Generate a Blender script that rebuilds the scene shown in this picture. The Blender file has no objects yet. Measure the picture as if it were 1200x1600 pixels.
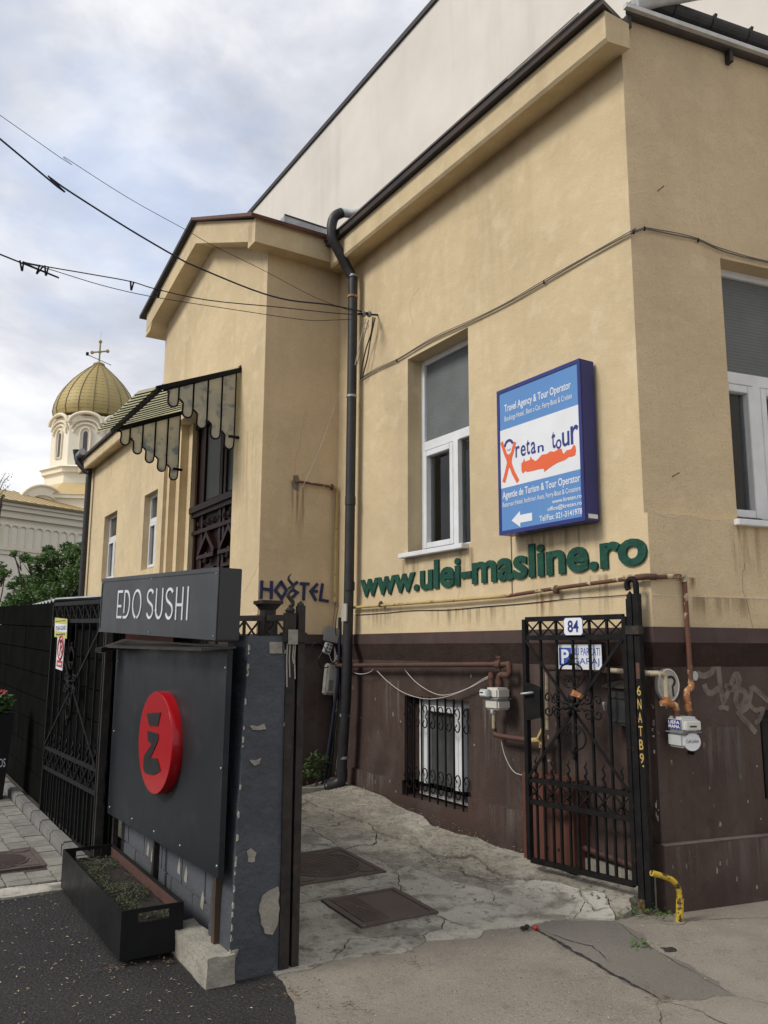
import bpy, bmesh, math, random
from mathutils import Vector, Matrix, noise
random.seed(7)
sc = bpy.context.scene
COL = sc.collection
R = math.radians
# ------------------------------------------------------------------ camera
FPX, EYE, PITCH, ROLL = 1290.0, 1.6, math.atan(214 / 1290.0), R(0.26)
CF = Vector((0, math.cos(PITCH), math.sin(PITCH)))
CU = Vector((0, -math.sin(PITCH), math.cos(PITCH)))
CR = Vector((1, 0, 0))
CI = CR * math.cos(ROLL) + CU * math.sin(ROLL)
CJ = CU * math.cos(ROLL) - CR * math.sin(ROLL)
O = Vector((0, 0, EYE))
cam_d = bpy.data.cameras.new('camera')
cam = bpy.data.objects.new('camera', cam_d)
COL.objects.link(cam)
cam_d.sensor_fit = 'VERTICAL'
cam_d.sensor_height = 24
cam_d.lens = FPX / 1600 * 24
cam_d.clip_start = 0.05
cam_d.clip_end = 2000
cam.matrix_world = Matrix(((CI.x, CJ.x, -CF.x, 0), (CI.y, CJ.y, -CF.y, 0), (CI.z, CJ.z, -CF.z, EYE), (0, 0, 0, 1)))
sc.camera = cam
# ------------------------------------------------------------------ sky, sun, exposure
SUN_AZ, SUN_EL = R(-114), R(41)
world = bpy.data.worlds.new('World')
sc.world = world
world.use_nodes = True
wn, wl = world.node_tree.nodes, world.node_tree.links
wn.clear()
wout = wn.new('ShaderNodeOutputWorld')
wbg = wn.new('ShaderNodeBackground')
wbg.inputs['Strength'].default_value = 0.1
wsky = wn.new('ShaderNodeTexSky')
wsky.sky_type = 'NISHITA'
wsky.sun_disc = False
wsky.sun_elevation = SUN_EL
wsky.sun_rotation = SUN_AZ
wtc = wn.new('ShaderNodeTexCoord')
wmap = wn.new('ShaderNodeMapping')
wmap.inputs['Scale'].default_value = (1.0, 1.0, 1.9)
wmap.inputs['Location'].default_value = (0.35, 0.2, 0.1)
wl.new(wtc.outputs['Generated'], wmap.inputs['Vector'])
def wnoise(scale, detail, rough, dist=0.0):
    n = wn.new('ShaderNodeTexNoise')
    n.inputs['Scale'].default_value = scale
    n.inputs['Detail'].default_value = detail
    n.inputs['Roughness'].default_value = rough
    n.inputs['Distortion'].default_value = dist
    wl.new(wmap.outputs['Vector'], n.inputs['Vector'])
    return n
def wramp(src, stops):
    r = wn.new('ShaderNodeValToRGB')
    wl.new(src, r.inputs['Fac'])
    el = r.color_ramp.elements
    while len(el) < len(stops):
        el.new(0.5)
    for e, (p, c) in zip(el, stops):
        e.position = p
        e.color = (c[0], c[1], c[2], 1)
    return r
cover = wramp(wnoise(2.6, 6, 0.55, 0.3).outputs['Fac'], [(0.32, (0.62,) * 3), (0.46, (1.0,) * 3)])
shade = wramp(wnoise(3.1, 7, 0.56, 0.25).outputs['Fac'], [(0.35, (0.45, 0.475, 0.54)), (0.5, (0.61, 0.63, 0.69)), (0.65, (0.87, 0.87, 0.89))])
wboost = wn.new('ShaderNodeVectorMath')
wboost.operation = 'SCALE'
wboost.inputs['Scale'].default_value = 6.3
wl.new(shade.outputs['Color'], wboost.inputs[0])
wblue = wn.new('ShaderNodeVectorMath')
wblue.operation = 'SCALE'
wblue.inputs['Scale'].default_value = 1.5
wl.new(wsky.outputs['Color'], wblue.inputs[0])
wmix = wn.new('ShaderNodeMix')
wmix.data_type = 'RGBA'
wl.new(cover.outputs['Color'], wmix.inputs['Factor'])
wl.new(wblue.outputs[0], wmix.inputs['A'])
wl.new(wboost.outputs[0], wmix.inputs['B'])
wl.new(wmix.outputs['Result'], wbg.inputs['Color'])
wl.new(wbg.outputs['Background'], wout.inputs['Surface'])
sun_d = bpy.data.lights.new('sun', 'SUN')
sun_d.energy = 1.25
sun_d.angle = R(18)
sun_d.color = (1.0, 0.95, 0.87)
sun = bpy.data.objects.new('sun', sun_d)
COL.objects.link(sun)
sdir = Vector((math.sin(SUN_AZ) * math.cos(SUN_EL), math.cos(SUN_AZ) * math.cos(SUN_EL), math.sin(SUN_EL)))
sun.rotation_euler = sdir.to_track_quat('Z', 'Y').to_euler()
sun.location = (-8, -6, 12)
sc.view_settings.view_transform = 'Standard'
sc.view_settings.look = 'None'
sc.view_settings.gamma = 1
sc.view_settings.exposure = 0.9
sc.view_settings.use_curve_mapping = False

# ------------------------------------------------------------------ frames of the place
AZ1, AZ2 = R(-31.46), R(68.56)
E1 = Vector((math.sin(AZ1), math.cos(AZ1), 0))
N1 = Vector((-math.cos(AZ1), math.sin(AZ1), 0))
E2 = Vector((math.sin(AZ2), math.cos(AZ2), 0))
N2 = Vector((math.cos(AZ2), -math.sin(AZ2), 0))
C0 = Vector((1.7275, 5.4128, 0))
UP = Vector((0, 0, 1))
def P(s, d, z):
    return C0 + E1 * s + N1 * d + UP * z
def ray(u, v):
    x, y = (u - 600) / FPX, (800 - v) / FPX
    return CI * x + CJ * y + CF
class Frame:
    """wall frame: x to the right as one faces the wall, z up, o out of the wall"""
    def __init__(self, org, X, N):
        self.o, self.X, self.N = org, X.normalized(), N.normalized()
    def pt(self, x, z, o=0.0):
        return self.o + self.X * x + self.N * o + UP * z
    def px(self, u, v, o=0.0):
        r = ray(u, v)
        t = (self.o + self.N * o - O).dot(self.N) / r.dot(self.N)
        q = O + r * t - self.o
        return q.dot(self.X), q.z
    def w(self, u, v, o=0.0):
        x, z = self.px(u, v, o)
        return self.pt(x, z, o)
F1 = Frame(C0, -E1, N1)
F2 = Frame(C0, E2, N2)
FB = Frame(P(4.31, 0, 0), -N1, -E1)
def FS(s):
    return Frame(P(s, 0, 0), -N1, -E1)
def FD(s, d, N=None):
    return Frame(P(s, d, 0), -E1, N1)

# ------------------------------------------------------------------ materials
MATS = {}
def lin(c):
    if isinstance(c, str):
        c = tuple(int(c[i:i + 2], 16) / 255 for i in (0, 2, 4))
        return tuple(x / 12.92 if x <= 0.04045 else ((x + 0.055) / 1.055) ** 2.4 for x in c)
    return c
def mat(name, c1, c2=None, scale=4.0, rough=0.7, metal=0.0, bump=0.0, bscale=60.0, lo=0.35, hi=0.65, streak=None,
        spots=None, rvar=0.0, spec=0.5, extra_bump=None, transl=0.0):
    m = bpy.data.materials.new(name)
    m.use_nodes = True
    nt = m.node_tree
    N, L = nt.nodes, nt.links
    b = N['Principled BSDF']
    c1 = lin(c1)
    c2 = lin(c2) if c2 is not None else tuple(x * 0.82 for x in c1)
    geo = N.new('ShaderNodeNewGeometry')
    def nz(sc_, det=5.0, ro=0.6, vec=None, dist=0.0):
        n = N.new('ShaderNodeTexNoise')
        n.inputs['Scale'].default_value = sc_
        n.inputs['Detail'].default_value = det
        n.inputs['Roughness'].default_value = ro
        n.inputs['Distortion'].default_value = dist
        L.new(vec if vec is not None else geo.outputs['Position'], n.inputs['Vector'])
        return n.outputs['Fac']
    def rmp(src, p0, p1, v0=0.0, v1=1.0):
        r = N.new('ShaderNodeMapRange')
        r.inputs['From Min'].default_value = p0
        r.inputs['From Max'].default_value = p1
        r.inputs['To Min'].default_value = v0
        r.inputs['To Max'].default_value = v1
        L.new(src, r.inputs['Value'])
        return r.outputs['Result']
    def mx(fac, a, bcol):
        q = N.new('ShaderNodeMix')
        q.data_type = 'RGBA'
        L.new(fac, q.inputs['Factor'])
        for k, vv in (('A', a), ('B', bcol)):
            if isinstance(vv, tuple):
                q.inputs[k].default_value = (vv[0], vv[1], vv[2], 1)
            else:
                L.new(vv, q.inputs[k])
        return q.outputs['Result']
    col = mx(rmp(nz(scale), lo, hi), c1, c2)
    if streak:
        sc_, colr, amt, p0, p1 = streak
        mp = N.new('ShaderNodeMapping')
        mp.inputs['Scale'].default_value = (sc_, sc_, sc_ * 0.09)
        L.new(geo.outputs['Position'], mp.inputs['Vector'])
        col = mx(rmp(nz(1.0, 6, 0.65, mp.outputs['Vector']), p0, p1, 0, amt), col, lin(colr))
    for sp in (spots or []):
        sc_, colr, amt, p0, p1 = sp
        col = mx(rmp(nz(sc_, 4, 0.6), p0, p1, 0, amt), col, lin(colr))
    L.new(col, b.inputs['Base Color'])
    if transl:
        tb = N.new('ShaderNodeBsdfTranslucent')
        L.new(col, tb.inputs['Color'])
        ms = N.new('ShaderNodeMixShader')
        ms.inputs['Fac'].default_value = transl
        L.new(b.outputs['BSDF'], ms.inputs[1])
        L.new(tb.outputs['BSDF'], ms.inputs[2])
        L.new(ms.outputs['Shader'], N['Material Output'].inputs['Surface'])
    b.inputs['Metallic'].default_value = metal
    b.inputs['Specular IOR Level'].default_value = spec
    if rvar:
        L.new(rmp(nz(scale * 2.3), 0.3, 0.7, max(rough - rvar, 0.02), min(rough + rvar, 1)), b.inputs['Roughness'])
    else:
        b.inputs['Roughness'].default_value = rough
    if bump:
        bn = N.new('ShaderNodeBump')
        bn.inputs['Strength'].default_value = bump
        bn.inputs['Distance'].default_value = 0.01
        h = nz(bscale, 6, 0.62)
        if extra_bump:
            a = N.new('ShaderNodeMath')
            a.operation = 'MULTIPLY_ADD'
            L.new(nz(extra_bump[0], 4, 0.5), a.inputs[0])
            a.inputs[1].default_value = extra_bump[1]
            L.new(h, a.inputs[2])
            h = a.outputs[0]
        L.new(h, bn.inputs['Height'])
        L.new(bn.outputs['Normal'], b.inputs['Normal'])
    MATS[name] = m
    return m
mat('stucco', (0.705, 0.56, 0.345), (0.60, 0.475, 0.29), 1.1, 0.92, bump=0.5, bscale=150, streak=(2.6, (0.42, 0.33, 0.20), 0.6, 0.52, 0.84),
    spots=[(120, (0.42, 0.33, 0.21), 0.55, 0.55, 0.72), (6, (0.77, 0.645, 0.44), 0.5, 0.5, 0.72), (0.45, (0.53, 0.42, 0.27), 0.6, 0.5, 0.7)], spec=0.2, extra_bump=(9, 1.5))
mat('stucco_shade_lift', (0.73, 0.57, 0.355), (0.62, 0.485, 0.30), 1.1, 0.93, bump=0.7, bscale=130, streak=(2.0, (0.46, 0.365, 0.24), 0.4, 0.5, 0.8),
    spots=[(95, (0.38, 0.30, 0.20), 0.65, 0.54, 0.7), (0.5, (0.54, 0.42, 0.27), 0.5, 0.5, 0.7), (5, (0.78, 0.63, 0.42), 0.4, 0.52, 0.75)], spec=0.2, extra_bump=(12, 1.6))  # same house paint as stucco, colour lifted for the walls in shade
mat('brown_paint', (0.078, 0.048, 0.039), (0.055, 0.036, 0.031), 1.3, 0.66, bump=0.4, bscale=60, streak=(4.5, (0.125, 0.10, 0.088), 0.6, 0.52, 0.82),
    spots=[(2.4, (0.10, 0.076, 0.066), 0.7, 0.5, 0.7), (9, (0.04, 0.028, 0.024), 0.6, 0.56, 0.72), (55, (0.15, 0.125, 0.11), 0.5, 0.66, 0.76)], rvar=0.12, spec=0.3, extra_bump=(5, 2))
mat('brown_band', (0.085, 0.052, 0.048), (0.06, 0.04, 0.036), 2.0, 0.6, bump=0.3, bscale=50, spots=[(5, (0.12, 0.09, 0.08), 0.5, 0.5, 0.8)], spec=0.3)
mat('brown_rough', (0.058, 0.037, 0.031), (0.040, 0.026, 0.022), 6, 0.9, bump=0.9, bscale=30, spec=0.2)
mat('cream_wall', (0.77, 0.72, 0.645), (0.67, 0.625, 0.56), 0.35, 0.9, bump=0.15, bscale=8, streak=(0.7, (0.52, 0.48, 0.43), 0.6, 0.5, 0.8), spec=0.2)
mat('dark_trim', (0.03, 0.026, 0.026), None, 5, 0.6)
mat('roof_metal', (0.055, 0.05, 0.05), (0.09, 0.065, 0.055), 3, 0.6, 0.2, bump=0.2, bscale=14)
mat('roof_red', (0.17, 0.07, 0.05), (0.09, 0.045, 0.04), 9, 0.75, bump=0.3, bscale=40)
mat('zinc', (0.42, 0.43, 0.44), (0.3, 0.31, 0.32), 9, 0.45, 0.5)
mat('zinc_light', (0.62, 0.62, 0.60), (0.5, 0.5, 0.48), 9, 0.5, 0.2)
mat('pvc_black', (0.016, 0.016, 0.017), (0.027, 0.027, 0.028), 8, 0.5, rvar=0.1, spots=[(20, (0.09, 0.085, 0.08), 0.4, 0.6, 0.8)])
mat('white_pvc', (0.78, 0.79, 0.80), (0.70, 0.71, 0.71), 6, 0.35, spots=[(14, (0.5, 0.48, 0.44), 0.35, 0.6, 0.85)])
mat('glass_reflect_bands', (0.03, 0.032, 0.032), (0.055, 0.056, 0.052), 2.2, 0.05, lo=0.45, hi=0.55, streak=(7, (0.09, 0.088, 0.078), 0.8, 0.52, 0.62), spec=0.8)  # pale upright bands painted into the glass as reflections
mat('glass_soft', (0.10, 0.105, 0.10), (0.06, 0.065, 0.06), 3.0, 0.12, spec=0.6)
mat('blind', (0.15, 0.162, 0.162), (0.12, 0.13, 0.13), 3, 0.6)
mat('curtain', (0.16, 0.16, 0.14), (0.10, 0.10, 0.09), 6, 0.8)
mat('iron', (0.009, 0.009, 0.0095), (0.016, 0.015, 0.0145), 14, 0.6, 0.0, spec=0.12, bump=0.3, bscale=90, rvar=0.15,
    spots=[(26, (0.11, 0.055, 0.03), 0.45, 0.62, 0.8)])
mat('iron_worn', (0.022, 0.019, 0.017), (0.040, 0.034, 0.030), 14, 0.6, 0.0, spec=0.25, bump=0.3, bscale=90, spots=[(17, (0.12, 0.06, 0.035), 0.6, 0.58, 0.78)])
mat('rust', (0.12, 0.05, 0.03), (0.07, 0.035, 0.025), 18, 0.8, bump=0.4, bscale=90)
mat('rust_brown', (0.095, 0.043, 0.032), (0.07, 0.035, 0.027), 12, 0.6, bump=0.3, bscale=80, spots=[(25, (0.16, 0.08, 0.05), 0.5, 0.6, 0.8)])
mat('pipe_yellow', (0.50, 0.38, 0.15), (0.42, 0.31, 0.13), 9, 0.55, bump=0.3, bscale=80, spots=[(16, (0.14, 0.06, 0.03), 0.9, 0.56, 0.66)])
mat('pipe_mixed', (0.15, 0.055, 0.03), (0.10, 0.045, 0.03), 9, 0.65, bump=0.3, bscale=80, spots=[(13, (0.55, 0.45, 0.26), 0.9, 0.55, 0.62)])
mat('pipe_cream', (0.42, 0.37, 0.25), (0.34, 0.29, 0.19), 12, 0.6, bump=0.3, bscale=80, spots=[(22, (0.16, 0.07, 0.035), 0.9, 0.55, 0.65)])
mat('pipe_orange', (0.42, 0.16, 0.05), (0.25, 0.09, 0.04), 20, 0.7, bump=0.4, bscale=80, spots=[(26, (0.62, 0.5, 0.28), 0.8, 0.55, 0.64)])
mat('hazard_yellow', (0.62, 0.43, 0.03), (0.55, 0.38, 0.03), 9, 0.5, bump=0.3, bscale=60, spots=[(24, (0.04, 0.03, 0.025), 1.0, 0.54, 0.58), (60, (0.25, 0.13, 0.03), 0.6, 0.55, 0.65)])
mat('meter_grey', (0.52, 0.53, 0.52), (0.45, 0.46, 0.45), 7, 0.5, spots=[(12, (0.28, 0.26, 0.23), 0.4, 0.6, 0.8)])
mat('meter_white', (0.66, 0.64, 0.58), (0.58, 0.56, 0.50), 7, 0.5, spots=[(12, (0.3, 0.27, 0.23), 0.35, 0.62, 0.8)])
mat('box_grey', (0.22, 0.22, 0.22), (0.17, 0.17, 0.17), 9, 0.5)
mat('box_cream', (0.50, 0.48, 0.42), (0.38, 0.36, 0.31), 6, 0.55, spots=[(12, (0.2, 0.18, 0.15), 0.5, 0.58, 0.75)])
mat('cable_black', (0.012, 0.012, 0.014), None, 8, 0.5)
mat('cable_blue', (0.012, 0.013, 0.035), None, 8, 0.5)
mat('cable_white', (0.55, 0.52, 0.47), None, 8, 0.6)
mat('cable_grey', (0.15, 0.13, 0.11), None, 8, 0.6)
mat('letter_green', (0.015, 0.085, 0.055), (0.010, 0.055, 0.038), 9, 0.7, bump=0.6, bscale=40, spots=[(24, (0.05, 0.15, 0.11), 0.6, 0.58, 0.7)], streak=(14, (0.008, 0.035, 0.026), 0.7, 0.5, 0.8), spec=0.25)
mat('letter_blue', (0.018, 0.030, 0.12), (0.012, 0.020, 0.07), 12, 0.65, bump=0.4, bscale=40)
mat('sign_navy', (0.018, 0.028, 0.19), (0.014, 0.022, 0.15), 3, 0.35)
mat('sign_blue', (0.10, 0.25, 0.54), (0.11, 0.27, 0.56), 1.5, 0.3)
mat('sign_white', (0.80, 0.81, 0.83), (0.74, 0.75, 0.77), 3, 0.35)
mat('sign_orange', (0.80, 0.13, 0.035), (0.78, 0.12, 0.03), 3, 0.4)
mat('print_navy', (0.02, 0.035, 0.22), None, 3, 0.4)
mat('print_blue', (0.04, 0.11, 0.48), None, 3, 0.4)
mat('print_black', (0.012, 0.012, 0.013), None, 3, 0.5)
mat('print_red', (0.50, 0.03, 0.035), None, 3, 0.5)
mat('print_yellow', (0.55, 0.52, 0.12), (0.47, 0.45, 0.10), 9, 0.5)
mat('paint_yellow', (0.52, 0.36, 0.10), (0.42, 0.29, 0.09), 30, 0.6)
mat('anthracite', (0.034, 0.036, 0.038), (0.040, 0.042, 0.044), 1.4, 0.42, rvar=0.08, spots=[(4, (0.075, 0.08, 0.085), 0.35, 0.58, 0.8)], spec=0.4)
mat('board_dark', (0.014, 0.0175, 0.020), (0.019, 0.0225, 0.025), 1.2, 0.42, rvar=0.1, spots=[(5, (0.05, 0.055, 0.06), 0.5, 0.58, 0.85), (30, (0.09, 0.09, 0.09), 0.5, 0.68, 0.75)], spec=0.25)
mat('red_acrylic', (0.40, 0.008, 0.013), (0.36, 0.007, 0.012), 1.5, 0.2, spec=0.35)
mat('logo_black', (0.012, 0.012, 0.012), None, 4, 0.35)
mat('letter_white', (0.72, 0.73, 0.74), None, 4, 0.4)
mat('pillar_paint', (0.072, 0.078, 0.090), (0.056, 0.061, 0.072), 3, 0.55, bump=0.9, bscale=26, rvar=0.1, spots=[(9, (0.12, 0.125, 0.14), 0.5, 0.6, 0.8)], spec=0.35, extra_bump=(7, 2.0))
mat('block_paint', (0.085, 0.092, 0.105), (0.11, 0.115, 0.125), 2.2, 0.7, bump=0.6, bscale=40, spots=[(5, (0.18, 0.18, 0.18), 0.35, 0.58, 0.8)], spec=0.3)
mat('plaster_bare', (0.36, 0.33, 0.27), (0.27, 0.25, 0.21), 14, 0.9, bump=0.8, bscale=60)
mat('concrete', (0.42, 0.40, 0.345), (0.31, 0.29, 0.245), 2.4, 0.9, bump=0.7, bscale=38, spots=[(3.1, (0.20, 0.185, 0.155), 0.85, 0.5, 0.6), (9, (0.13, 0.12, 0.10), 0.8, 0.52, 0.68), (2.2, (0.44, 0.42, 0.37), 0.8, 0.52, 0.66), (60, (0.12, 0.11, 0.09), 0.6, 0.55, 0.68), (18, (0.09, 0.08, 0.065), 0.7, 0.6, 0.7)], spec=0.2, extra_bump=(8, 3))
mat('concrete_rough', (0.34, 0.31, 0.25), (0.24, 0.22, 0.18), 3.2, 0.95, bump=1.2, bscale=34, spots=[(48, (0.47, 0.44, 0.38), 0.7, 0.56, 0.68), (9, (0.15, 0.135, 0.11), 0.7, 0.53, 0.7), (2.3, (0.42, 0.39, 0.33), 0.8, 0.52, 0.62), (25, (0.11, 0.10, 0.08), 0.7, 0.57, 0.66), (90, (0.12, 0.11, 0.09), 0.6, 0.56, 0.68)], spec=0.2, extra_bump=(9, 4))
mat('concrete_pale', (0.52, 0.49, 0.42), (0.40, 0.375, 0.315), 2.6, 0.9, bump=0.8, bscale=38, spots=[(4.2, (0.20, 0.185, 0.15), 0.85, 0.5, 0.62), (14, (0.14, 0.13, 0.105), 0.7, 0.57, 0.7), (70, (0.18, 0.165, 0.135), 0.5, 0.55, 0.7)], spec=0.2, extra_bump=(7, 3))
mat('concrete_block', (0.37, 0.345, 0.29), (0.27, 0.25, 0.21), 9, 0.95, bump=1.0, bscale=45, spots=[(22, (0.16, 0.15, 0.12), 0.7, 0.56, 0.72)], spec=0.2)
mat('pavement_tan', (0.29, 0.258, 0.212), (0.225, 0.20, 0.165), 1.0, 0.93, bump=0.8, bscale=120, spots=[(90, (0.42, 0.38, 0.32), 0.7, 0.56, 0.7), (75, (0.11, 0.10, 0.085), 0.8, 0.56, 0.68), (2.5, (0.19, 0.17, 0.145), 0.7, 0.5, 0.72), (0.8, (0.34, 0.305, 0.25), 0.6, 0.5, 0.65), (12, (0.17, 0.15, 0.125), 0.5, 0.58, 0.7)], spec=0.25)
mat('pavement_patch', (0.205, 0.188, 0.162), (0.165, 0.151, 0.132), 1.6, 0.93, bump=0.8, bscale=120, spots=[(90, (0.24, 0.22, 0.185), 0.6, 0.56, 0.7), (75, (0.08, 0.07, 0.06), 0.6, 0.57, 0.7), (4, (0.19, 0.17, 0.14), 0.7, 0.5, 0.7)], spec=0.25)
mat('asphalt', (0.044, 0.041, 0.039), (0.028, 0.026, 0.026), 1.3, 0.85, bump=2.2, bscale=60, spots=[(85, (0.13, 0.125, 0.115), 0.9, 0.55, 0.66), (45, (0.010, 0.010, 0.010), 0.7, 0.55, 0.66), (3, (0.055, 0.050, 0.046), 0.6, 0.5, 0.8)], spec=0.3)
mat('crack_dirt', (0.10, 0.09, 0.072), (0.065, 0.057, 0.046), 20, 1.0, bump=1.0, bscale=60, spec=0.1)
mat('paver_a', (0.30, 0.285, 0.25), (0.23, 0.22, 0.19), 9, 0.9, bump=0.7, bscale=60, spots=[(14, (0.15, 0.14, 0.12), 0.6, 0.55, 0.75)], spec=0.2)
mat('paver_b', (0.245, 0.235, 0.215), (0.185, 0.178, 0.16), 9, 0.9, bump=0.7, bscale=60, spec=0.2)
mat('kerb', (0.22, 0.215, 0.20), (0.165, 0.16, 0.15), 5, 0.9, bump=0.6, bscale=50, spots=[(9, (0.11, 0.105, 0.09), 0.6, 0.55, 0.75)], spec=0.2)
mat('cover_iron', (0.115, 0.085, 0.07), (0.082, 0.062, 0.053), 4, 0.75, 0.0, bump=0.5, bscale=60, spots=[(9, (0.15, 0.125, 0.105), 0.5, 0.58, 0.75)])
mat('planter_black', (0.009, 0.0095, 0.0095), (0.014, 0.0145, 0.0145), 3, 0.42, rvar=0.1, streak=(9, (0.03, 0.03, 0.03), 0.4, 0.5, 0.85), spec=0.2)
mat('soil', (0.03, 0.021, 0.015), (0.018, 0.013, 0.010), 20, 1.0, bump=1.5, bscale=60)
mat('fence_black', (0.0075, 0.008, 0.0075), (0.011, 0.011, 0.0105), 3, 0.9, bump=0.3, bscale=40, streak=(3, (0.014, 0.014, 0.013), 0.4, 0.5, 0.85), spec=0.0)
mat('cabinet_red', (0.13, 0.045, 0.028), (0.10, 0.036, 0.024), 5, 0.65, bump=0.3, bscale=40, streak=(6, (0.09, 0.038, 0.028), 0.6, 0.5, 0.8))
mat('mailbox', (0.022, 0.022, 0.023), (0.04, 0.04, 0.04), 9, 0.45)
mat('graffiti', (0.19, 0.15, 0.13), (0.10, 0.075, 0.065), 9, 0.7, lo=0.42, hi=0.62)
mat('door_wood', (0.026, 0.008, 0.006), (0.015, 0.006, 0.005), 6, 0.5, spec=0.25, bump=0.3, bscale=30)
mat('canopy_glass', (0.86, 0.81, 0.68), (0.74, 0.72, 0.64), 5, 0.3, spots=[(7, (0.32, 0.40, 0.48), 0.85, 0.53, 0.66)], spec=0.4, transl=0.7)
mat('canopy_slat', (0.84, 0.82, 0.66), (0.7, 0.7, 0.58), 6, 0.3, transl=0.7)
mat('glass_dim', (0.05, 0.055, 0.05), (0.035, 0.04, 0.036), 2.0, 0.35, spec=0.2)
mat('dusty_ledge', (0.20, 0.165, 0.145), (0.14, 0.115, 0.10), 9, 0.9, bump=0.4, bscale=50)
mat('leg_brown', (0.075, 0.048, 0.028), (0.055, 0.036, 0.022), 6, 0.6)
mat('gold', (0.42, 0.325, 0.125), (0.37, 0.285, 0.11), 0.6, 0.6, 0.15)
mat('gold_pale', (0.62, 0.47, 0.235), (0.56, 0.42, 0.2), 0.5, 0.5, 0.15)
mat('gold_line', (0.23, 0.165, 0.07), None, 2, 0.5)
mat('church_white', (0.86, 0.80, 0.66), (0.82, 0.76, 0.62), 0.4, 0.9)
mat('church_cream', (0.82, 0.75, 0.59), (0.77, 0.70, 0.54), 0.4, 0.9)
mat('church_glass', (0.09, 0.07, 0.075), None, 2, 0.3)
mat('leaf_green', (0.08, 0.165, 0.035), (0.115, 0.21, 0.05), 2.5, 0.55, transl=0.3)
mat('leaf_dark', (0.048, 0.105, 0.024), (0.075, 0.145, 0.034), 2.5, 0.55, transl=0.25)
mat('bark', (0.08, 0.06, 0.045), None, 9, 0.9)
mat('seedling', (0.036, 0.052, 0.02), (0.075, 0.085, 0.035), 30, 0.6)
mat('flower_red', (0.45, 0.012, 0.02), (0.30, 0.008, 0.015), 30, 0.5)
mat('litter', (0.58, 0.50, 0.34), (0.42, 0.32, 0.18), 25, 0.8)
mat('litter_brown', (0.17, 0.10, 0.05), (0.10, 0.06, 0.035), 25, 0.9)
mat('insulator', (0.20, 0.2, 0.19), None, 9, 0.4)
def M_(n):
    return MATS[n]

def pane_mat(name, tint):
    m = bpy.data.materials.new(name)
    m.use_nodes = True
    N, L = m.node_tree.nodes, m.node_tree.links
    N.remove(N['Principled BSDF'])
    tr = N.new('ShaderNodeBsdfTransparent')
    tr.inputs['Color'].default_value = (*tint, 1)
    gl = N.new('ShaderNodeBsdfGlossy')
    gl.inputs['Roughness'].default_value = 0.02
    fr = N.new('ShaderNodeFresnel')
    fr.inputs['IOR'].default_value = 1.55
    geo = N.new('ShaderNodeNewGeometry')
    nz = N.new('ShaderNodeTexNoise')
    nz.inputs['Scale'].default_value = 2.5
    L.new(geo.outputs['Position'], nz.inputs['Vector'])
    bp = N.new('ShaderNodeBump')
    bp.inputs['Strength'].default_value = 0.06
    L.new(nz.outputs['Fac'], bp.inputs['Height'])
    L.new(bp.outputs['Normal'], gl.inputs['Normal'])
    mx = N.new('ShaderNodeMixShader')
    L.new(fr.outputs[0], mx.inputs[0])
    L.new(tr.outputs[0], mx.inputs[1])
    L.new(gl.outputs[0], mx.inputs[2])
    L.new(mx.outputs[0], N['Material Output'].inputs['Surface'])
    MATS[name] = m
pane_mat('window_glass', (0.82, 0.85, 0.84))
mat('room_dark', (0.022, 0.021, 0.02), (0.045, 0.042, 0.038), 2.0, 0.9)
mat('net_curtain', (0.30, 0.29, 0.26), (0.22, 0.21, 0.19), 9, 0.9)
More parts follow.
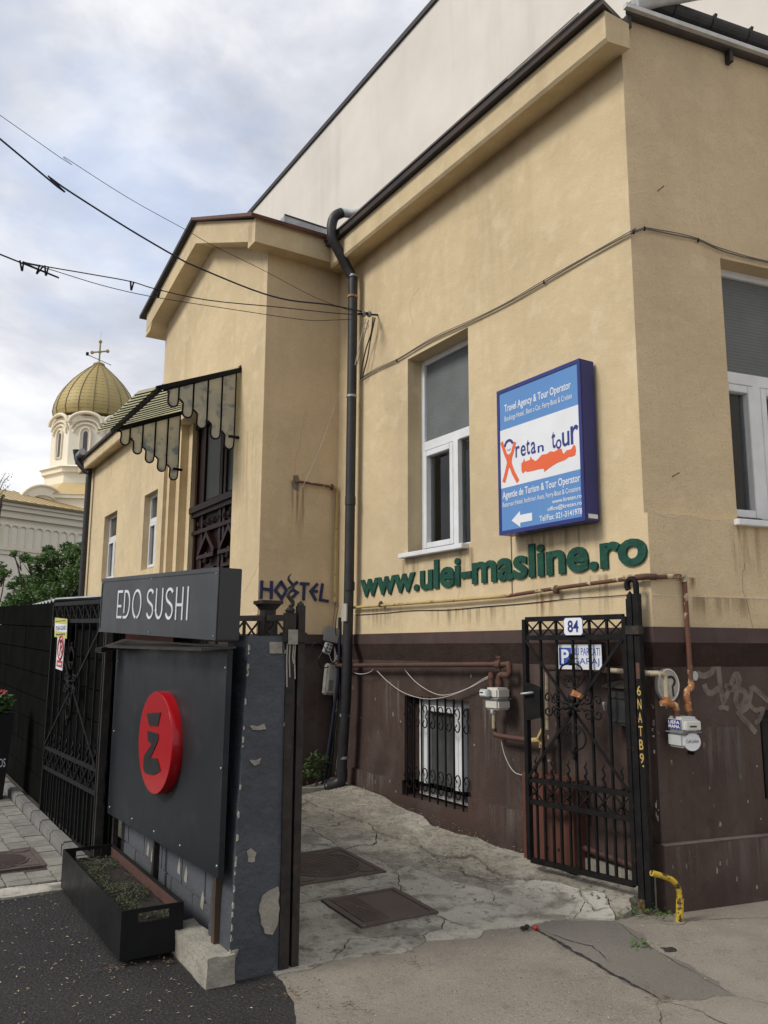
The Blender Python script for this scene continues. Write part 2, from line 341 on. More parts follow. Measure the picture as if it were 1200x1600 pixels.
# ------------------------------------------------------------------ mesh helper
class MB:
    def __init__(self):
        self.v, self.f, self.sm = [], [], []
    def add(self, vs, fs, smooth=False):
        b = len(self.v)
        self.v += [Vector(x) for x in vs]
        self.f += [tuple(b + i for i in f) for f in fs]
        self.sm += [smooth] * len(fs)
        return self
    def hexa(self, p):
        return self.add(p, [(0, 1, 2, 3), (7, 6, 5, 4), (0, 4, 5, 1), (1, 5, 6, 2), (2, 6, 7, 3), (3, 7, 4, 0)])
    def box(self, fr, x0, x1, z0, z1, o0, o1):
        return self.hexa([fr.pt(x0, z0, o0), fr.pt(x1, z0, o0), fr.pt(x1, z1, o0), fr.pt(x0, z1, o0),
                          fr.pt(x0, z0, o1), fr.pt(x1, z0, o1), fr.pt(x1, z1, o1), fr.pt(x0, z1, o1)])
    def prism(self, fr, pts, o0, o1):
        n = len(pts)
        vs = [fr.pt(x, z, o0) for x, z in pts] + [fr.pt(x, z, o1) for x, z in pts]
        fs = [tuple(range(n))[::-1], tuple(range(n, 2 * n))] + [(i, (i + 1) % n, n + (i + 1) % n, n + i) for i in range(n)]
        return self.add(vs, fs)
    def plan(self, pts, z0, z1):
        """pts are world xy; z1 may be a function of the point"""
        n = len(pts)
        g = (lambda p: z1) if not callable(z1) else z1
        vs = [Vector((p.x, p.y, z0)) for p in pts] + [Vector((p.x, p.y, g(p))) for p in pts]
        fs = [tuple(range(n))[::-1], tuple(range(n, 2 * n))] + [(i, (i + 1) % n, n + (i + 1) % n, n + i) for i in range(n)]
        return self.add(vs, fs)
    def tube(self, pts, r, seg=8, caps=True, closed=False):
        pts = [Vector(p) for p in pts]
        n = len(pts)
        rr = r if isinstance(r, (list, tuple)) else [r] * n
        vs, prev = [], None
        for i, p in enumerate(pts):
            if closed:
                t = (pts[(i + 1) % n] - pts[i - 1]).normalized()
            else:
                t = (pts[min(i + 1, n - 1)] - pts[max(i - 1, 0)]).normalized()
            if prev is None:
                a = Vector((0, 0, 1)) if abs(t.z) < 0.9 else Vector((1, 0, 0))
                prev = (a - t * a.dot(t)).normalized()
            else:
                prev = (prev - t * prev.dot(t))
                prev = prev.normalized() if prev.length > 1e-6 else t.orthogonal().normalized()
            q = t.cross(prev)
            for k in range(seg):
                an = 2 * math.pi * k / seg
                vs.append(p + (prev * math.cos(an) + q * math.sin(an)) * rr[i])
        fs = []
        m = n if closed else n - 1
        for i in range(m):
            for k in range(seg):
                a, b_ = i * seg + k, i * seg + (k + 1) % seg
                c, d = ((i + 1) % n) * seg + (k + 1) % seg, ((i + 1) % n) * seg + k
                fs.append((a, b_, c, d))
        self.add(vs, fs, True)
        if caps and not closed:
            self.add(vs[:seg], [tuple(range(seg))[::-1]])
            self.add(vs[-seg:], [tuple(range(seg))])
        return self
    def bar(self, p, q, w, h=None):
        """square bar between two points"""
        p, q = Vector(p), Vector(q)
        h = w if h is None else h
        t = (q - p).normalized()
        a = UP if abs(t.z) < 0.95 else E1
        s1 = t.cross(a).normalized()
        s2 = s1.cross(t).normalized()
        c = [(-1, -1), (1, -1), (1, 1), (-1, 1)]
        return self.hexa([p + s1 * (i * w / 2) + s2 * (j * h / 2) for i, j in c] + [q + s1 * (i * w / 2) + s2 * (j * h / 2) for i, j in c])
    def lathe(self, base, prof, seg=16, axis=UP, smooth=True):
        axis = axis.normalized()
        a = axis.orthogonal().normalized()
        b_ = axis.cross(a)
        vs = []
        for r, h in prof:
            for k in range(seg):
                an = 2 * math.pi * (k + 0.5) / seg
                vs.append(base + axis * h + (a * math.cos(an) + b_ * math.sin(an)) * max(r, 1e-4))
        fs = [(i * seg + k, i * seg + (k + 1) % seg, (i + 1) * seg + (k + 1) % seg, (i + 1) * seg + k) for i in range(len(prof) - 1) for k in range(seg)]
        self.add(vs, fs, smooth)
        self.add(vs[:seg], [tuple(range(seg))[::-1]])
        self.add(vs[-seg:], [tuple(range(seg))])
        return self
    def ribbon(self, fr, pts, w, o0, o1):
        """flat stroke of width w along 2-D points on a frame"""
        n = len(pts)
        L_, R_ = [], []
        for i in range(n):
            a, b_ = pts[max(i - 1, 0)], pts[min(i + 1, n - 1)]
            if 0 < i < n - 1:
                d1 = Vector((pts[i][0] - a[0], pts[i][1] - a[1])).normalized()
                d2 = Vector((b_[0] - pts[i][0], b_[1] - pts[i][1])).normalized()
                t = d1 + d2
                t = t.normalized() if t.length > 1e-3 else d1
                k = 1 / max(abs(t.dot(d1)), 0.5)
            else:
                t = Vector((b_[0] - a[0], b_[1] - a[1])).normalized()
                k = 1
            nx, nz = -t.y * w / 2 * k, t.x * w / 2 * k
            L_.append((pts[i][0] + nx, pts[i][1] + nz))
            R_.append((pts[i][0] - nx, pts[i][1] - nz))
        for i in range(n - 1):
            self.prism(fr, [L_[i], L_[i + 1], R_[i + 1], R_[i]], o0, o1)
        return self
    def build(self, name, material, parent=None, bevel=0.0, weld=False):
        off = BASE.get(parent.name, Vector()) if parent else Vector()
        me = bpy.data.meshes.new(name)
        me.from_pydata([tuple(x - off) for x in self.v], [], self.f)
        for p, s in zip(me.polygons, self.sm):
            p.use_smooth = s
        bm = bmesh.new()
        bm.from_mesh(me)
        if weld:
            bmesh.ops.remove_doubles(bm, verts=bm.verts, dist=1e-4)
        bmesh.ops.recalc_face_normals(bm, faces=bm.faces)
        if bevel:
            ed = [e for e in bm.edges if e.is_manifold and e.calc_face_angle(0) > 0.5]
            bmesh.ops.bevel(bm, geom=ed, offset=bevel, segments=2, affect='EDGES', clamp_overlap=True)
        bm.to_mesh(me)
        bm.free()
        me.materials.append(M_(material))
        o = bpy.data.objects.new(name, me)
        COL.objects.link(o)
        if parent:
            o.parent = parent
            BASE[o.name] = off
        else:
            BASE[o.name] = Vector()
        return o
BASE = {}
def tag(o, label, cat, group=None, kind=None):
    if label:
        o['label'] = label
    if cat:
        o['category'] = cat
    if group:
        o['group'] = group
    if kind:
        o['kind'] = kind
    return o
def thing(name, label, cat, base, group=None):
    o = bpy.data.objects.new(name, None)
    o.empty_display_size = 0.1
    o.location = base
    COL.objects.link(o)
    BASE[o.name] = Vector(base)
    return tag(o, label, cat, group)
def struct(o):
    o['kind'] = 'structure'
    return o
def text_geo(body, extrude, offset=0.0, align='LEFT'):
    c = bpy.data.curves.new('t', 'FONT')
    c.body = body
    c.extrude = extrude
    c.offset = offset
    c.resolution_u = 4
    o = bpy.data.objects.new('t', c)
    COL.objects.link(o)
    dg = bpy.context.evaluated_depsgraph_get()
    dg.update()
    me = bpy.data.meshes.new_from_object(o.evaluated_get(dg))
    vs = [v.co.copy() for v in me.vertices]
    fs = [tuple(p.vertices) for p in me.polygons]
    bpy.data.objects.remove(o)
    bpy.data.curves.remove(c)
    bpy.data.meshes.remove(me)
    return vs, fs
def put_text(mb, fr, body, x0, x1, z0, z1, o, th=0.001, bold=0.0, slant=(0, 0), full=None):
    """fit text into the rectangle; slant = dz at x1 for (bottom, top)"""
    vs, fs = text_geo(body, 0.5, bold)
    ref = vs if full is None else text_geo(full, 0.5, bold)[0]
    ax, bx = min(v.x for v in vs), max(v.x for v in vs)
    ay, by = min(v.y for v in ref), max(v.y for v in ref)
    out = []
    for v in vs:
        tx = (v.x - ax) / (bx - ax)
        ty = (v.y - ay) / (by - ay)
        z = z0 + (z1 - z0) * ty + tx * (slant[0] * (1 - ty) + slant[1] * ty)
        out.append(fr.pt(x0 + (x1 - x0) * tx, z, o + (v.z + 0.5) * th))
    mb.add(out, fs)
    return mb
def arc(cx, cz, rx, rz, a0, a1, n=10):
    return [(cx + rx * math.cos(R(a0 + (a1 - a0) * i / n)), cz + rz * math.sin(R(a0 + (a1 - a0) * i / n))) for i in range(n + 1)]
def spiral(cx, cz, r0, r1, a0, a1, n=16):
    return [(cx + (r0 + (r1 - r0) * i / n) * math.cos(R(a0 + (a1 - a0) * i / n)), cz + (r0 + (r1 - r0) * i / n) * math.sin(R(a0 + (a1 - a0) * i / n))) for i in range(n + 1)]
def smooth_path(pts, n=6):
    """Catmull-Rom through points"""
    pts = [Vector(p) for p in pts]
    out = []
    for i in range(len(pts) - 1):
        p0, p1, p2, p3 = pts[max(i - 1, 0)], pts[i], pts[i + 1], pts[min(i + 2, len(pts) - 1)]
        for k in range(n):
            t = k / n
            out.append(0.5 * ((2 * p1) + (p2 - p0) * t + (2 * p0 - 5 * p1 + 4 * p2 - p3) * t * t + (3 * p1 - p0 - 3 * p2 + p3) * t ** 3))
    out.append(pts[-1])
    return out
def wall_holes(mb, fr, x0, x1, z0, z1, o, holes, depth, thick=0.3):
    xs = sorted({x0, x1, *[h[0] for h in holes], *[h[1] for h in holes]})
    zs = sorted({z0, z1, *[h[2] for h in holes], *[h[3] for h in holes]})
    inh = lambda x, z: any(h[0] < x < h[1] and h[2] < z < h[3] for h in holes)
    for i in range(len(xs) - 1):
        for j in range(len(zs) - 1):
            if not inh((xs[i] + xs[i + 1]) / 2, (zs[j] + zs[j + 1]) / 2):
                a, b_, c, d = xs[i], xs[i + 1], zs[j], zs[j + 1]
                mb.add([fr.pt(a, c, o), fr.pt(b_, c, o), fr.pt(b_, d, o), fr.pt(a, d, o)], [(0, 1, 2, 3)])
    for a, b_, c, d in holes:
        p = [fr.pt(a, c, o), fr.pt(b_, c, o), fr.pt(b_, d, o), fr.pt(a, d, o)]
        q = [fr.pt(a, c, o - depth), fr.pt(b_, c, o - depth), fr.pt(b_, d, o - depth), fr.pt(a, d, o - depth)]
        mb.add(p + q, [(0, 4, 5, 1), (1, 5, 6, 2), (2, 6, 7, 3), (3, 7, 4, 0)])
    # closing edges so that the wall has thickness
    p = [fr.pt(x0, z0, o), fr.pt(x1, z0, o), fr.pt(x1, z1, o), fr.pt(x0, z1, o)]
    q = [fr.pt(x0, z0, o - thick), fr.pt(x1, z0, o - thick), fr.pt(x1, z1, o - thick), fr.pt(x0, z1, o - thick)]
    mb.add(p + q, [(0, 4, 5, 1), (1, 5, 6, 2), (2, 6, 7, 3), (3, 7, 4, 0)])
    return mb

# ------------------------------------------------------------------ ground
def sd(p):
    q = Vector((p[0], p[1], 0)) - Vector((C0.x, C0.y, 0))
    return q.dot(E1), q.dot(N1)
def zg(s, d):
    if d > 2.82:
        return 0.0
    b = min(0.042 * max(s - 0.22, 0), 0.19)
    return b + 0.075 * math.exp(-(max(d, 0) / 0.30) ** 2) * min(max((s + 0.12) / 0.25, 0), 1)
def xy(s, d, z=0.0):
    return P(s, d, z)
g = MB().add([(-900, -900, 0), (900, -900, 0), (900, 900, 0), (-900, 900, 0)], [(0, 1, 2, 3)]).build('ground', 'asphalt')
struct(g)
def frac_edge(a, b, amp, depth=4):
    """jagged edge between two plan points, the same from both sides"""
    if depth == 0:
        return [a]
    key = tuple(round(x * 1000) for x in (min(a, b) + max(a, b)))
    rnd = random.Random(hash(key))
    mx_, my_ = (a[0] + b[0]) / 2, (a[1] + b[1]) / 2
    ln = math.hypot(a[0] - b[0], a[1] - b[1])
    lo, hi = min(a, b), max(a, b)
    dx, dy = -(hi[1] - lo[1]), hi[0] - lo[0]
    k = rnd.uniform(-1, 1) * amp
    m = (mx_ + dx * k, my_ + dy * k)
    if ln < 0.03:
        return [a]
    return frac_edge(a, m, amp, depth - 1) + frac_edge(m, b, amp, depth - 1)
def jag(poly, amp=0.12, depth=4):
    out = []
    for i in range(len(poly)):
        out += frac_edge(poly[i], poly[(i + 1) % len(poly)], amp, depth)
    return out
def inset(poly, e):
    cx = sum(p[0] for p in poly) / len(poly)
    cy = sum(p[1] for p in poly) / len(poly)
    out = []
    for i, p in enumerate(poly):
        a, b = poly[i - 1], poly[(i + 1) % len(poly)]
        t = Vector((b[0] - a[0], b[1] - a[1]))
        if t.length < 1e-6:
            out.append(p)
            continue
        t.normalize()
        nx, ny = -t.y, t.x
        out.append((p[0] + nx * e, p[1] + ny * e))
    ar = sum(poly[i - 1][0] * poly[i][1] - poly[i][0] * poly[i - 1][1] for i in range(len(poly)))
    if ar < 0:
        out = [(2 * p[0] - q[0], 2 * p[1] - q[1]) for p, q in zip(poly, out)]
    return out
pv = jag([(0.33, 2.44), (-0.0, 2.50), (-0.24, 2.60), (-1.0, 2.78), (-4, 3.3), (-9, 4.2), (-9, -14), (1.2, -14), (1.2, 1.0), (0.5, 2.3)], 0.05, 5)
pave = MB().plan([xy(*q) for q in pv], -0.05, 0.004).build('pavement', 'pavement_tan')
struct(pave)
def flat(poly, z, material, name, parent=None, amp=0.1, th=0.02, depth=4):
    pts = [xy(*q) for q in jag(poly, amp, depth)]
    return MB().plan(pts, z - th, z).build(name, material, parent)
flat([(0.24, 0.88), (0.02, 0.90), (-0.45, 0.97), (-0.85, 1.04), (-1.0, 0.70), (-0.4, 0.55), (0.05, 0.37), (0.2, 0.6)], 0.006, 'pavement_patch', 'asphalt_patch', pave, 0.12, depth=5)
def crack(path, w, par, mt='crack_dirt', z=None, amp=0.16, seed=0):
    """thin jagged crack lying on the ground, tapering at both ends"""
    rnd = random.Random(seed)
    pts = []
    for a, b in zip(path, path[1:]):
        pts += frac_edge(a, b, amp, 4)
    pts.append(path[-1])
    vs, fs = [], []
    n = len(pts)
    for i, p in enumerate(pts):
        a, b = pts[max(i - 1, 0)], pts[min(i + 1, n - 1)]
        t_ = Vector((b[0] - a[0], b[1] - a[1]))
        t_ = t_.normalized() if t_.length > 1e-6 else Vector((1, 0))
        k = w * rnd.uniform(0.35, 1.0) * min(1, 0.15 + 3 * min(i, n - 1 - i) / n)
        for sg in (-1, 1):
            q = (p[0] - t_.y * k * sg / 2, p[1] + t_.x * k * sg / 2)
            zz_ = z if z is not None else zg(*q)
            vs.append(P(q[0], q[1], max(zz_, 0.0) + (0.0 if z is not None else 0.006)))
        if i:
            fs.append((2 * i - 2, 2 * i - 1, 2 * i + 1, 2 * i))
    return MB().add(vs, fs).build('crack', mt, par)
crack([(0.24, 0.885), (-0.1, 0.925), (-0.5, 1.0), (-0.86, 1.045)], 0.035, pave, 'asphalt', 0.0085, 0.05, 1)
crack([(0.12, 0.86), (-0.2, 0.80), (-0.42, 0.9)], 0.010, pave, 'asphalt', 0.0085, 0.12, 2)
crack([(-0.86, 1.05), (-1.25, 1.0), (-1.8, 1.12), (-2.6, 1.05)], 0.010, pave, 'crack_dirt', 0.0065, 0.12, 3)
crack([(-0.86, 1.04), (-1.2, 1.35), (-2.2, 1.7)], 0.007, pave, 'crack_dirt', 0.0065, 0.12, 4)
crack([(0.05, 0.37), (-0.4, 0.545), (-1.0, 0.70)], 0.007, pave, 'crack_dirt', 0.0085, 0.06, 5)
crack([(-0.99, 0.70), (-1.4, 0.60), (-2.2, 0.7)], 0.006, pave, 'crack_dirt', 0.0065, 0.12, 6)
crack([(0.05, 0.35), (-0.2, 0.1), (-0.3, -0.3), (-0.5, -1)], 0.006, pave, 'crack_dirt', 0.0065, 0.12, 7)
flat([(-0.40, 0.50), (-0.455, 0.525), (-0.48, 0.46), (-0.43, 0.435)], 0.0075, 'asphalt', 'tar_patch', pave, 0.25)
# driveway: dirt bed and broken slabs
bed = [(0.42, 2.42), (0.44, 1.9), (0.38, 1.4), (0.36, 0.9), (0.34, 0.5), (0.22, 0.3), (0.14, -0.02), (4.45, -0.02), (4.45, 0.9), (12, 0.9), (12, 2.8), (0.5, 2.8)]
bedm = MB()
bedm.plan([xy(*q) for q in bed], -0.05, lambda p: max(zg(*sd(p)) - 0.09, 0.0048))
drive = bedm.build('driveway', 'crack_dirt')
struct(drive)
slabs = [
    ('concrete_rough', 0.012, [(4.33, -0.02), (4.33, 0.45), (2.97, 0.55), (2.5, 0.56), (1.68, 0.55), (1.48, 0.33), (0.92, 0.39), (0.8, 0.28), (0.5, 0.2), (0.14, 0.14), (0.12, -0.02)]),
    ('concrete_rough', 0.0, [(4.33, 0.45), (2.97, 0.55), (2.5, 0.56), (2.15, 0.81), (2.16, 1.05), (2.30, 1.05), (2.79, 1.0), (4.33, 1.0)]),
    ('concrete_rough', -0.008, [(2.5, 0.56), (1.68, 0.55), (1.5, 0.54), (1.57, 0.83), (1.5, 1.0), (2.16, 1.05), (2.15, 0.81)]),
    ('concrete_rough', -0.006, [(1.68, 0.55), (1.48, 0.33), (0.92, 0.39), (0.85, 0.62), (1.2, 0.8), (1.57, 0.83), (1.5, 0.54)]),
    ('concrete_pale', 0.0, [(0.92, 0.39), (0.8, 0.28), (0.5, 0.2), (0.35, 0.3), (0.2, 0.55), (0.22, 0.9), (0.3, 1.15), (0.68, 1.24), (1.12, 1.2), (1.26, 1.13), (1.5, 1.0), (1.57, 0.83), (1.2, 0.8), (0.85, 0.62)]),
    ('concrete', 0.002, [(2.16, 1.05), (1.5, 1.0), (1.26, 1.13), (1.2, 1.8), (1.2, 2.45), (2.3, 2.45), (2.3, 1.05)]),
    ('concrete', 0.0, [(1.26, 1.13), (1.12, 1.2), (0.68, 1.24), (0.53, 1.27), (0.45, 1.34), (0.42, 1.5), (0.56, 1.88), (0.6, 2.45), (1.2, 2.45), (1.2, 1.8)]),
    ('concrete_pale', -0.003, [(0.3, 1.15), (0.21, 1.26), (0.32, 1.55), (0.42, 1.5), (0.45, 1.34), (0.53, 1.27), (0.68, 1.24)]),
    ('concrete', 0.0, [(0.32, 1.55), (0.24, 1.75), (0.34, 2.12), (0.46, 1.98), (0.56, 1.88), (0.42, 1.5)]),
    ('concrete', 0.004, [(0.34, 2.12), (0.29, 2.25), (0.3, 2.45), (0.6, 2.45), (0.56, 1.88), (0.46, 1.98)]),
    ('concrete', -0.002, [(4.33, 1.0), (2.79, 1.0), (2.3, 1.05), (2.3, 2.45), (5.5, 2.45), (5.5, 1.0)]),
    ('concrete_pale', 0.012, [(0.5, 0.2), (0.30, 0.17), (0.16, 0.28), (0.2, 0.38), (0.35, 0.3)]),
    ('concrete_pale', 0.006, [(0.16, 0.28), (0.05, 0.36), (0.12, 0.45), (0.2, 0.55), (0.35, 0.3), (0.2, 0.38)]),
    ('concrete_rough', 0.008, [(0.30, 0.17), (0.14, 0.14), (0.06, 0.2), (0.05, 0.36), (0.16, 0.28)]),
]
for mt, dz, pl in slabs:
    j = inset(jag(pl, 0.10, 4), 0.0045)
    so = MB().plan([xy(*q) for q in j], -0.05, lambda p: max(zg(*sd(p)) + dz, 0.0095)).build('slab', mt, drive)
    bm = bmesh.new()
    bm.from_mesh(so.data)
    bmesh.ops.triangulate(bm, faces=[f for f in bm.faces if len(f.verts) > 4])
    for _ in range(5):
        le = [e for e in bm.edges if e.calc_length() > 0.07 and all(v.co.z > -0.04 for v in e.verts)]
        if not le:
            break
        bmesh.ops.subdivide_edges(bm, edges=le, cuts=1)
        bmesh.ops.triangulate(bm, faces=[f for f in bm.faces if len(f.verts) > 4])
    rg = 0.011 if mt == 'concrete_rough' else 0.006
    for v in bm.verts:
        if v.co.z > -0.04:
            s_, d_ = sd(v.co)
            base = max(zg(s_, d_) + dz, 0.0095)
            k_ = min(1, max(0.15, (s_ - 0.15) / 0.5))
            chip = 0.5 if v.is_boundary or any(len(f.verts) == 4 for f in v.link_faces) else 0
            v.co.z = base + k_ * rg * (noise.noise(Vector((s_ * 5, d_ * 5, 1))) + 0.6 * noise.noise(Vector((s_ * 14, d_ * 14, 4)))) - chip * k_ * 0.012 * abs(noise.noise(Vector((s_ * 23, d_ * 23, 8))))
    bmesh.ops.recalc_face_normals(bm, faces=bm.faces)
    bm.to_mesh(so.data)
    bm.free()
for k_, (pth_, w_) in enumerate([([(4.2, 0.3), (3.4, 0.22), (2.9, 0.3)], 0.01), ([(2.9, 0.3), (2.2, 0.25), (1.9, 0.5)], 0.008), ([(1.3, 0.36), (1.1, 0.15), (0.7, 0.12)], 0.012), ([(2.9, 0.56), (2.8, 0.8), (2.85, 1.0)], 0.016),
        ([(1.9, 0.56), (1.85, 0.8), (2.0, 1.04)], 0.014), ([(1.5, 0.55), (1.2, 0.62), (1.0, 0.5), (0.92, 0.4)], 0.02), ([(1.57, 0.83), (1.3, 0.95), (1.26, 1.13)], 0.012), ([(0.9, 0.62), (0.6, 0.6), (0.45, 0.8), (0.23, 0.86)], 0.008),
        ([(0.85, 0.62), (0.7, 0.95), (0.68, 1.24)], 0.007), ([(3.3, 1.0), (3.2, 1.5), (3.5, 2.0)], 0.012), ([(2.3, 1.3), (3.2, 1.4), (4.2, 1.2)], 0.010), ([(1.2, 2.1), (0.9, 2.0), (0.58, 2.05)], 0.012), ([(0.9, 1.8), (0.85, 2.1), (0.95, 2.4)], 0.010),
        ([(3.9, 0.5), (3.6, 0.75), (3.7, 1.0)], 0.012), ([(2.4, 0.56), (2.3, 0.3), (2.5, 0.05)], 0.008), ([(1.48, 0.33), (1.4, 0.15), (1.55, 0.0)], 0.012), ([(0.5, 0.2), (0.42, 0.08), (0.45, 0.0)], 0.01), ([(1.2, 1.8), (1.5, 1.85), (2.3, 1.95)], 0.008)]):
    if k_ in (3, 4, 5, 8, 9, 13, 17):
        crack(pth_, w_ * 0.8, drive, 'crack_dirt', None, 0.22, 40 + k_)
grit = MB()
gr_ = random.Random(55)
for _ in range(1500):
    if gr_.random() < 0.7:
        s_, d_ = gr_.uniform(0.6, 4.2), abs(gr_.gauss(0.35, 0.35))
    else:
        s_, d_ = gr_.uniform(0.15, 4.0), gr_.uniform(0, 2.3)
    if d_ < 0.01:
        continue
    r_ = gr_.uniform(0.002, 0.007) * (1.8 if gr_.random() < 0.06 else 1)
    c_ = P(s_, d_, max(zg(s_, d_), 0.01) + 0.003 + r_ * 0.3)
    vs = [c_ + Vector((gr_.uniform(.6, 1.2) * r_ * a, gr_.uniform(.6, 1.2) * r_ * b, gr_.uniform(.5, .9) * r_ * c)) for a, b, c in ((1, 0, 0), (0, 1, 0), (-1, 0, 0), (0, -1, 0), (0, 0, 1), (0, 0, -1))]
    grit.add(vs, [(0, 1, 4), (1, 2, 4), (2, 3, 4), (3, 0, 4), (1, 0, 5), (2, 1, 5), (3, 2, 5), (0, 3, 5)])
go_ = grit.build('loose_grit', 'concrete_rough')
tag(go_, 'loose grit and crumbs of concrete strewn over the broken driveway', 'grit', kind='stuff')
# manhole covers
def cover(name, label, s0, s1, d0, d1, pat, dz=0.012):
    zc = zg((s0 + s1) / 2, (d0 + d1) / 2) + dz
    t = thing(name, label, 'manhole cover', P((s0 + s1) / 2, (d0 + d1) / 2, zc), 'manhole covers')
    def top(a, b, c, d, h0, h1, mb):
        n = [P(a, c, 0), P(b, c, 0), P(b, d, 0), P(a, d, 0)]
        zz = lambda p: zg(*sd(p)) + h1
        vs = [Vector((p.x, p.y, zg(*sd(p)) + h0)) for p in n] + [Vector((p.x, p.y, zz(p))) for p in n]
        mb.hexa(vs)
        return mb
    fm = MB()
    w = 0.035
    for q in ((s0, s1, d0, d0 + w), (s0, s1, d1 - w, d1), (s0, s0 + w, d0 + w, d1 - w), (s1 - w, s1, d0 + w, d1 - w)):
        top(*q, -0.02, dz, fm)
    fm.build('cover_frame', 'cover_iron', t)
    pl = MB()
    top(s0 + w + 0.004, s1 - w - 0.004, d0 + w + 0.004, d1 - w - 0.004, -0.02, dz - 0.004, pl)
    pl.build('plate', 'cover_iron', t)
    rb = MB()
    cs, cd, rad = (s0 + s1) / 2, (d0 + d1) / 2, min(s1 - s0, d1 - d0) / 2 - 0.06
    def rib(a, b):
        pa, pb = P(a[0], a[1], zg(*a) + dz - 0.002), P(b[0], b[1], zg(*b) + dz - 0.002)
        rb.bar(pa, pb, 0.012, 0.008)
    if pat == 'round':
        n = 28
        for k in range(n):
            a0, a1 = 2 * math.pi * k / n, 2 * math.pi * (k + 1) / n
            rib((cs + rad * math.cos(a0), cd + rad * math.sin(a0)), (cs + rad * math.cos(a1), cd + rad * math.sin(a1)))
        k = -rad + 0.03
        while k < rad:
            hw = math.sqrt(max(rad * rad - k * k, 0)) - 0.01
            if hw > 0.03:
                rib((cs + k, cd - hw), (cs + k, cd + hw))
            k += 0.035
        for sg in (-1, 1):
            for e in range(9):
                off = 0.03 + e * 0.04
                for s_edge in (s0 + w + 0.01, s1 - w - 0.01):
                    dd = cd + sg * (rad * 0.75 + off * 0.4)
                    if dd < d1 - w and dd > d0 + w:
                        rib((s_edge, dd), (s_edge + (0.05 if s_edge < cs else -0.05), dd - sg * 0.05))
    else:
        k = s0 + w + 0.03
        while k < s1 - w:
            rib((k, d1 - w - 0.19), (k, d1 - w - 0.012))
            k += 0.022
    rb.build('tread_pattern', 'cover_iron', t)
    return t
cover('manhole_cover', 'square iron cover with a round ribbed lid in the driveway, beyond the plain one', 1.49, 2.17, 1.08, 1.75, 'round')
cover('manhole_cover', 'plain square iron cover in the driveway nearest the pavement', 0.66, 1.17, 1.22, 1.76, 'plain')
# block paving and kerb on the left
pv_bed = MB().plan([xy(2.37, 2.86), xy(2.37, 4.85), xy(7.3, 4.85), xy(7.3, 2.86)], -0.05, 0.004).build('block_paving', 'crack_dirt')
struct(pv_bed)
def meshbox(sx, sy, sz, material, name):
    mb = MB()
    fr = Frame(Vector(), E1, -N1)
    mb.hexa([E1 * a + N1 * b + UP * c for c in (0, sz) for a, b in ((-sx / 2, -sy / 2), (sx / 2, -sy / 2), (sx / 2, sy / 2), (-sx / 2, sy / 2))])
    o = mb.build(name, material, None, bevel=0.006)
    me = o.data
    bpy.data.objects.remove(o)
    return me
pm = {}
for mt in ('paver_a', 'paver_b'):
    pm[mt, 0] = meshbox(0.196, 0.155, 0.05, mt, 'paver')
    pm[mt, 1] = meshbox(0.126, 0.155, 0.05, mt, 'paver')
    pm[mt, 2] = meshbox(0.236, 0.155, 0.05, mt, 'paver')
prnd = random.Random(3)
npv = 0
d = 2.98
while d < 4.75:
    s = 2.55 + prnd.uniform(0, 0.12)
    while s < 7.2:
        k = prnd.choice((0, 0, 1, 2))
        ln = (0.2, 0.13, 0.24)[k]
        cs = s + ln / 2
        s += ln
        if 3.02 < cs < 3.68 and 3.02 < d < 3.72:
            continue
        u_ok = True
        o = bpy.data.objects.new('paver', pm[prnd.choice(('paver_a', 'paver_a', 'paver_b')), k])
        o.location = P(cs, d, -0.032 + prnd.uniform(-0.003, 0.003))
        o.rotation_euler = (prnd.uniform(-0.008, 0.008), prnd.uniform(-0.008, 0.008), prnd.uniform(-0.012, 0.012))
        COL.objects.link(o)
        o.parent = pv_bed
        npv += 1
    d += 0.16
flat([(2.36, 2.95), (2.36, 4.6), (2.54, 4.6), (2.56, 2.95)], 0.014, 'concrete_pale', 'concrete_strip', pv_bed, 0.03)
cover('manhole_cover', 'worn iron cover set in the block paving at the left edge', 3.05, 3.66, 3.05, 3.72, 'round', dz=0.022)
s = 2.4
while s < 9:
    MB().box(F1, -(s + 0.48), -s, -0.03, 0.10 + random.uniform(-0.004, 0.004), 2.80, 2.895).build('kerb_stone', 'kerb', pv_bed, bevel=0.015)
    s += 0.487

# ------------------------------------------------------------------ the yellow house
house = thing('yellow_house', 'long yellow stucco house with brown plinth and a gabled porch over the driveway', 'house', P(0, 0, 0))
def corner(a, b):
    """corner of wall 1 (offset a) and wall 2 (offset b): x on F1, t on F2"""
    k = N2.dot(-E1)
    q = N1.dot(N2)
    return (b - q * a) / k, (q * b - a) / k
def layer(name, material, z0, z1, a, b, h1=(), h2=(), dep=0.2):
    cx, ct = corner(a, b)
    m = MB()
    wall_holes(m, F1, -4.31, cx, z0, z1, a, list(h1), dep)
    m.build(name, material, house)
    m = MB()
    wall_holes(m, F2, ct, 9.0, z0, 6.205 if z1 > 6 else z1, b, list(h2), dep)
    m.build(name, 'stucco_shade_lift' if material == 'stucco' else material, house)
W1H = (-2.87, -1.885, 2.50, 4.445)
W2H = (0.80, 2.05, 2.50, 4.46)
layer('wall', 'stucco', 2.5, 6.13, 0, 0, [W1H], [W2H], 0.19)
layer('wall', 'stucco', 1.955, 2.5, 0, 0.028)
layer('wall', 'stucco', 1.75, 1.955, 0.010, 0.038)
layer('plinth_band', 'brown_band', 1.65, 1.75, 0.022, 0.052)
BWH = (-2.98, -1.98, 0.27, 1.165)
layer('plinth', 'brown_paint', 0.4, 1.5, -0.035, -0.02, [(BWH[0], BWH[1], 0.4, BWH[3])], [(0.90, 1.8, 0.62, 1.2)], 0.18)
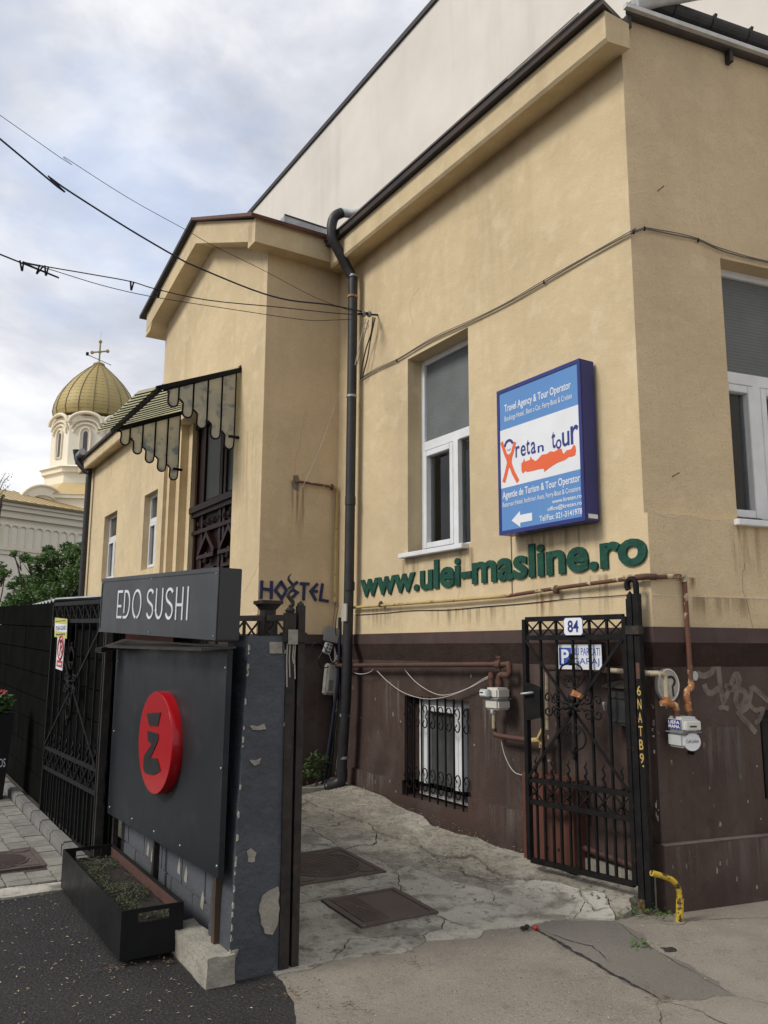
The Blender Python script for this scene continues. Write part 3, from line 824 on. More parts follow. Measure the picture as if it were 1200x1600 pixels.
layer('plinth_base', 'brown_paint', -0.1, 0.4, -0.008, 0.03, [(BWH[0], BWH[1], BWH[2], 0.4)], [], 0.21)
cxb, ctb = corner(-0.008, 0.03)
MB().box(F2, ctb + 0.002, 9, 0.4, 0.404, -0.02, 0.031).build('plinth_ledge', 'dusty_ledge', house)
# coved underside of the band
cx0, ct0 = corner(0.022, 0.052)
cx1, ct1 = corner(-0.035, -0.02)
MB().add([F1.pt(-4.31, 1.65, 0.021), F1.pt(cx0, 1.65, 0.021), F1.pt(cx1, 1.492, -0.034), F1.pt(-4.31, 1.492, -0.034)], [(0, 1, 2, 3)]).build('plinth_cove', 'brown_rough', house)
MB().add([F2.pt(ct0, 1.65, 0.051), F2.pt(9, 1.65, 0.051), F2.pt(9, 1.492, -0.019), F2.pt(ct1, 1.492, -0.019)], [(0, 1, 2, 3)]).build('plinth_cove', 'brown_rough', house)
# porch block
PD = 0.92
DH = (-7.6, -5.15, 1.45, 4.72)
m = MB()
wall_holes(m, F1, -8.16, -4.31, 1.75, 6.0, PD, [(DH[0], DH[1], 1.75, DH[3])], 0.34, 0.5)
m.prism(F1, [(-8.16, 6.0), (-4.31, 6.0), (-4.31, 6.08), (-6.15, 6.86), (-8.16, 6.42)], PD - 0.3, PD)
m.box(F1, -8.16, -7.9, 1.75, 6.4, 0, PD - 0.3)
m.build('wall', 'stucco', house)
m = MB()
m.box(FB, -PD + 0.001, 0.0, 1.955, 6.05, -0.3, 0.003)
m.build('wall', 'stucco_shade_lift', house)
MB().box(FB, -PD - 0.012, 0.0, 1.75, 1.955, -0.3, 0.012).build('wall', 'stucco_shade_lift', house)
m = MB()
m.box(FB, -PD + 0.032, 0, -0.1, 1.75, -0.3, -0.026)
m.box(F1, -8.16, -4.34, -0.1, 1.75, 0.4, PD - 0.03)
m.build('plinth', 'brown_paint', house)
MB().box(FB, -PD - 0.02, -0.02, 1.65, 1.745, -0.3, 0.02).build('plinth_band', 'brown_band', house)
# stepped jambs, door
m = MB()
m.box(F1, -7.6, -7.44, 1.75, 4.72, PD - 0.34, PD - 0.09)
m.box(F1, -7.44, -7.28, 1.75, 4.72, PD - 0.34, PD - 0.2)
m.box(F1, -7.95, -7.72, 1.75, 4.75, PD - 0.05, PD + 0.05)
m.build('door_jamb', 'stucco', house)
door = MB().box(F1, -7.28, -5.15, 1.7, 4.70, PD - 0.36, PD - 0.30).build('door', 'door_wood', house)
fo = PD - 0.30
m = MB()
for x in (-7.28, -6.98, -6.30, -6.16, -5.5, -5.23):
    m.box(F1, x, x + 0.075, 1.7, 4.70, fo, fo + 0.035)
m.build('stile', 'door_wood', door)
m = MB()
m.box(F1, -7.28, -5.15, 3.42, 3.50, fo, fo + 0.11)
m.box(F1, -7.28, -5.15, 3.36, 3.42, fo, fo + 0.07)
MB().box(F1, -7.28, -5.15, 4.62, 4.70, fo, fo + 0.06).build('rail', 'door_wood', door)
MB().box(F1, -7.28, -5.15, 3.12, 3.17, fo, fo + 0.06).build('rail', 'door_wood', door)
m.build('transom_rail', 'door_wood', door)
for i in range(10):
    x = -7.12 + i * 0.19
    MB().hexa([F1.pt(x, 3.21, fo), F1.pt(x + .1, 3.21, fo), F1.pt(x + .1, 3.31, fo), F1.pt(x, 3.31, fo), F1.pt(x + .03, 3.24, fo + .05), F1.pt(x + .07, 3.24, fo + .05), F1.pt(x + .07, 3.28, fo + .05), F1.pt(x + .03, 3.28, fo + .05)]).build('stud', 'door_wood', door)
for xc in (-6.63, -5.83):
    m = MB()
    m.ribbon(F1, [(xc - 0.3, 2.83), (xc, 3.08), (xc + 0.3, 2.83)], 0.06, fo, fo + 0.08)
    m.box(F1, xc - 0.32, xc + 0.32, 2.76, 2.81, fo, fo + 0.09)
    m.box(F1, xc - 0.27, xc + 0.27, 2.60, 2.64, fo, fo + 0.06)
    m.lathe(F1.pt(xc, 2.68, fo + 0.06), [(0.02, 0), (0.05, 0.03), (0.02, 0.09), (0.04, 0.12), (0.01, 0.16)], 8)
    m.build('pediment', 'door_wood', door)
    a = arc(xc, 2.35, 0.15, 0.19, 0, 180, 12)
    MB().prism(F1, a + [(xc - 0.15, 1.9), (xc + 0.15, 1.9)], fo + 0.001, fo + 0.012).build('pane', 'glass_dim', door)
    MB().tube([F1.pt(x, z, fo + 0.02) for x, z in a], 0.022, 6).build('arch_moulding', 'door_wood', door)
    MB().box(F1, xc - 0.25, xc + 0.25, 3.56, 4.58, fo + 0.001, fo + 0.012).build('pane', 'glass_dim', door)
# left wing
WG = 0.05
h_w = [(-15.35, -14.2, 3.05, 4.52), (-12.1, -11.1, 3.05, 4.50)]
m = MB()
wall_holes(m, F1, -17.35, -8.16, 1.75, 6.1, WG, h_w, 0.2)
m.box(Frame(P(17.35, WG, 0), N1, E1), -6, 0, 1.75, 6.1, -0.3, 0)
m.build('wall', 'stucco', house)
MB().box(F1, -17.35, -8.16, -0.1, 1.75, -0.3, WG - 0.02).build('plinth', 'brown_paint', house)
# cornices
m = MB()
m.prism(Frame(P(0, 0, 0), N1, E1), [(0, 5.90), (0.225, 5.86), (0.245, 5.885), (0.245, 6.10), (0, 6.10)], 0, 4.1)
m.prism(Frame(P(0, 0, 0), N1, E1), [(0, 5.90), (0.225, 5.86), (0.245, 5.885), (0.245, 6.10), (0, 6.10)], -0.075, 0)
m.build('cornice', 'stucco', house)
MB().prism(Frame(P(0, WG, 0), N1, E1), [(0, 5.90), (0.225, 5.86), (0.245, 5.885), (0.245, 6.10), (0, 6.10)], 8.17, 17.42).build('cornice', 'stucco', house)
gr, ga, gl = (-4.19, 5.965), (-6.15, 6.81), (-8.38, 6.36)
CO = PD + 0.24
m = MB()
m.prism(F1, [gr, (gr[0], gr[1] + 0.26), (ga[0], ga[1] + 0.30), ga], PD, CO)
m.prism(F1, [ga, (ga[0], ga[1] + 0.30), (gl[0], gl[1] + 0.27), gl], PD, CO)
m.build('cornice', 'stucco', house)
m = MB()
m.prism(FB, [(-CO, 5.935), (-CO, 6.215), (0.02, 6.215), (0.02, 5.935)], 0.0, 0.2)
m.build('cornice', 'stucco', house)
MB().prism(F1, [(gl[0], gl[1]), (gl[0] + 0.30, gl[1] + 0.06), (gl[0] + 0.2, gl[1] - 0.06), (gl[0] - 0.04, gl[1] - 0.08)], PD - 0.3, CO - 0.005).build('cornice_return', 'stucco', house)
# roofs
m = MB()
def slab(mb, q, th=0.045):
    n = (q[1] - q[0]).cross(q[-1] - q[0]).normalized()
    if n.z < 0:
        n = -n
    k = len(q)
    mb.add([p for p in q] + [p + n * th for p in q], [tuple(range(k))[::-1], tuple(range(k, 2 * k))] + [(i, (i + 1) % k, k + (i + 1) % k, k + i) for i in range(k)])
slab(m, [P(-0.11, 0.30, 6.105), P(4.35, 0.30, 6.105), P(6.0, -4.0, 7.3), P(1.6, -4.0, 7.3)])
slab(m, [F2.pt(0.0, 6.20, 0.06), F2.pt(9, 6.20, 0.06), F2.pt(9, 7.3, -3.5), F2.pt(3.2, 7.3, -3.5)])
m.build('roof', 'roof_metal', house)
m = MB()
slab(m, [P(8.1, WG + 0.31, 6.105), P(17.5, WG + 0.31, 6.105), P(15, -4, 7.3), P(8.1, -4, 7.3)])
m.build('roof', 'roof_metal', house)
m = MB()
slab(m, [P(4.06, CO + 0.07, gr[1] + 0.225), P(6.15, CO + 0.07, ga[1] + 0.305), P(6.15, -3.0, ga[1] + 0.305), P(4.06, -0.3, gr[1] + 0.225)], 0.035)
m.build('roof', 'roof_red', house)
m = MB()
slab(m, [P(6.15, CO + 0.07, ga[1] + 0.305), P(8.55, CO + 0.07, gl[1] + 0.245), P(8.55, -3.0, gl[1] + 0.245), P(6.15, -3.0, ga[1] + 0.305)], 0.05)
m.build('roof', 'dark_trim', house)
m = MB()
m.box(F1, -4.35, -0.1, 6.155, 6.175, 0.27, 0.325)
m.build('drip_edge', 'roof_metal', house)
m = MB()
m.box(F2, -0.02, 9, 6.215, 6.25, 0.06, 0.10)
m.build('drip_edge', 'zinc_light', house)
m = MB()
m.add([F1.pt(0.11, 6.15, 0.33), F1.pt(-0.9, 6.15, 0.33), F1.pt(-0.9, 6.185, 0.31), F1.pt(0.11, 6.185, 0.31), F1.pt(0.11, 6.15, 0.30), F1.pt(-0.9, 6.15, 0.30)], [(0, 1, 2, 3), (0, 1, 5, 4)])
m.build('drip_edge', 'zinc_light', house)
m = MB()
hp = [(0.07 * math.cos(R(180 + 18 * i)), 0.08 * math.sin(R(180 + 18 * i))) for i in range(11)]
fr = Frame(F2.pt(0, 0, 0), N2, -E2)
m.prism(fr, [(0.02 + x, 6.40 + z) for x, z in hp] + [(0.075 + 0.02 - 0.012, 6.40), (0.02 - 0.058, 6.40)], -9, -0.12)
gut = m.build('gutter', 'pvc_black', house)
for i in range(9):
    t = 0.45 + i * 0.36
    MB().prism(fr, [(0.02 + x * 1.09, 6.40 + z * 1.09) for x, z in hp] + [(0.085 + 0.02, 6.418), (0.02 - 0.085, 6.418)], -t - 0.025, -t).build('bracket', 'dark_trim', gut)
for t in (0.02, 0.98, 1.9):
    MB().box(F2, t, t + 0.035, 6.10, 6.20, 0.002, 0.055).build('eave_bracket', 'dark_trim', house)
v = MB()
va, vb = F2.pt(0.12, 6.34, 0.02), F2.pt(0.62, 6.50, 0.16)
v.tube([va, vb], 0.06, 14)
vp = v.build('vent_pipe', 'zinc_light', house)
MB().tube([vb, vb + (vb - va).normalized() * 0.04], 0.062, 14).build('pipe_mouth', 'print_black', vp)
# zinc box gutter on the porch roof
ga_, gb_ = FS(4.55).w(441, 345), FS(4.55).w(506, 366)
MB().bar(ga_, gb_, 0.12, 0.09).build('gutter', 'zinc', house)
MB().bar(ga_ + UP * 0.05 - E1 * 0.06, gb_ + UP * 0.05 - E1 * 0.06, 0.015).build('gutter_lip', 'dark_trim', house)

def window(fr, x0, x1, z0, z1, o, sash, transom=None, sill=True, fw=0.055, blind=False, soft=False, name='window'):
    """white window set back at offset o; sash = list of (xa, xb) casements under the transom"""
    zt = transom if transom else z1
    m = MB()
    m.box(fr, x0, x0 + fw, z0, z1, o - 0.06, o)
    m.box(fr, x1 - fw, x1, z0, z1, o - 0.06, o)
    m.box(fr, x0 + fw, x1 - fw, z1 - fw, z1, o - 0.06, o - 0.001)
    m.box(fr, x0 + fw, x1 - fw, z0, z0 + fw * 0.8, o - 0.06, o - 0.001)
    if transom:
        m.box(fr, x0 + fw, x1 - fw, zt - 0.045, zt + 0.045, o - 0.06, o + 0.004)
    w = m.build(name, 'white_pvc', house, bevel=0.004)
    for (xa, xb, opened) in sash:
        if opened:
            q = MB()
            f2 = 0.055
            zb, ztp = z0 + fw * 0.8 + 0.004, zt - (0.05 if transom else fw) - 0.004
            q.box(fr, xa, xa + f2, zb, ztp, o - 0.05, o + 0.018)
            q.box(fr, xb - f2, xb, zb, ztp, o - 0.05, o + 0.018)
            q.box(fr, xa + f2, xb - f2, ztp - f2, ztp, o - 0.05, o + 0.017)
            q.box(fr, xa + f2, xb - f2, zb, zb + f2, o - 0.05, o + 0.017)
            q.build('sash', 'white_pvc', w, bevel=0.004)
        MB().box(fr, xa, xb, z0 + 0.03, zt - 0.03 if transom else z1 - 0.03, o - 0.045, o - 0.035).build('pane', 'glass_soft' if soft else ('window_glass' if blind else 'glass_reflect_bands'), w)
    if len(sash) > 1:
        for (xa, xb, _), (xc, xd, _) in zip(sash, sash[1:]):
            MB().box(fr, xb, xc, z0 + fw * 0.8, zt - 0.045, o - 0.06, o + 0.012).build('mullion', 'white_pvc', w)
    if transom:
        MB().box(fr, x0 + 0.03, x1 - 0.03, zt + 0.03, z1 - 0.03, o - 0.045, o - 0.035).build('pane', 'glass_soft' if blind else 'glass_reflect_bands', w)
        if blind:
            q = MB()
            z = zt + 0.05
            while z < z1 - 0.06:
                q.box(fr, x0 + fw, x1 - fw, z, z + 0.0235, o - 0.034, o - 0.030)
                z += 0.025
            q.build('blind', 'blind', w)
    if blind:
        MB().box(fr, x0 - 0.02, x1 + 0.02, z0 - 0.02, z1 + 0.02, o - 0.5, o - 0.45).build('room_back', 'room_dark', w)
        for (xa, xb, _) in sash:
            q = MB()
            wd_ = xb - xa
            a_, b_ = (xa, xa + wd_ * 0.45) if xa < (x0 + x1) / 2 - 0.1 else (xa + wd_ * 0.55, xb)
            n_ = 24
            vs = []
            for i in range(n_ + 1):
                xx = a_ + (b_ - a_) * i / n_
                oo = o - 0.10 + 0.016 * math.sin(i * 1.15)
                vs += [fr.pt(xx, z0, oo), fr.pt(xx + 0.012 * math.sin(i), zt, oo)]
            q.add(vs, [(2 * i, 2 * i + 2, 2 * i + 3, 2 * i + 1) for i in range(n_)], True)
            q.build('curtain', 'net_curtain', w)
    if sill:
        MB().box(fr, x0 - 0.06, x1 - 0.03 if fr is F1 else x1 + 0.06, z0 - 0.045, z0 - 0.001, o - 0.02, 0.075).build('sill', 'white_pvc', w, bevel=0.005)
    return w
window(F1, W1H[0], W1H[1], W1H[2], W1H[3], -0.16, [(-2.815, -2.325, True), (-2.255, -1.94, False)], 3.56, blind=True)
w2 = window(F2, W2H[0], W2H[1], W2H[2], W2H[3], -0.13, [(0.855, 1.15, True), (1.22, 1.99, True)], 3.60, blind=True)
for x0, x1, z0, z1 in h_w:
    window(F1, x0, x1, z0, z1, WG - 0.12, [(x0 + 0.055, (x0 + x1) / 2 - 0.03, True), ((x0 + x1) / 2 + 0.03, x1 - 0.055, True)], z0 + 0.95, sill=False)
bw = window(F1, BWH[0] + 0.12, BWH[1] - 0.02, BWH[2] + 0.02, BWH[3] - 0.01, -0.12, [(BWH[0] + 0.22, BWH[1] - 0.25, True), (BWH[1] - 0.19, BWH[1] - 0.06, False)], None, sill=False, soft=True, name='basement_window')
MB().box(F1, BWH[0] - 0.02, BWH[1] + 0.02, BWH[2] - 0.02, BWH[3], -0.36, -0.2).build('window_back', 'print_black', house)
MB().box(F1, BWH[0], BWH[0] + 0.115, BWH[2], BWH[3], -0.19, -0.15).build('window_back', 'brown_rough', house)
m = MB()
for i in range(7):
    x = BWH[0] + 0.17 + i * 0.062
    m.ribbon(F1, [(x, 0.33), (x + 0.03, 1.12)], 0.05, -0.178 + 0.006 * (i % 2), -0.168 + 0.006 * (i % 2))
m.build('curtain', 'curtain', bw)
# iron grille in front of the basement window
gro = thing('window_grille', 'black iron grille with curled scrolls over the basement window', 'window grille', F1.pt((BWH[0] + BWH[1]) / 2, BWH[2], -0.04))
go = -0.022
for i in range(8):
    x = BWH[0] + 0.06 + i * 0.123
    MB().bar(F1.pt(x, BWH[2] - 0.01, go), F1.pt(x, BWH[3] + 0.01, go), 0.013).build('bar', 'iron', gro)
for zc in (1.0, 0.45):
    MB().bar(F1.pt(BWH[0] - 0.01, zc + (0.0), go - 0.008), F1.pt(BWH[0] + 0.02, zc, go - 0.008), 0.01).build('clip', 'iron', gro)
    for i in range(8):
        x = BWH[0] + 0.06 + i * 0.123 + 0.055
        if x > BWH[1] - 0.02:
            x -= 0.02
        q = spiral(x, zc + 0.045, 0.016, 0.042, 250, -20, 9) + [(x + 0.046, zc)] 
        pts = [(x - 0.012, zc + 0.035), (x - 0.02, zc + 0.055)] + arc(x, zc + 0.05, 0.036, 0.048, 170, -40, 9) + [(x + 0.01, zc + 0.004)]
        lo = [(x - 0.012, zc - 0.035), (x - 0.02, zc - 0.055)] + arc(x, zc - 0.05, 0.036, 0.048, -170, 40, 9) + [(x + 0.01, zc - 0.004)]
        mm = MB()
        mm.tube([F1.pt(a, b, go + 0.004) for a, b in pts], 0.0055, 6)
        mm.tube([F1.pt(a, b, go + 0.004) for a, b in lo], 0.0055, 6)
        mm.build('scroll', 'iron', gro)
# grille in W2 basement opening
MB().box(F2, 0.9, 1.8, 0.62, 1.2, -0.24, -0.19).build('window_back', 'print_black', house)
m = MB()
for i in range(8):
    x = 0.93 + i * 0.11
    m.bar(F2.pt(x, 0.62, -0.04), F2.pt(x, 1.2, -0.04), 0.014)
m.bar(F2.pt(0.9, 1.15, -0.05), F2.pt(1.8, 1.15, -0.05), 0.02)
m.build('grille', 'iron', house)
# ------------------------------------------------------------------ glass canopy over the porch door
can = MB()
SR, SL, DF = 5.0, 7.05, 1.86
zt0, zt1 = 4.80, 4.40
can.bar(P(SR, PD - 0.02, zt0), P(SR, DF + 0.03, zt1), 0.04, 0.05)
can.bar(P(SL, PD - 0.02, zt0), P(SL, DF + 0.03, zt1), 0.04, 0.05)
can.bar(P(SR - 0.02, DF, zt1), P(SL + 0.02, DF, zt1), 0.045, 0.05)
can.bar(P(SR, PD - 0.01, zt0 + 0.03), P(SL, PD - 0.01, zt0 + 0.03), 0.04)
for s in (SR, SL):
    can.bar(P(s, PD, 3.98), P(s, PD + 0.13, 3.98), 0.03)
cano = can.build('canopy', 'iron', house)
zline = lambda d: zt0 + (zt1 - zt0) * (d - PD) / (DF - PD)
for s in (SR, SL):
    n = 5
    wd = (DF - 0.05 - PD - 0.06) / n
    for i in range(n):
        d0 = PD + 0.06 + i * wd
        d1 = d0 + wd
        zb = 3.83 + i * 0.098
        r = wd * 0.33
        cx = d0 + r + 0.004
        fr = Frame(P(s, 0, 0), -N1, -E1)
        pts = [(-d0, zline(d0) - 0.03), (-d1 + 0.004, zline(d1) - 0.03), (-d1 + 0.004, zb + 0.20), (-(d0 + 2 * r + 0.03), zb + 0.19), (-(d0 + 2 * r), zb + 0.16)]
        pts += [(-(cx + r * math.cos(R(a))), zb + r + r * math.sin(R(a)) * -1) for a in range(0, 181, 20)]
        pts = pts + [(-d0, zb + 0.12)]
        MB().prism(fr, pts, -0.006, 0.006).build('pane', 'canopy_glass', cano)
        mm = MB()
        loop = [fr.pt(x, z, 0) for x, z in pts]
        for a, b in zip(loop, loop[1:] + loop[:1]):
            mm.bar(a, b, 0.016, 0.016)
        mm.build('lead', 'iron', cano)
ns = 13
for i in range(ns):
    s0 = SR + (SL - SR) * i / ns
    s1 = SR + (SL - SR) * (i + 1) / ns
    q = [P(s0 + 0.012, PD + 0.02, zline(PD + 0.02) + 0.03), P(s1 - 0.012, PD + 0.02, zline(PD + 0.02) + 0.03), P(s1 - 0.012, DF + 0.22, zline(DF + 0.22) + 0.03), P(s0 + 0.012, DF + 0.22, zline(DF + 0.22) + 0.03)]
    mm = MB()
    slab(mm, q, 0.006)
    mm.build('roof_pane', 'canopy_slat', cano)
    if i:
        MB().bar(P(s0, PD, zline(PD) + 0.03), P(s0, DF + 0.22, zline(DF + 0.22) + 0.03), 0.02).build('rib', 'iron', cano)
# ------------------------------------------------------------------ downpipes (parts of the house)
dp = MB()
sP = 3.81
top = [P(sP, 0.11, 5.55), P(sP, 0.11, 5.66), P(sP + 0.02, 0.16, 5.75), P(sP + 0.03, 0.33, 6.02), P(sP + 0.03, 0.37, 6.12), P(sP + 0.02, 0.37, 6.25), P(sP, 0.34, 6.33), P(sP - 0.02, 0.27, 6.38), P(sP - 0.06, 0.16, 6.38)]
dp.tube([P(sP + 0.10, 0.125, 0.36), P(sP + 0.035, 0.115, 1.1), P(sP + 0.01, 0.112, 2.2), P(sP, 0.11, 4.4), P(sP, 0.11, 5.66)], 0.052, 16)
dp.tube(smooth_path(top[1:8], 4), 0.056, 16)
dpo = dp.build('downpipe', 'pvc_black', house)
MB().tube([top[7], top[8], P(sP - 0.3, -0.05, 6.38)], 0.05, 14).build('pipe_end', 'zinc_light', dpo)
MB().tube(smooth_path([P(sP + 0.10, 0.125, 0.40), P(sP + 0.10, 0.125, 0.30), P(sP + 0.13, 0.17, 0.25), P(sP + 0.17, 0.25, 0.235)], 4), 0.06, 16).build('outlet', 'pvc_black', dpo)
MB().tube([P(sP + 0.176, 0.264, 0.233), P(sP + 0.181, 0.275, 0.231)], 0.052, 14).build('outlet_mouth', 'print_black', dpo)
for z, mt in ((5.42, 'pipe_orange'), (5.66, 'zinc'), (4.28, 'zinc'), (2.2, 'pvc_black'), (1.35, 'pvc_black'), (0.92, 'zinc'), (0.5, 'zinc'), (3.1, 'pvc_black')):
    sq = sP + max(0, (2.2 - z)) ** 1.4 * 0.04
    MB().tube([P(sq, 0.113, z), P(sq, 0.113, z + (0.09 if mt == 'pvc_black' else 0.025))], 0.057 if mt != 'pvc_black' else 0.0565, 16).build('clamp', mt, dpo)
MB().box(F1, -sP - 0.05, -sP + 0.05, 1.88, 2.06, 0.16, 0.175).build('paper_note', 'box_cream', dpo)
dp = MB()
sW = 16.75
dp.tube(smooth_path([P(sW + 0.2, WG + 0.38, 6.2), P(sW + 0.15, WG + 0.36, 6.05), P(sW, WG + 0.14, 5.75), P(sW, WG + 0.12, 5.6), P(sW, WG + 0.12, 0.3)], 3), 0.07, 12)
dpo2 = dp.build('downpipe', 'pvc_black', house)
MB().tube([P(sW + 0.2, WG + 0.38, 6.15), P(sW + 0.2, WG + 0.38, 6.35)], [0.07, 0.12], 12).build('hopper', 'pvc_black', dpo2)
MB().tube([P(sW - 0.3, WG + 0.36, 6.22), P(sW + 0.35, WG + 0.36, 6.2)], 0.08, 10).build('gutter', 'zinc', house)
# brown pebbles of loose plaster: small nail marks on wall 2
for u_, v_ in ((1027, 299), (1050, 745)):
    x, z = F2.px(u_, v_)
    MB().tube([F2.pt(x, z, -0.01), F2.pt(x + 0.02, z + 0.02, 0.05)], 0.004, 6).build('nail', 'rust', house)

# ------------------------------------------------------------------ tall block behind
blk = thing('apartment_block', 'tall plain cream blank wall rising behind the yellow house', 'building', P(10, -6, 0))
MB().box(F1, -23.3, 16, 0, 17.1, -16, -6).build('wall', 'cream_wall', blk)
MB().box(F1, -23.4, 16.1, 17.1, 17.24, -16.06, -5.94).build('roof_edge', 'dark_trim', blk)
def W(u, v, depth):
    return O + ray(u, v) * depth

# ------------------------------------------------------------------ church
q0 = W(0, 1000, 48)
FC = Frame(Vector((q0.x, q0.y, 0)), Vector((math.sin(R(36)), math.cos(R(36)), 0)), Vector((math.cos(R(36)), -math.sin(R(36)), 0)))
church = thing('church', 'cream church with a golden ribbed dome and cross, beyond the trees', 'church', FC.pt(4, 0, -6))
xR = FC.px(136, 830)[0] + 0.6
zc_ = FC.px(0, 806)[1]
m = MB()
m.box(FC, -16, xR, 0, zc_ - 0.05, -9, 0)
m.build('wall', 'church_white', church)
m = MB()
for z0, z1, o in ((-0.05, 0.35, 0.25), (0.35, 0.62, 0.42), (0.62, 0.8, 0.55)):
    m.box(FC, -16, xR + o, zc_ + z0, zc_ + z1, -9, o)
zb_ = FC.px(0, 852)[1]
for z0, z1, o in ((-0.25, 0.0, 0.16), (-0.5, -0.25, 0.09)):
    m.box(FC, -16, xR + o, zb_ + z0, zb_ + z1, -9, o)
m.build('cornice', 'church_cream', church)
MB().box(FC, -16, xR + 0.7, zc_ + 0.8, zc_ + 0.92, -9, 0.7).build('eave', 'gold_line', church)
zr_ = FC.px(0, 764, -4.5)[1]
m = MB()
m.add([FC.pt(-16, zc_ + 0.93, 0.7), FC.pt(xR + 0.7, zc_ + 0.93, 0.7), FC.pt(xR - 2.6, zr_, -4.5), FC.pt(-16, zr_, -4.5), FC.pt(-16, zc_ + 0.93, -9), FC.pt(xR + 0.7, zc_ + 0.93, -9)],
      [(0, 1, 2, 3), (3, 2, 5, 4), (0, 4, 5, 1), (1, 5, 2), (0, 3, 4)])
rf = m.build('roof', 'gold_pale', church)
m = MB()
for i in range(36):
    x = -15.5 + i * 0.62
    if x < xR:
        a, b = FC.pt(x, zc_ + 0.94, 0.68), FC.pt(min(x - 0.5, xR - 2.8), zr_ + 0.01, -4.48)
        m.bar(a, b, 0.04, 0.05)
m.build('seam', 'gold_line', rf)
ah = zc_ - zb_
for i in range(14):
    u_ = -4 + i * 12.9
    x = FC.px(u_, 835)[0]
    hw = 0.20
    zmid = zb_ + ah * 0.55
    pan = [(x - hw, zb_ + 0.12), (x + hw, zb_ + 0.12)] + arc(x, zmid, hw, hw, 0, 180, 8)
    MB().prism(FC, pan, 0.0, 0.03).build('niche', 'church_white', church)
    mm = MB()
    a2 = [(x + 0.30, zb_ + 0.02)] + arc(x, zmid, 0.30, 0.34, 0, 180, 10) + [(x - 0.30, zb_ + 0.02)]
    mm.tube([FC.pt(a, b, 0.04) for a, b in a2], 0.065, 6)
    mm.build('niche_arch', 'church_cream', church)
# drum and dome
DD = 60.0
qd = W(149, 660, DD)
to = Vector((-qd.x, -qd.y, 0)).normalized()
FR = Frame(Vector((qd.x, qd.y, 0)), Vector((to.y * -1, to.x, 0)), to)
ax = Vector((qd.x, qd.y, 0))
zz = lambda v_: FR.px(150, v_)[1]
pxm = (W(150, 660, DD) - W(151, 660, DD)).length
rD = 63 * pxm
zs = {k: zz(k) for k in (571, 660, 668, 742, 752, 768, 780)}
mdome = MB()
prof = [(0.965, 0), (1.0, 0.10), (0.975, 0.22), (0.90, 0.37), (0.78, 0.52), (0.62, 0.67), (0.44, 0.80), (0.27, 0.91), (0.15, 0.98), (0.13, 1.0)]
H = zs[571] - zs[660]
pr = [(a * rD, zs[660] + b * H) for a, b in prof]
dome = mdome.lathe(ax, pr, 40).build('dome', 'gold', church)
def dome_r(h):
    for (a, b), (c, d) in zip(pr, pr[1:]):
        if b <= h <= d:
            return a + (c - a) * (h - b) / (d - b)
    return pr[-1][0]
for k in range(18):
    an = 2 * math.pi * k / 18 + 0.1
    dv = Vector((math.cos(an), math.sin(an), 0))
    MB().tube([ax + dv * (a + 0.015) + UP * b for a, b in pr], 0.035, 5).build('rib', 'gold_line', dome)
mm = MB()
for i in range(1, 15):
    h = zs[660] + H * (i / 15.5)
    r = dome_r(h) + 0.004
    mm.tube([ax + Vector((math.cos(a), math.sin(a), 0)) * r + UP * h for a in [2 * math.pi * t / 36 for t in range(36)]], 0.007, 4, closed=True)
mm.build('seam', 'gold_line', dome)
MB().lathe(ax, [(0.34, zs[571] - 0.05), (0.42, zs[571] + 0.05), (0.4, zs[571] + 0.14), (0.1, zs[571] + 0.3)], 16).build('dome_cap', 'gold', dome)
zx0, zx1, zxc = zs[571] + 0.2, zz(533), zz(549)
cr = MB()
cr.bar(ax + UP * zx0, ax + UP * zx1, 0.10)
cw = 11.5 * pxm
cr.bar(ax + FR.X * -cw + UP * (zxc - 0.12), ax + FR.X * cw + UP * (zxc + 0.12), 0.09)
for c_ in (ax + UP * zx1, ax + FR.X * -cw + UP * (zxc - 0.12), ax + FR.X * cw + UP * (zxc + 0.12), ax + UP * zxc):
    cr.lathe(c_ - FR.N * 0.08, [(0.08, 0), (0.13, 0.04), (0.13, 0.12), (0.08, 0.16)], 10, FR.N)
cross = cr.build('cross', 'gold', dome)
MB().bar(ax + UP * zx1, ax + UP * (zx1 + 0.8), 0.015).build('rod', 'zinc', cross)
mm = MB()
mm.bar(ax + FR.X * -0.85 + UP * (zx0 + 0.55), ax + FR.X * 0.85 + UP * (zx0 - 0.05), 0.04)
mm.box(Frame(ax, FR.X, FR.N), -0.95, -0.75, zx0 + 0.5, zx0 + 0.72, -0.08, 0.08)
mm.build('floodlight', 'iron', dome)
# octagonal drum
m = MB()
rot = math.atan2(to.y, to.x)
def octa(r, z0, z1, mb, r2=None):
    r2 = r if r2 is None else r2
    a = [rot + R(10) + 2 * math.pi * k / 8 for k in range(8)]
    vs = [ax + Vector((math.cos(t) * r, math.sin(t) * r, z0)) for t in a] + [ax + Vector((math.cos(t) * r2, math.sin(t) * r2, z1)) for t in a]
    mb.add(vs, [tuple(range(8))[::-1], tuple(range(8, 16))] + [(i, (i + 1) % 8, 8 + (i + 1) % 8, 8 + i) for i in range(8)])
octa(rD * 0.99, zs[742], zs[660] - 0.25, m)
drum = m.build('drum', 'church_white', church)
m = MB()
octa(rD * 1.16, zs[752], zs[742] - 0.12, m, rD * 1.16)
octa(rD * 1.22, zs[742] - 0.12, zs[742] + 0.08, m, rD * 1.02)
octa(rD * 1.08, zs[768], zs[752], m)
m.build('drum_base', 'church_white', church)
m = MB()
octa(rD * 1.47, zs[780] - 0.4, zs[768] + 0.02, m, rD * 1.08)
m.build('drum_skirt', 'gold_pale', church)
m = MB()
octa(rD * 1.38, zs[780] - 2.2, zs[780] - 0.4, m)
octa(rD * 1.45, zs[780] - 0.65, zs[780] - 0.4, m)
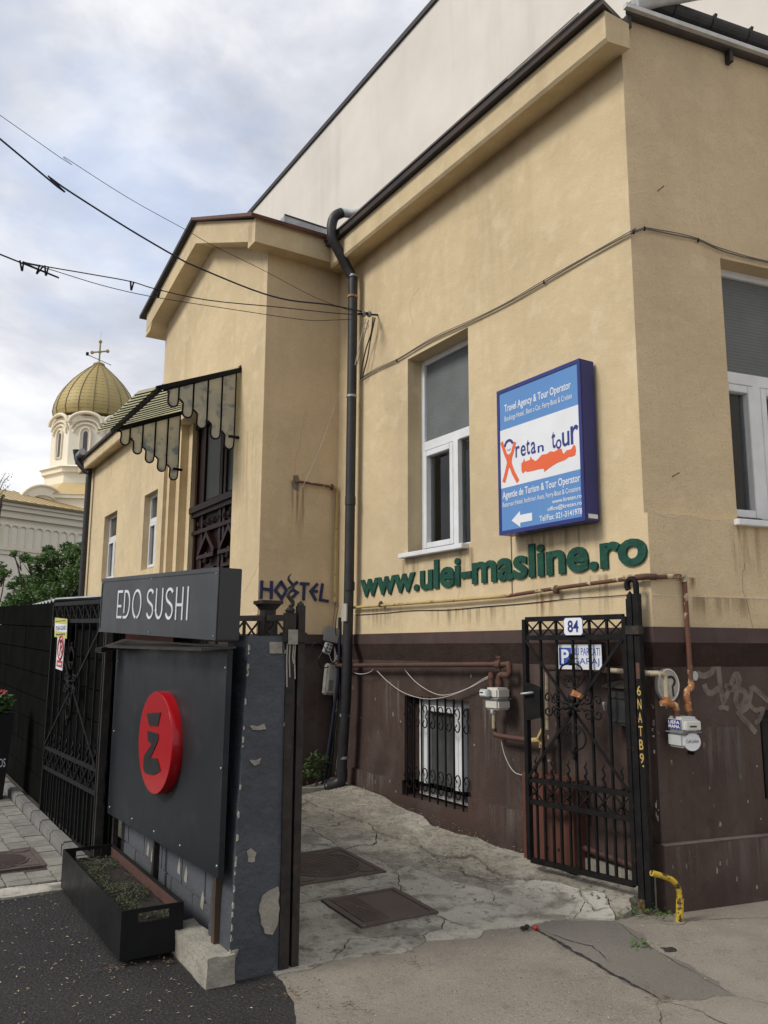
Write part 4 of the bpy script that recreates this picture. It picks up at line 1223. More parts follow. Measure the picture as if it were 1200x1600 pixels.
m.build('drum_base', 'church_white', church)
ap = rD * 0.99 * math.cos(math.pi / 8)
sw = 2 * rD * 0.99 * math.sin(math.pi / 8)
for k in range(8):
    t = rot + R(10) + math.pi / 8 + 2 * math.pi * k / 8
    nn = Vector((math.cos(t), math.sin(t), 0))
    if nn.dot(to) < -0.2:
        continue
    fr = Frame(ax + nn * ap, Vector((-nn.y, nn.x, 0)), nn)
    zt_ = zs[660] - 0.30
    mm = MB()
    for rr, oo, dz in ((0.50, 0.34, 0.1), (0.42, 0.18, -0.28), (0.36, 0.10, -0.55)):
        a2 = arc(0, zt_ - 0.62 + dz, sw * rr, 0.62 + 0.1 * (oo > 0.3), 0, 180, 14)
        mm.tube([fr.pt(a, b, oo * 0.6) for a, b in a2], 0.13 if oo > 0.3 else 0.09, 6)
    mm.build('arch', 'church_cream', drum)
    win = [(-0.14, zs[742] + 0.75), (0.14, zs[742] + 0.75)] + arc(0, zs[742] + 2.3, 0.14, 0.2, 0, 180, 8)
    MB().prism(fr, win, 0.0, 0.03).build('window', 'church_glass', drum)
    fra = [(0.34, zs[742] + 0.7)] + arc(0, zs[742] + 2.3, 0.36, 0.46, 0, 180, 10) + [(-0.34, zs[742] + 0.7), (0.34, zs[742] + 0.7)]
    mm = MB()
    mm.tube([fr.pt(a, b, 0.05) for a, b in fra], 0.075, 6)
    mm.build('window_frame', 'church_cream', drum)
# curved gable in front of the drum
fr = FC
xg, zg_ = FC.px(62, 789, -3.0)
m = MB()
m.prism(fr, arc(xg + 0.3, zg_ - 0.3, 1.75, 1.55, 0, 180, 16), -6.0, -3.0)
m.build('gable', 'church_white', church)
mm = MB()
mm.tube([fr.pt(a, b, -2.95) for a, b in arc(xg + 0.3, zg_ - 0.3, 1.80, 1.62, 0, 180, 16)], 0.09, 6)
mm.tube([fr.pt(a, b, -2.95) for a, b in arc(xg + 0.3, zg_ - 0.3, 1.25, 1.0, 0, 180, 16)], 0.07, 6)
mm.build('gable_arch', 'church_cream', church)

# ------------------------------------------------------------------ trees
def leaves(mb, centre, rad, n, size, rnd, flat_=0.8):
    for _ in range(n):
        while True:
            p = Vector((rnd.uniform(-1, 1), rnd.uniform(-1, 1), rnd.uniform(-1, 1)))
            if 0.25 < p.length < 1:
                break
        c = centre + Vector((p.x * rad[0], p.y * rad[1], p.z * rad[2]))
        a = Vector((rnd.gauss(0, 1), rnd.gauss(0, 1), rnd.gauss(0, 0.5))).normalized()
        b = a.cross(Vector((rnd.gauss(0, 0.6), rnd.gauss(0, 0.6), 1)).normalized()).normalized()
        s = size * rnd.uniform(0.6, 1.25)
        n_ = a.cross(b) * s * 0.18
        mb.add([c - a * s, c - b * s * 0.45 + n_, c + a * s, c + b * s * 0.45 + n_], [(0, 1, 2), (0, 2, 3)])
def tree(name, label, base, clumps, mats, size, per, trunk_r, seed):
    rnd = random.Random(seed)
    t = thing(name, label, 'tree', base, 'trees in front of the church')
    tr = MB()
    top = sum((c for c, r in clumps), Vector()) / len(clumps)
    mid = Vector((base.x, base.y, base.z)).lerp(top, 0.55)
    tr.tube(smooth_path([base, base.lerp(mid, 0.5) + Vector((0.08, 0.05, 0)), mid], 4), [trunk_r * (1 - 0.05 * i) for i in range(9)], 8)
    for c, r in clumps:
        tr.tube(smooth_path([mid, mid.lerp(c, 0.5) + Vector((rnd.uniform(-.1, .1), rnd.uniform(-.1, .1), 0.05)), c], 3), [trunk_r * 0.2 * (1 - i / 9) + 0.006 for i in range(7)], 6)
        for _ in range(3):
            e = c + Vector((rnd.uniform(-1, 1) * r, rnd.uniform(-1, 1) * r, rnd.uniform(-.5, 1) * r))
            tr.tube([mid.lerp(c, 0.8), e], [0.015, 0.005], 5)
    tr.build('trunk', 'bark', t)
    for k, mt in enumerate(mats):
        mb = MB()
        for i, (c, r) in enumerate(clumps):
            leaves(mb, c, (r, r, r * 0.75), int(per * r * r * (1 if k == 0 else 0.7)), size, rnd)
        mb.build('crown', mt, t)
    return t
TD = 21.0
cl = []
rnd = random.Random(11)
for (u_, v_, r) in ((115, 868, .30), (128, 858, .26), (104, 855, .20), (82, 872, .30), (62, 880, .28), (40, 872, .17), (22, 865, .12), (95, 895, .42), (65, 905, .40), (35, 908, .26), (120, 900, .42), (50, 930, .4), (85, 930, .45), (115, 930, .4), (25, 935, .28), (138, 880, .3), (74, 858, .16), (18, 915, .14), (60, 960, .5), (105, 965, .5), (140, 950, .5), (14, 948, .2)):
    cl.append((W(u_, v_, TD + rnd.uniform(-0.8, 0.8)), r))
bb = W(85, 1000, TD)
tree('leafy_tree', 'bushy green tree just left of the house end, below the church frieze', Vector((bb.x, bb.y, 0)), cl, ('leaf_green', 'leaf_dark'), 0.065, 2200, 0.12, 5)
cl = [(W(u_, v_, 17 + rnd.uniform(-.4, .4)), r) for u_, v_, r in ((-2, 885, .17), (8, 895, .14), (-12, 905, .25), (-25, 890, .3), (0, 992, .12), (-15, 985, .2), (-30, 940, .3), (-2, 790, .08), (3, 775, .05))]
bb = W(-30, 1000, 17)
tree2 = tree('leafy_tree', 'green branches reaching in at the left edge of the picture', Vector((bb.x, bb.y, 0)), cl, ('leaf_green', 'leaf_dark'), 0.05, 2600, 0.05, 6)
tw = MB()
lf = MB()
wr = random.Random(9)
tips = [((-20, 800), (2, 750), (10, 738)), ((-20, 805), (6, 752), (16, 742)), ((-15, 790), (4, 768), (16, 757)), ((-18, 810), (-2, 770), (8, 748))]
for pth in tips:
    pp = [W(a, b, 17) for a, b in pth]
    tw.tube(pp, [0.012, 0.007, 0.003], 5)
    for k in range(14):
        t = wr.random()
        c = pp[1].lerp(pp[2], t) + Vector((wr.uniform(-.04, .04), wr.uniform(-.04, .04), wr.uniform(-.04, .04)))
        leaves(lf, c, (0.02, 0.02, 0.02), 1, 0.022, wr)
tw.tube([W(-30, 890, 17), W(-20, 805, 17)], [0.02, 0.012], 5)
tw.build('twig', 'bark', tree2)
lf.build('leaf_buds', 'leaf_dark', tree2)

# ------------------------------------------------------------------ blue light box on the yellow wall
ls = thing('light_box_sign', 'blue and white travel agency light box hung beside the window on the yellow wall', 'sign', F1.pt(-0.85, 2.48, 0))
xa, xb, za, zb = -1.305, -0.375, 2.485, 3.66
MB().box(F1, xa, xb, za, zb, 0.02, 0.155).build('casing', 'sign_navy', ls, bevel=0.004)
m = MB()
for q in ((xa, xb, za, za + 0.03), (xa, xb, zb - 0.03, zb), (xa, xa + 0.028, za + 0.03, zb - 0.03), (xb - 0.028, xb, za + 0.03, zb - 0.03)):
    m.box(F1, *q, 0.155, 0.163)
m.build('rim', 'sign_navy', ls)
fx0, fx1, fz0, fz1 = xa + 0.029, xb - 0.029, za + 0.031, zb - 0.031
wz0, wz1 = za + 0.37, zb - 0.335
fo_ = MB().box(F1, fx0, fx1, fz0, wz0, 0.15, 0.158).build('blue_panel', 'sign_blue', ls)
fo2_ = MB().box(F1, fx0, fx1, wz1, fz1, 0.15, 0.158).build('blue_panel', 'sign_blue', ls)
wf = MB().box(F1, fx0, fx1, wz0, wz1, 0.15, 0.158).build('white_panel', 'sign_white', ls)
to_ = 0.1585
def ls_text(body, fxa, fxb, z0, z1, bold=0.0, mt='sign_white', full=None):
    w_ = fx1 - fx0
    mb = MB()
    put_text(mb, F1, body, fx0 + fxa * w_, fx0 + fxb * w_, z0, z1, to_, 0.0012, bold, full=full)
    return mb.build('lettering', mt, fo_ if mt == 'sign_white' else wf)
ls_text('Travel Agency & Tour Operator', 0.07, 0.92, zb - 0.215, zb - 0.135, 0.012)
ls_text('Bookings Hotel , Rent a Car, Ferry-Boat & Cruises', 0.07, 0.93, zb - 0.285, zb - 0.23)
ls_text('Agentie de Turism & Tour Operator', 0.02, 0.99, wz0 - 0.105, wz0 - 0.03, 0.012)
ls_text('Rezervari Hotel, Inchirieri Auto, Ferry-Boat & Croaziere', 0.02, 0.99, wz0 - 0.165, wz0 - 0.115)
ls_text('www.kretan.ro', 0.66, 1.0, wz0 - 0.205, wz0 - 0.175, 0.01)
ls_text('office@kretan.ro', 0.60, 1.0, wz0 - 0.262, wz0 - 0.222, 0.01)
ls_text('Tel/Fax: 021-3141978', 0.50, 1.0, wz0 - 0.32, wz0 - 0.277, 0.01)
ar = MB()
ax0, az_ = fx0 + 0.12, wz0 - 0.27
ar.prism(F1, [(ax0, az_), (ax0 + 0.1, az_ + 0.062), (ax0 + 0.1, az_ + 0.03), (ax0 + 0.235, az_ + 0.03), (ax0 + 0.235, az_ - 0.03), (ax0 + 0.1, az_ - 0.03), (ax0 + 0.1, az_ - 0.062)], to_, to_ + 0.0012)
ar.build('arrow', 'sign_white', fo_)
w_ = fx1 - fx0
hz = wz1 - wz0
X_ = lambda f: fx0 + f * w_
Z_ = lambda f: wz0 + f * hz
# the k figure with raised arms
k = MB()
k.ribbon(F1, [(X_(.02), Z_(.80)), (X_(.075), Z_(.56)), (X_(.115), Z_(.44))], 0.032, to_, to_ + 0.0012)
k.ribbon(F1, [(X_(.205), Z_(.73)), (X_(.165), Z_(.56)), (X_(.125), Z_(.44))], 0.032, to_ + 0.0002, to_ + 0.0014)
k.prism(F1, [(X_(.06), Z_(.60)), (X_(.12), Z_(.545)), (X_(.175), Z_(.60)), (X_(.155), Z_(.42)), (X_(.165), Z_(.30)), (X_(.12), Z_(.325)), (X_(.08), Z_(.30)), (X_(.09), Z_(.42))], to_ + 0.0004, to_ + 0.0016)
k.ribbon(F1, [(X_(.11), Z_(.40)), (X_(.075), Z_(.24)), (X_(.04), Z_(.10))], 0.036, to_ + 0.0002, to_ + 0.0018)
k.ribbon(F1, [(X_(.13), Z_(.40)), (X_(.175), Z_(.22)), (X_(.235), Z_(.05))], 0.036, to_ + 0.0003, to_ + 0.002)
k.build('figure_mark', 'sign_orange', wf)
k = MB()
k.ribbon(F1, arc(X_(.12), Z_(.68), 0.05, 0.052, 20, 170, 8), 0.022, to_, to_ + 0.0014)
k.ribbon(F1, arc(X_(.12), Z_(.655), 0.022, 0.016, 200, 340, 5), 0.005, to_, to_ + 0.0014)
for i, (c, xa_, xb_, z0, z1) in enumerate((('r', .21, .265, .48, .67), ('e', .28, .345, .47, .655), ('t', .355, .40, .47, .72), ('a', .415, .475, .46, .66), ('n', .50, .575, .455, .565),
                                           ('t', .675, .72, .45, .72), ('o', .725, .79, .42, .575), ('u', .80, .885, .43, .66), ('r', .90, .99, .43, .72))):
    put_text(k, F1, c, X_(xa_), X_(xb_), Z_(z0 - 0.02), Z_(z1 - 0.02), to_, 0.0014, 0.01)
k.build('lettering', 'print_navy', wf)
k = MB()
cre = [(.285, .33), (.31, .36), (.32, .41), (.335, .35), (.40, .36), (.405, .415), (.43, .355), (.47, .31), (.50, .33), (.55, .385), (.61, .375), (.66, .40), (.70, .375), (.76, .40), (.79, .39), (.80, .33), (.815, .30), (.85, .345), (.90, .34), (.935, .40), (.95, .37), (.955, .30), (.945, .235), (.91, .225), (.87, .23), (.82, .20), (.74, .19), (.68, .165), (.62, .13), (.575, .10), (.57, .155), (.50, .165), (.43, .165), (.36, .17), (.335, .195), (.30, .165), (.285, .21)]
k.prism(F1, [(X_(a), Z_(b)) for a, b in cre], to_ + 0.0003, to_ + 0.0016)
k.build('island_mark', 'sign_orange', wf)
MB().box(Frame(F1.pt(xb, 0, 0), -N1, -E1), -0.13, -0.04, za + 0.02, za + 0.05, 0.0005, 0.002).build('maker_label', 'sign_white', ls)

# ------------------------------------------------------------------ green web address, letter by letter
ur = thing('wall_lettering', 'dark green cut-out web address letters fixed under the window', 'lettering', F1.pt(-1.9, 2.13, 0))
URL = 'www.ulei-masline.ro'
rv, _ = text_geo(URL, 0.5, 0.032)
rx0, rx1 = min(v.x for v in rv), max(v.x for v in rv)
ry0, ry1 = min(v.y for v in rv), max(v.y for v in rv)
lx0, lx1 = -3.75, 0.02
for i, ch in enumerate(URL):
    right = max(v.x for v in text_geo(URL[:i + 1], 0.5, 0.032)[0])
    vs, fs = text_geo(ch, 0.5, 0.032)
    cx = max(v.x for v in vs)
    mb = MB()
    pts = []
    for v in vs:
        x = (v.x - cx + right - rx0) / (rx1 - rx0)
        y = (v.y - ry0) / (ry1 - ry0)
        lift = 0.03 * x
        pts.append(F1.pt(lx0 + (lx1 - lx0) * x, 2.125 + lift + y * 0.262, 0.003 + (v.z + 0.5) * 0.016))
    mb.add(pts, fs)
    mb.build('letter', 'letter_green', ur)

# ------------------------------------------------------------------ HOSTEL
ho = thing('wall_lettering', 'dark blue angular HOSTEL letters on the porch side wall', 'lettering', FB.pt(-0.5, 2.1, 0))
hz0, hz1 = 2.11, 2.30
def hostel(strokes):
    mb = MB()
    for i, s_ in enumerate(strokes):
        mb.ribbon(FB, s_, 0.03, 0.003, 0.022 + 0.0007 * i)
    mb.build('letter', 'letter_blue', ho)
hostel([[(-.885, hz1), (-.89, hz0)], [(-.775, hz1), (-.775, hz0)], [(-.885, 2.215), (-.775, 2.205)]])
hostel([[(-.665, hz1 - .005), (-.73, 2.205), (-.655, hz0 + .01), (-.60, 2.205), (-.675, hz1 + .005)]])
hostel([[(-.475, hz1 + .005), (-.56, 2.235), (-.475, 2.19), (-.555, hz0 + .005)]])
hostel([[(-.445, hz1 - .012), (-.335, hz1 - .012)], [(-.395, hz1 - .01), (-.40, hz0)]])
hostel([[(-.235, hz1 - .005), (-.315, 2.21), (-.25, hz0)], [(-.305, 2.212), (-.235, 2.212)]])
hostel([[(-.175, hz1), (-.20, hz0 + .012), (-.10, hz0)]])

# ------------------------------------------------------------------ restaurant sign: light box, board, pillar, wall
FL = Frame(P(0.40, 2.79, 0), -(E1 * 2.03 + N1 * 0.13), N1 * 2.03 - E1 * 0.13)
LW = math.hypot(2.03, 0.13)
class Tilt(Frame):
    """frame whose rows tilt in their own plane (a sign hung slightly crooked)"""
    def __init__(self, fr, k):
        self.o, self.X, self.N, self.k = fr.o, fr.X, fr.N, k
    def pt(self, x, z, o=0.0):
        return self.o + self.X * (x + (z - 1.6) * 0.03) + self.N * o + UP * (z + self.k * x)
TL = Tilt(FL, -0.036)
eb = thing('restaurant_light_box', 'dark grey light box lettered in white above the board with the red disc', 'sign', P(1.4, 2.8, 1.6))
MB().box(TL, -LW, 0, 1.64, 2.015, -0.13, 0).build('casing', 'anthracite', eb, bevel=0.004)
m = MB()
for q in ((-LW, 0, 1.64, 1.652), (-LW, 0, 1.993, 2.0165), (-LW, -LW + 0.012, 1.652, 1.993), (-0.012, 0, 1.652, 1.993)):
    m.box(TL, *q, 0.0, 0.005)
m.build('rim', 'anthracite', eb)
def edo(strokes, wd=0.0165):
    mb = MB()
    for i, s_ in enumerate(strokes):
        xm_ = s_[0][0]
        mb.ribbon(TL, s_, wd, 0.0005, 0.004 + 0.0003 * i)
    mb.build('letter', 'letter_white', eb)
zb0, zt0_ = 1.738, 1.925
zmid = (zb0 + zt0_) / 2
xE_, xI_ = FL.px(184, 945)[0], FL.px(293, 945)[0]
EK = (xI_ - xE_) / (0.61 * LW)
def ex(f):
    return xE_ + (f - 0.145) * LW * EK
cw = 0.098
e0 = ex(0.165)
h2 = (zt0_ - zb0) / 2
sl = 0.0
E_ = lambda i: ex(0.17) + i * 0.122
# E with a gap, D with an open foot, O split at the bottom
x = ex(0.145)
edo([[(x, zb0), (x, zt0_)], [(x, zt0_ - .008), (x + .10, zt0_ - .008)], [(x, zmid - .012), (x + .085, zmid - .012)], [(x, zb0 + .008), (x + .10, zb0 + .008)]])
x = ex(0.215)
edo([[(x, zb0 + .035), (x, zt0_)], [(x, zt0_ - .008), (x + .03, zt0_ - .008)] + [(a, b) for a, b in arc(x + .035, zmid, .072, h2 - .008, 85, -85, 12)] + [(x - .015, zb0 + .008)]])
x = ex(0.30)
edo([arc(x + .075, zmid, .078, h2 - .006, 262, -82, 20)])
def S_(x, w):
    up = arc(x + w / 2, zmid + h2 / 2, w / 2, h2 / 2 - .008, 25, 250, 10)
    lo = arc(x + w / 2, zmid - h2 / 2 + .004, w / 2, h2 / 2 - .004, 70, -160, 10)
    return up + lo
edo([S_(ex(0.432), .105)])
x = ex(0.51)
edo([[(x, zt0_), (x, zb0 + .06)] + arc(x + .052, zb0 + .06, .052, .052, 180, 360, 10) + [(x + .104, zt0_)]])
edo([S_(ex(0.592), .105)])
x = ex(0.672)
edo([[(x, zb0), (x, zt0_)], [(x + .095, zb0), (x + .095, zt0_)], [(x, zmid - .008), (x + .095, zmid - .008)]])
x = ex(0.755)
edo([[(x, zb0), (x, zt0_)]])
# board
bo = thing('sign_board', 'large dark grey board on legs carrying a round red logo disc', 'sign', P(1.5, 2.72, 0))
BX0, BX1, BD = -2.66, -0.375, 2.735
m = MB()
m.hexa([F1.pt(BX0, 0.42, BD - 0.03), F1.pt(BX1 - 0.02, 0.475, BD - 0.03), F1.pt(BX1, 1.62, BD - 0.03), F1.pt(BX0, 1.64, BD - 0.03),
        F1.pt(BX0, 0.42, BD), F1.pt(BX1 - 0.02, 0.475, BD), F1.pt(BX1, 1.62, BD), F1.pt(BX0, 1.64, BD)])
m.build('panel', 'board_dark', bo, bevel=0.002)
m = MB()
m.bar(F1.pt(BX1 - 0.155, 0.10, BD - 0.052), F1.pt(BX1 - 0.155, 1.6, BD - 0.052), 0.04, 0.04)
m.build('leg', 'leg_brown', bo)
for x in (-1.62, BX0 + 0.03):
    MB().bar(F1.pt(x, 0.02, BD - 0.055), F1.pt(x, 1.64, BD - 0.055), 0.035).build('leg', 'iron_worn', bo)
m = MB()
m.hexa([F1.pt(-2.62, 1.655, 2.70), F1.pt(-0.35, 1.60, 2.70), F1.pt(-0.35, 1.61, 2.70), F1.pt(-2.62, 1.665, 2.70),
        F1.pt(-2.50, 1.60, 2.86), F1.pt(-0.42, 1.585, 2.86), F1.pt(-0.42, 1.60, 2.86), F1.pt(-2.50, 1.615, 2.86)])
m.build('drip_sheet', 'iron_worn', bo)
dc = F1.px(232.5, 1160, 2.83)
dm_ = MB().lathe(F1.pt(dc[0], dc[1], BD), [(0.30, 0.0), (0.30, 0.055), (0.295, 0.062)], 48, N1)
cq_ = F1.pt(dc[0], dc[1], BD)
dm_.v = [v_ + F1.X * ((v_ - cq_).dot(F1.X) * 0.15) for v_ in dm_.v]
disc = dm_.build('disc', 'red_acrylic', bo)
for p_ in disc.data.polygons:
    p_.use_smooth = len(p_.vertices) == 4
DX = lambda f: dc[0] - 0.01 + f * 1.62
lo_ = BD + 0.063
k = MB()
k.prism(F1, [(DX(-.105), dc[1] + 0.1562), (DX(.075), dc[1] + 0.1812), (DX(.045), dc[1] + 0.0975), (DX(-.065), dc[1] + 0.0900)], lo_, lo_ + 0.003)
k.prism(F1, [(DX(-.085), dc[1] + 0.0550), (DX(.055), dc[1] + 0.0562), (DX(.06), dc[1] + 0.0250), (DX(.035), dc[1] - 0.0150), (DX(-.05), dc[1] - 0.1225), (DX(-.085), dc[1] - 0.1500), (DX(-.115), dc[1] - 0.1063), (DX(-.08), dc[1] - 0.0688), (DX(-.02), dc[1] - 0.0150), (DX(-.07), dc[1] - 0.0063)], lo_, lo_ + 0.003)
k.prism(F1, [(DX(-.115), dc[1] - 0.1063), (DX(-.075), dc[1] - 0.1063), (DX(.06), dc[1] - 0.0850), (DX(.105), dc[1] - 0.1475), (DX(.02), dc[1] - 0.1875), (DX(-.085), dc[1] - 0.1975), (DX(-.115), dc[1] - 0.1750)], lo_ + 0.0005, lo_ + 0.0035)
k.build('logo', 'logo_black', disc)
for x_, z_ in ((-2.6, 0.47), (-2.6, 1.0), (-2.6, 1.5), (-0.42, 0.53), (-0.41, 1.0), (-0.40, 1.5), (-1.5, 0.5), (-1.0, 0.515), (-2.0, 0.49)):
    MB().lathe(F1.pt(x_, z_, BD), [(0.007, 0), (0.006, 0.003), (0.002, 0.004)], 8, N1).build('screw', 'zinc', bo)
for x_, z_ in ((-LW + 0.03, 1.66), (-0.03, 1.66), (-LW + 0.03, 1.985), (-0.03, 1.985), (-1.0, 1.985), (-1.0, 1.66)):
    MB().lathe(TL.pt(x_, z_, 0.004), [(0.005, 0), (0.004, 0.003)], 8, TL.N).build('screw', 'zinc', eb)
# small flood lamp under the box
fl = thing('flood_lamp', 'small black flood lamp under the left end of the light box', 'lamp', P(2.55, 2.8, 1.55))
MB().hexa([F1.pt(-2.62, 1.60, 2.74), F1.pt(-2.42, 1.60, 2.74), F1.pt(-2.42, 1.625, 2.74), F1.pt(-2.62, 1.625, 2.74),
           F1.pt(-2.62, 1.565, 2.90), F1.pt(-2.42, 1.565, 2.90), F1.pt(-2.42, 1.60, 2.90), F1.pt(-2.62, 1.60, 2.90)]).build('housing', 'iron', fl, bevel=0.004)
MB().hexa([F1.pt(-2.60, 1.594, 2.76), F1.pt(-2.44, 1.594, 2.76), F1.pt(-2.44, 1.597, 2.76), F1.pt(-2.60, 1.597, 2.76),
           F1.pt(-2.60, 1.563, 2.885), F1.pt(-2.44, 1.563, 2.885), F1.pt(-2.44, 1.566, 2.885), F1.pt(-2.60, 1.566, 2.885)]).build('lens', 'zinc', fl)
# pillar (grey painted plaster, chipped)
pl = thing('gate_pillar', 'chipped blue-grey plastered pillar between the restaurant board and the driveway', 'pillar', P(0.5, 2.55, 0))
m = MB()
nz_, nd_ = 26, 8
def pil(d_, s_, z_):
    return P(s_ + 0.006 * noise.noise(Vector((d_ * 9, s_ * 9, z_ * 7))), d_ + 0.008 * noise.noise(Vector((z_ * 6, d_ * 5, s_ * 5 + 3))), z_)
def pw(z_):
    f_ = z_ / 1.66
    return 2.395 + 0.025 * f_, 2.68 - 0.055 * f_
vs, fs = [], []
ring = []
for i in range(nz_ + 1):
    z_ = 1.665 * i / nz_ 
    a, b = pw(z_)
    loop = [(a + (b - a) * t / nd_, 0.36) for t in range(nd_ + 1)] + [(b, 0.36 + 0.30 * t / 4) for t in range(1, 5)] + [(a, 0.66)]
    ring.append(len(loop))
    vs += [pil(d_, s_, z_) for d_, s_ in loop]
n_ = ring[0]
for i in range(nz_):
    for k_ in range(n_):
        fs.append((i * n_ + k_, i * n_ + (k_ + 1) % n_, (i + 1) * n_ + (k_ + 1) % n_, (i + 1) * n_ + k_))
fs.append(tuple(range(nz_ * n_, nz_ * n_ + n_)))
m.add(vs, fs)
m.build('shaft', 'pillar_paint', pl)
FP = Frame(P(0.36, 0, 0), -N1, -E1)
chips = [([(390, 1134), (412, 1131), (415, 1139), (394, 1140)], 'plaster_bare'), ([(389, 1187), (407, 1184), (404, 1193), (397, 1196)], 'plaster_bare'),
         ([(385, 1330), (392, 1325), (400, 1332), (397, 1346), (387, 1346)], 'plaster_bare'), ([(421, 1003), (440, 1003), (440, 1021), (421, 1021)], 'concrete_block'),
         ([(420, 1392), (434, 1385), (434, 1430), (425, 1460), (413, 1458), (406, 1430), (410, 1400)], 'plaster_bare'), ([(356, 1490), (372, 1483), (368, 1494), (358, 1500)], 'plaster_bare')]
for pxs, mt in chips:
    pts = [FP.px(a, b) for a, b in pxs]
    if mt == 'plaster_bare':
        pts = jag([(round(a, 3), round(b, 3)) for a, b in pts], 0.12, 2)
    MB().prism(FP, pts, -0.01, 0.0085).build('bare_patch', mt, pl)
# block wall behind the board
bwall = thing('block_wall', 'low grey painted block wall behind the dark board', 'wall', P(1.6, 2.6, 0))
MB().box(F1, -2.7, -0.66, 0, 1.58, 2.42, 2.605).build('wall_core', 'block_paint', bwall)
rnd = random.Random(2)
for r_ in range(7):
    x = -2.7 + (0.0 if r_ % 2 else -0.0)
    x0 = -2.7
    first = 0.2 if r_ % 2 else 0.4
    xx = x0
    while xx < -0.67:
        ln = first if xx == x0 else 0.4
        xe = min(xx + ln, -0.662)
        MB().box(F1, xx + 0.004, xe - 0.004, r_ * 0.225 + 0.004, r_ * 0.225 + 0.221, 2.605, 2.614 + rnd.uniform(0, 0.004)).build('block', 'block_paint', bwall, bevel=0.004)
        xx = xe
for u_, v_ in ((258, 1262), (271, 1282), (225, 1236), (207, 1346)):
    pass
for x_, z_ in ((-1.35, 0.33), (-1.22, 0.31), (-0.93, 0.24), (-2.0, 0.3), (-1.9, 0.28)):
    MB().prism(F1, [(x_ - .025, z_ - .05), (x_ + .022, z_ - .055), (x_ + .028, z_ + .0), (x_ + .005, z_ + .04), (x_ - .02, z_ - .01)], 2.61, 2.6205).build('pale_splash', 'plaster_bare', bwall)
cb = thing('concrete_footing', 'rough pale concrete footing block at the foot of the grey pillar', 'block', P(0.6, 2.74, 0))
m = MB()
def rough_box(mb, s0, s1, d0, d1, z0, z1, n=(8, 5, 4), amp=0.008):
    """box with a wobbly surface"""
    bm = bmesh.new()
    bmesh.ops.create_cube(bm, size=1)
    bmesh.ops.subdivide_edges(bm, edges=bm.edges, cuts=5, use_grid_fill=True)
    vs, ix = [], {}
    for i, v in enumerate(bm.verts):
        c = v.co
        p = P(s0 + (c.x + .5) * (s1 - s0), d0 + (c.y + .5) * (d1 - d0), z0 + (c.z + .5) * (z1 - z0))
        p += Vector((noise.noise(p * 14), noise.noise(p * 14 + Vector((7, 1, 2))), noise.noise(p * 14 + Vector((3, 9, 5))))) * amp
        vs.append(p)
        ix[v] = i
    mb.add(vs, [tuple(ix[v] for v in f.verts) for f in bm.faces])
    bm.free()
rough_box(m, 0.33, 0.95, 2.655, 2.80, -0.03, 0.135)
m.build('block', 'concrete_block', cb)

# ------------------------------------------------------------------ planter box and seedlings
pb = thing('planter_box', 'long black steel planter box with slotted ends in front of the restaurant board', 'planter', P(1.55, 2.92, 0.02))
s0, s1, d0, d1, zb_, zt_ = 0.82, 2.36, 2.76, 3.085, 0.03, 0.27
th = 0.008
MB().box(F1, -s1, -s0, zb_, zt_ , d1 - th, d1).build('side_panel', 'planter_black', pb)
MB().box(F1, -s1, -s0, zb_, zt_ , d0, d0 + th).build('side_panel', 'planter_black', pb)
FPL = Frame(P(0, 0, 0), -N1, -E1)
for s_ in (s0, s1 - th):
    m = MB()
    a, b = -(d1 - th), -(d0 + th)
    oA, oB = -s_ - th, -s_
    wa, wb = a + (b - a) * 0.25, a + (b - a) * 0.78
    m.box(FPL, a, b, zb_, zt_ - 0.07, oA, oB)
    m.box(FPL, a, b, zt_ - 0.022, zt_, oA, oB)
    m.box(FPL, a, wa, zt_ - 0.07, zt_ - 0.022, oA, oB)
    m.box(FPL, wb, b, zt_ - 0.07, zt_ - 0.022, oA, oB)
    m.build('end_panel', 'planter_black', pb)
m = MB()
m.box(F1, -s1 + th, -s0 - th, 0.19, 0.25, d0 + th, d0 + th + 0.003)
m.box(FPL, -(d1 - th), -(d0 + th), 0.15, zt_ - 0.075, -(s1 - th) , -(s1 - th) + 0.003)
m.build('rust_lining', 'rust_brown', pb)
m = MB()
for k in range(20):
    pass
N_ = 26
vs, fs = [], []
for i in range(N_ + 1):
    for j in range(7):
        s_ = s0 + th + (s1 - s0 - 2 * th) * i / N_
        d_ = d0 + th + (d1 - d0 - 2 * th) * j / 6
        vs.append(P(s_, d_, 0.185 + 0.018 * noise.noise(Vector((s_ * 7, d_ * 9, 0)))))
for i in range(N_):
    for j in range(6):
        fs.append((i * 7 + j, (i + 1) * 7 + j, (i + 1) * 7 + j + 1, i * 7 + j + 1))
m.add(vs, fs, True)
m.build('soil', 'soil', pb)
m = MB()
rnd = random.Random(21)
for _ in range(2600):
    s_, d_ = rnd.uniform(s0 + .05, s1 - .1), rnd.uniform(d0 + .03, d1 - .03)
    if noise.noise(Vector((s_ * 4, d_ * 6, 2))) + 0.9 * (d_ - (d0 + .12)) / 0.3 < rnd.uniform(-0.25, 0.2):
        continue
    c = P(s_, d_, 0.19 + 0.018 * noise.noise(Vector((s_ * 7, d_ * 9, 0))) + rnd.uniform(0.004, 0.03))
    for _k in range(3):
        leaves(m, c, (0.012, 0.012, 0.008), 1, rnd.uniform(0.004, 0.009), rnd)
sg = m.build('seedlings', 'seedling')
tag(sg, 'tiny green seedlings sprouting across the soil of the black planter', 'seedlings', kind='stuff')

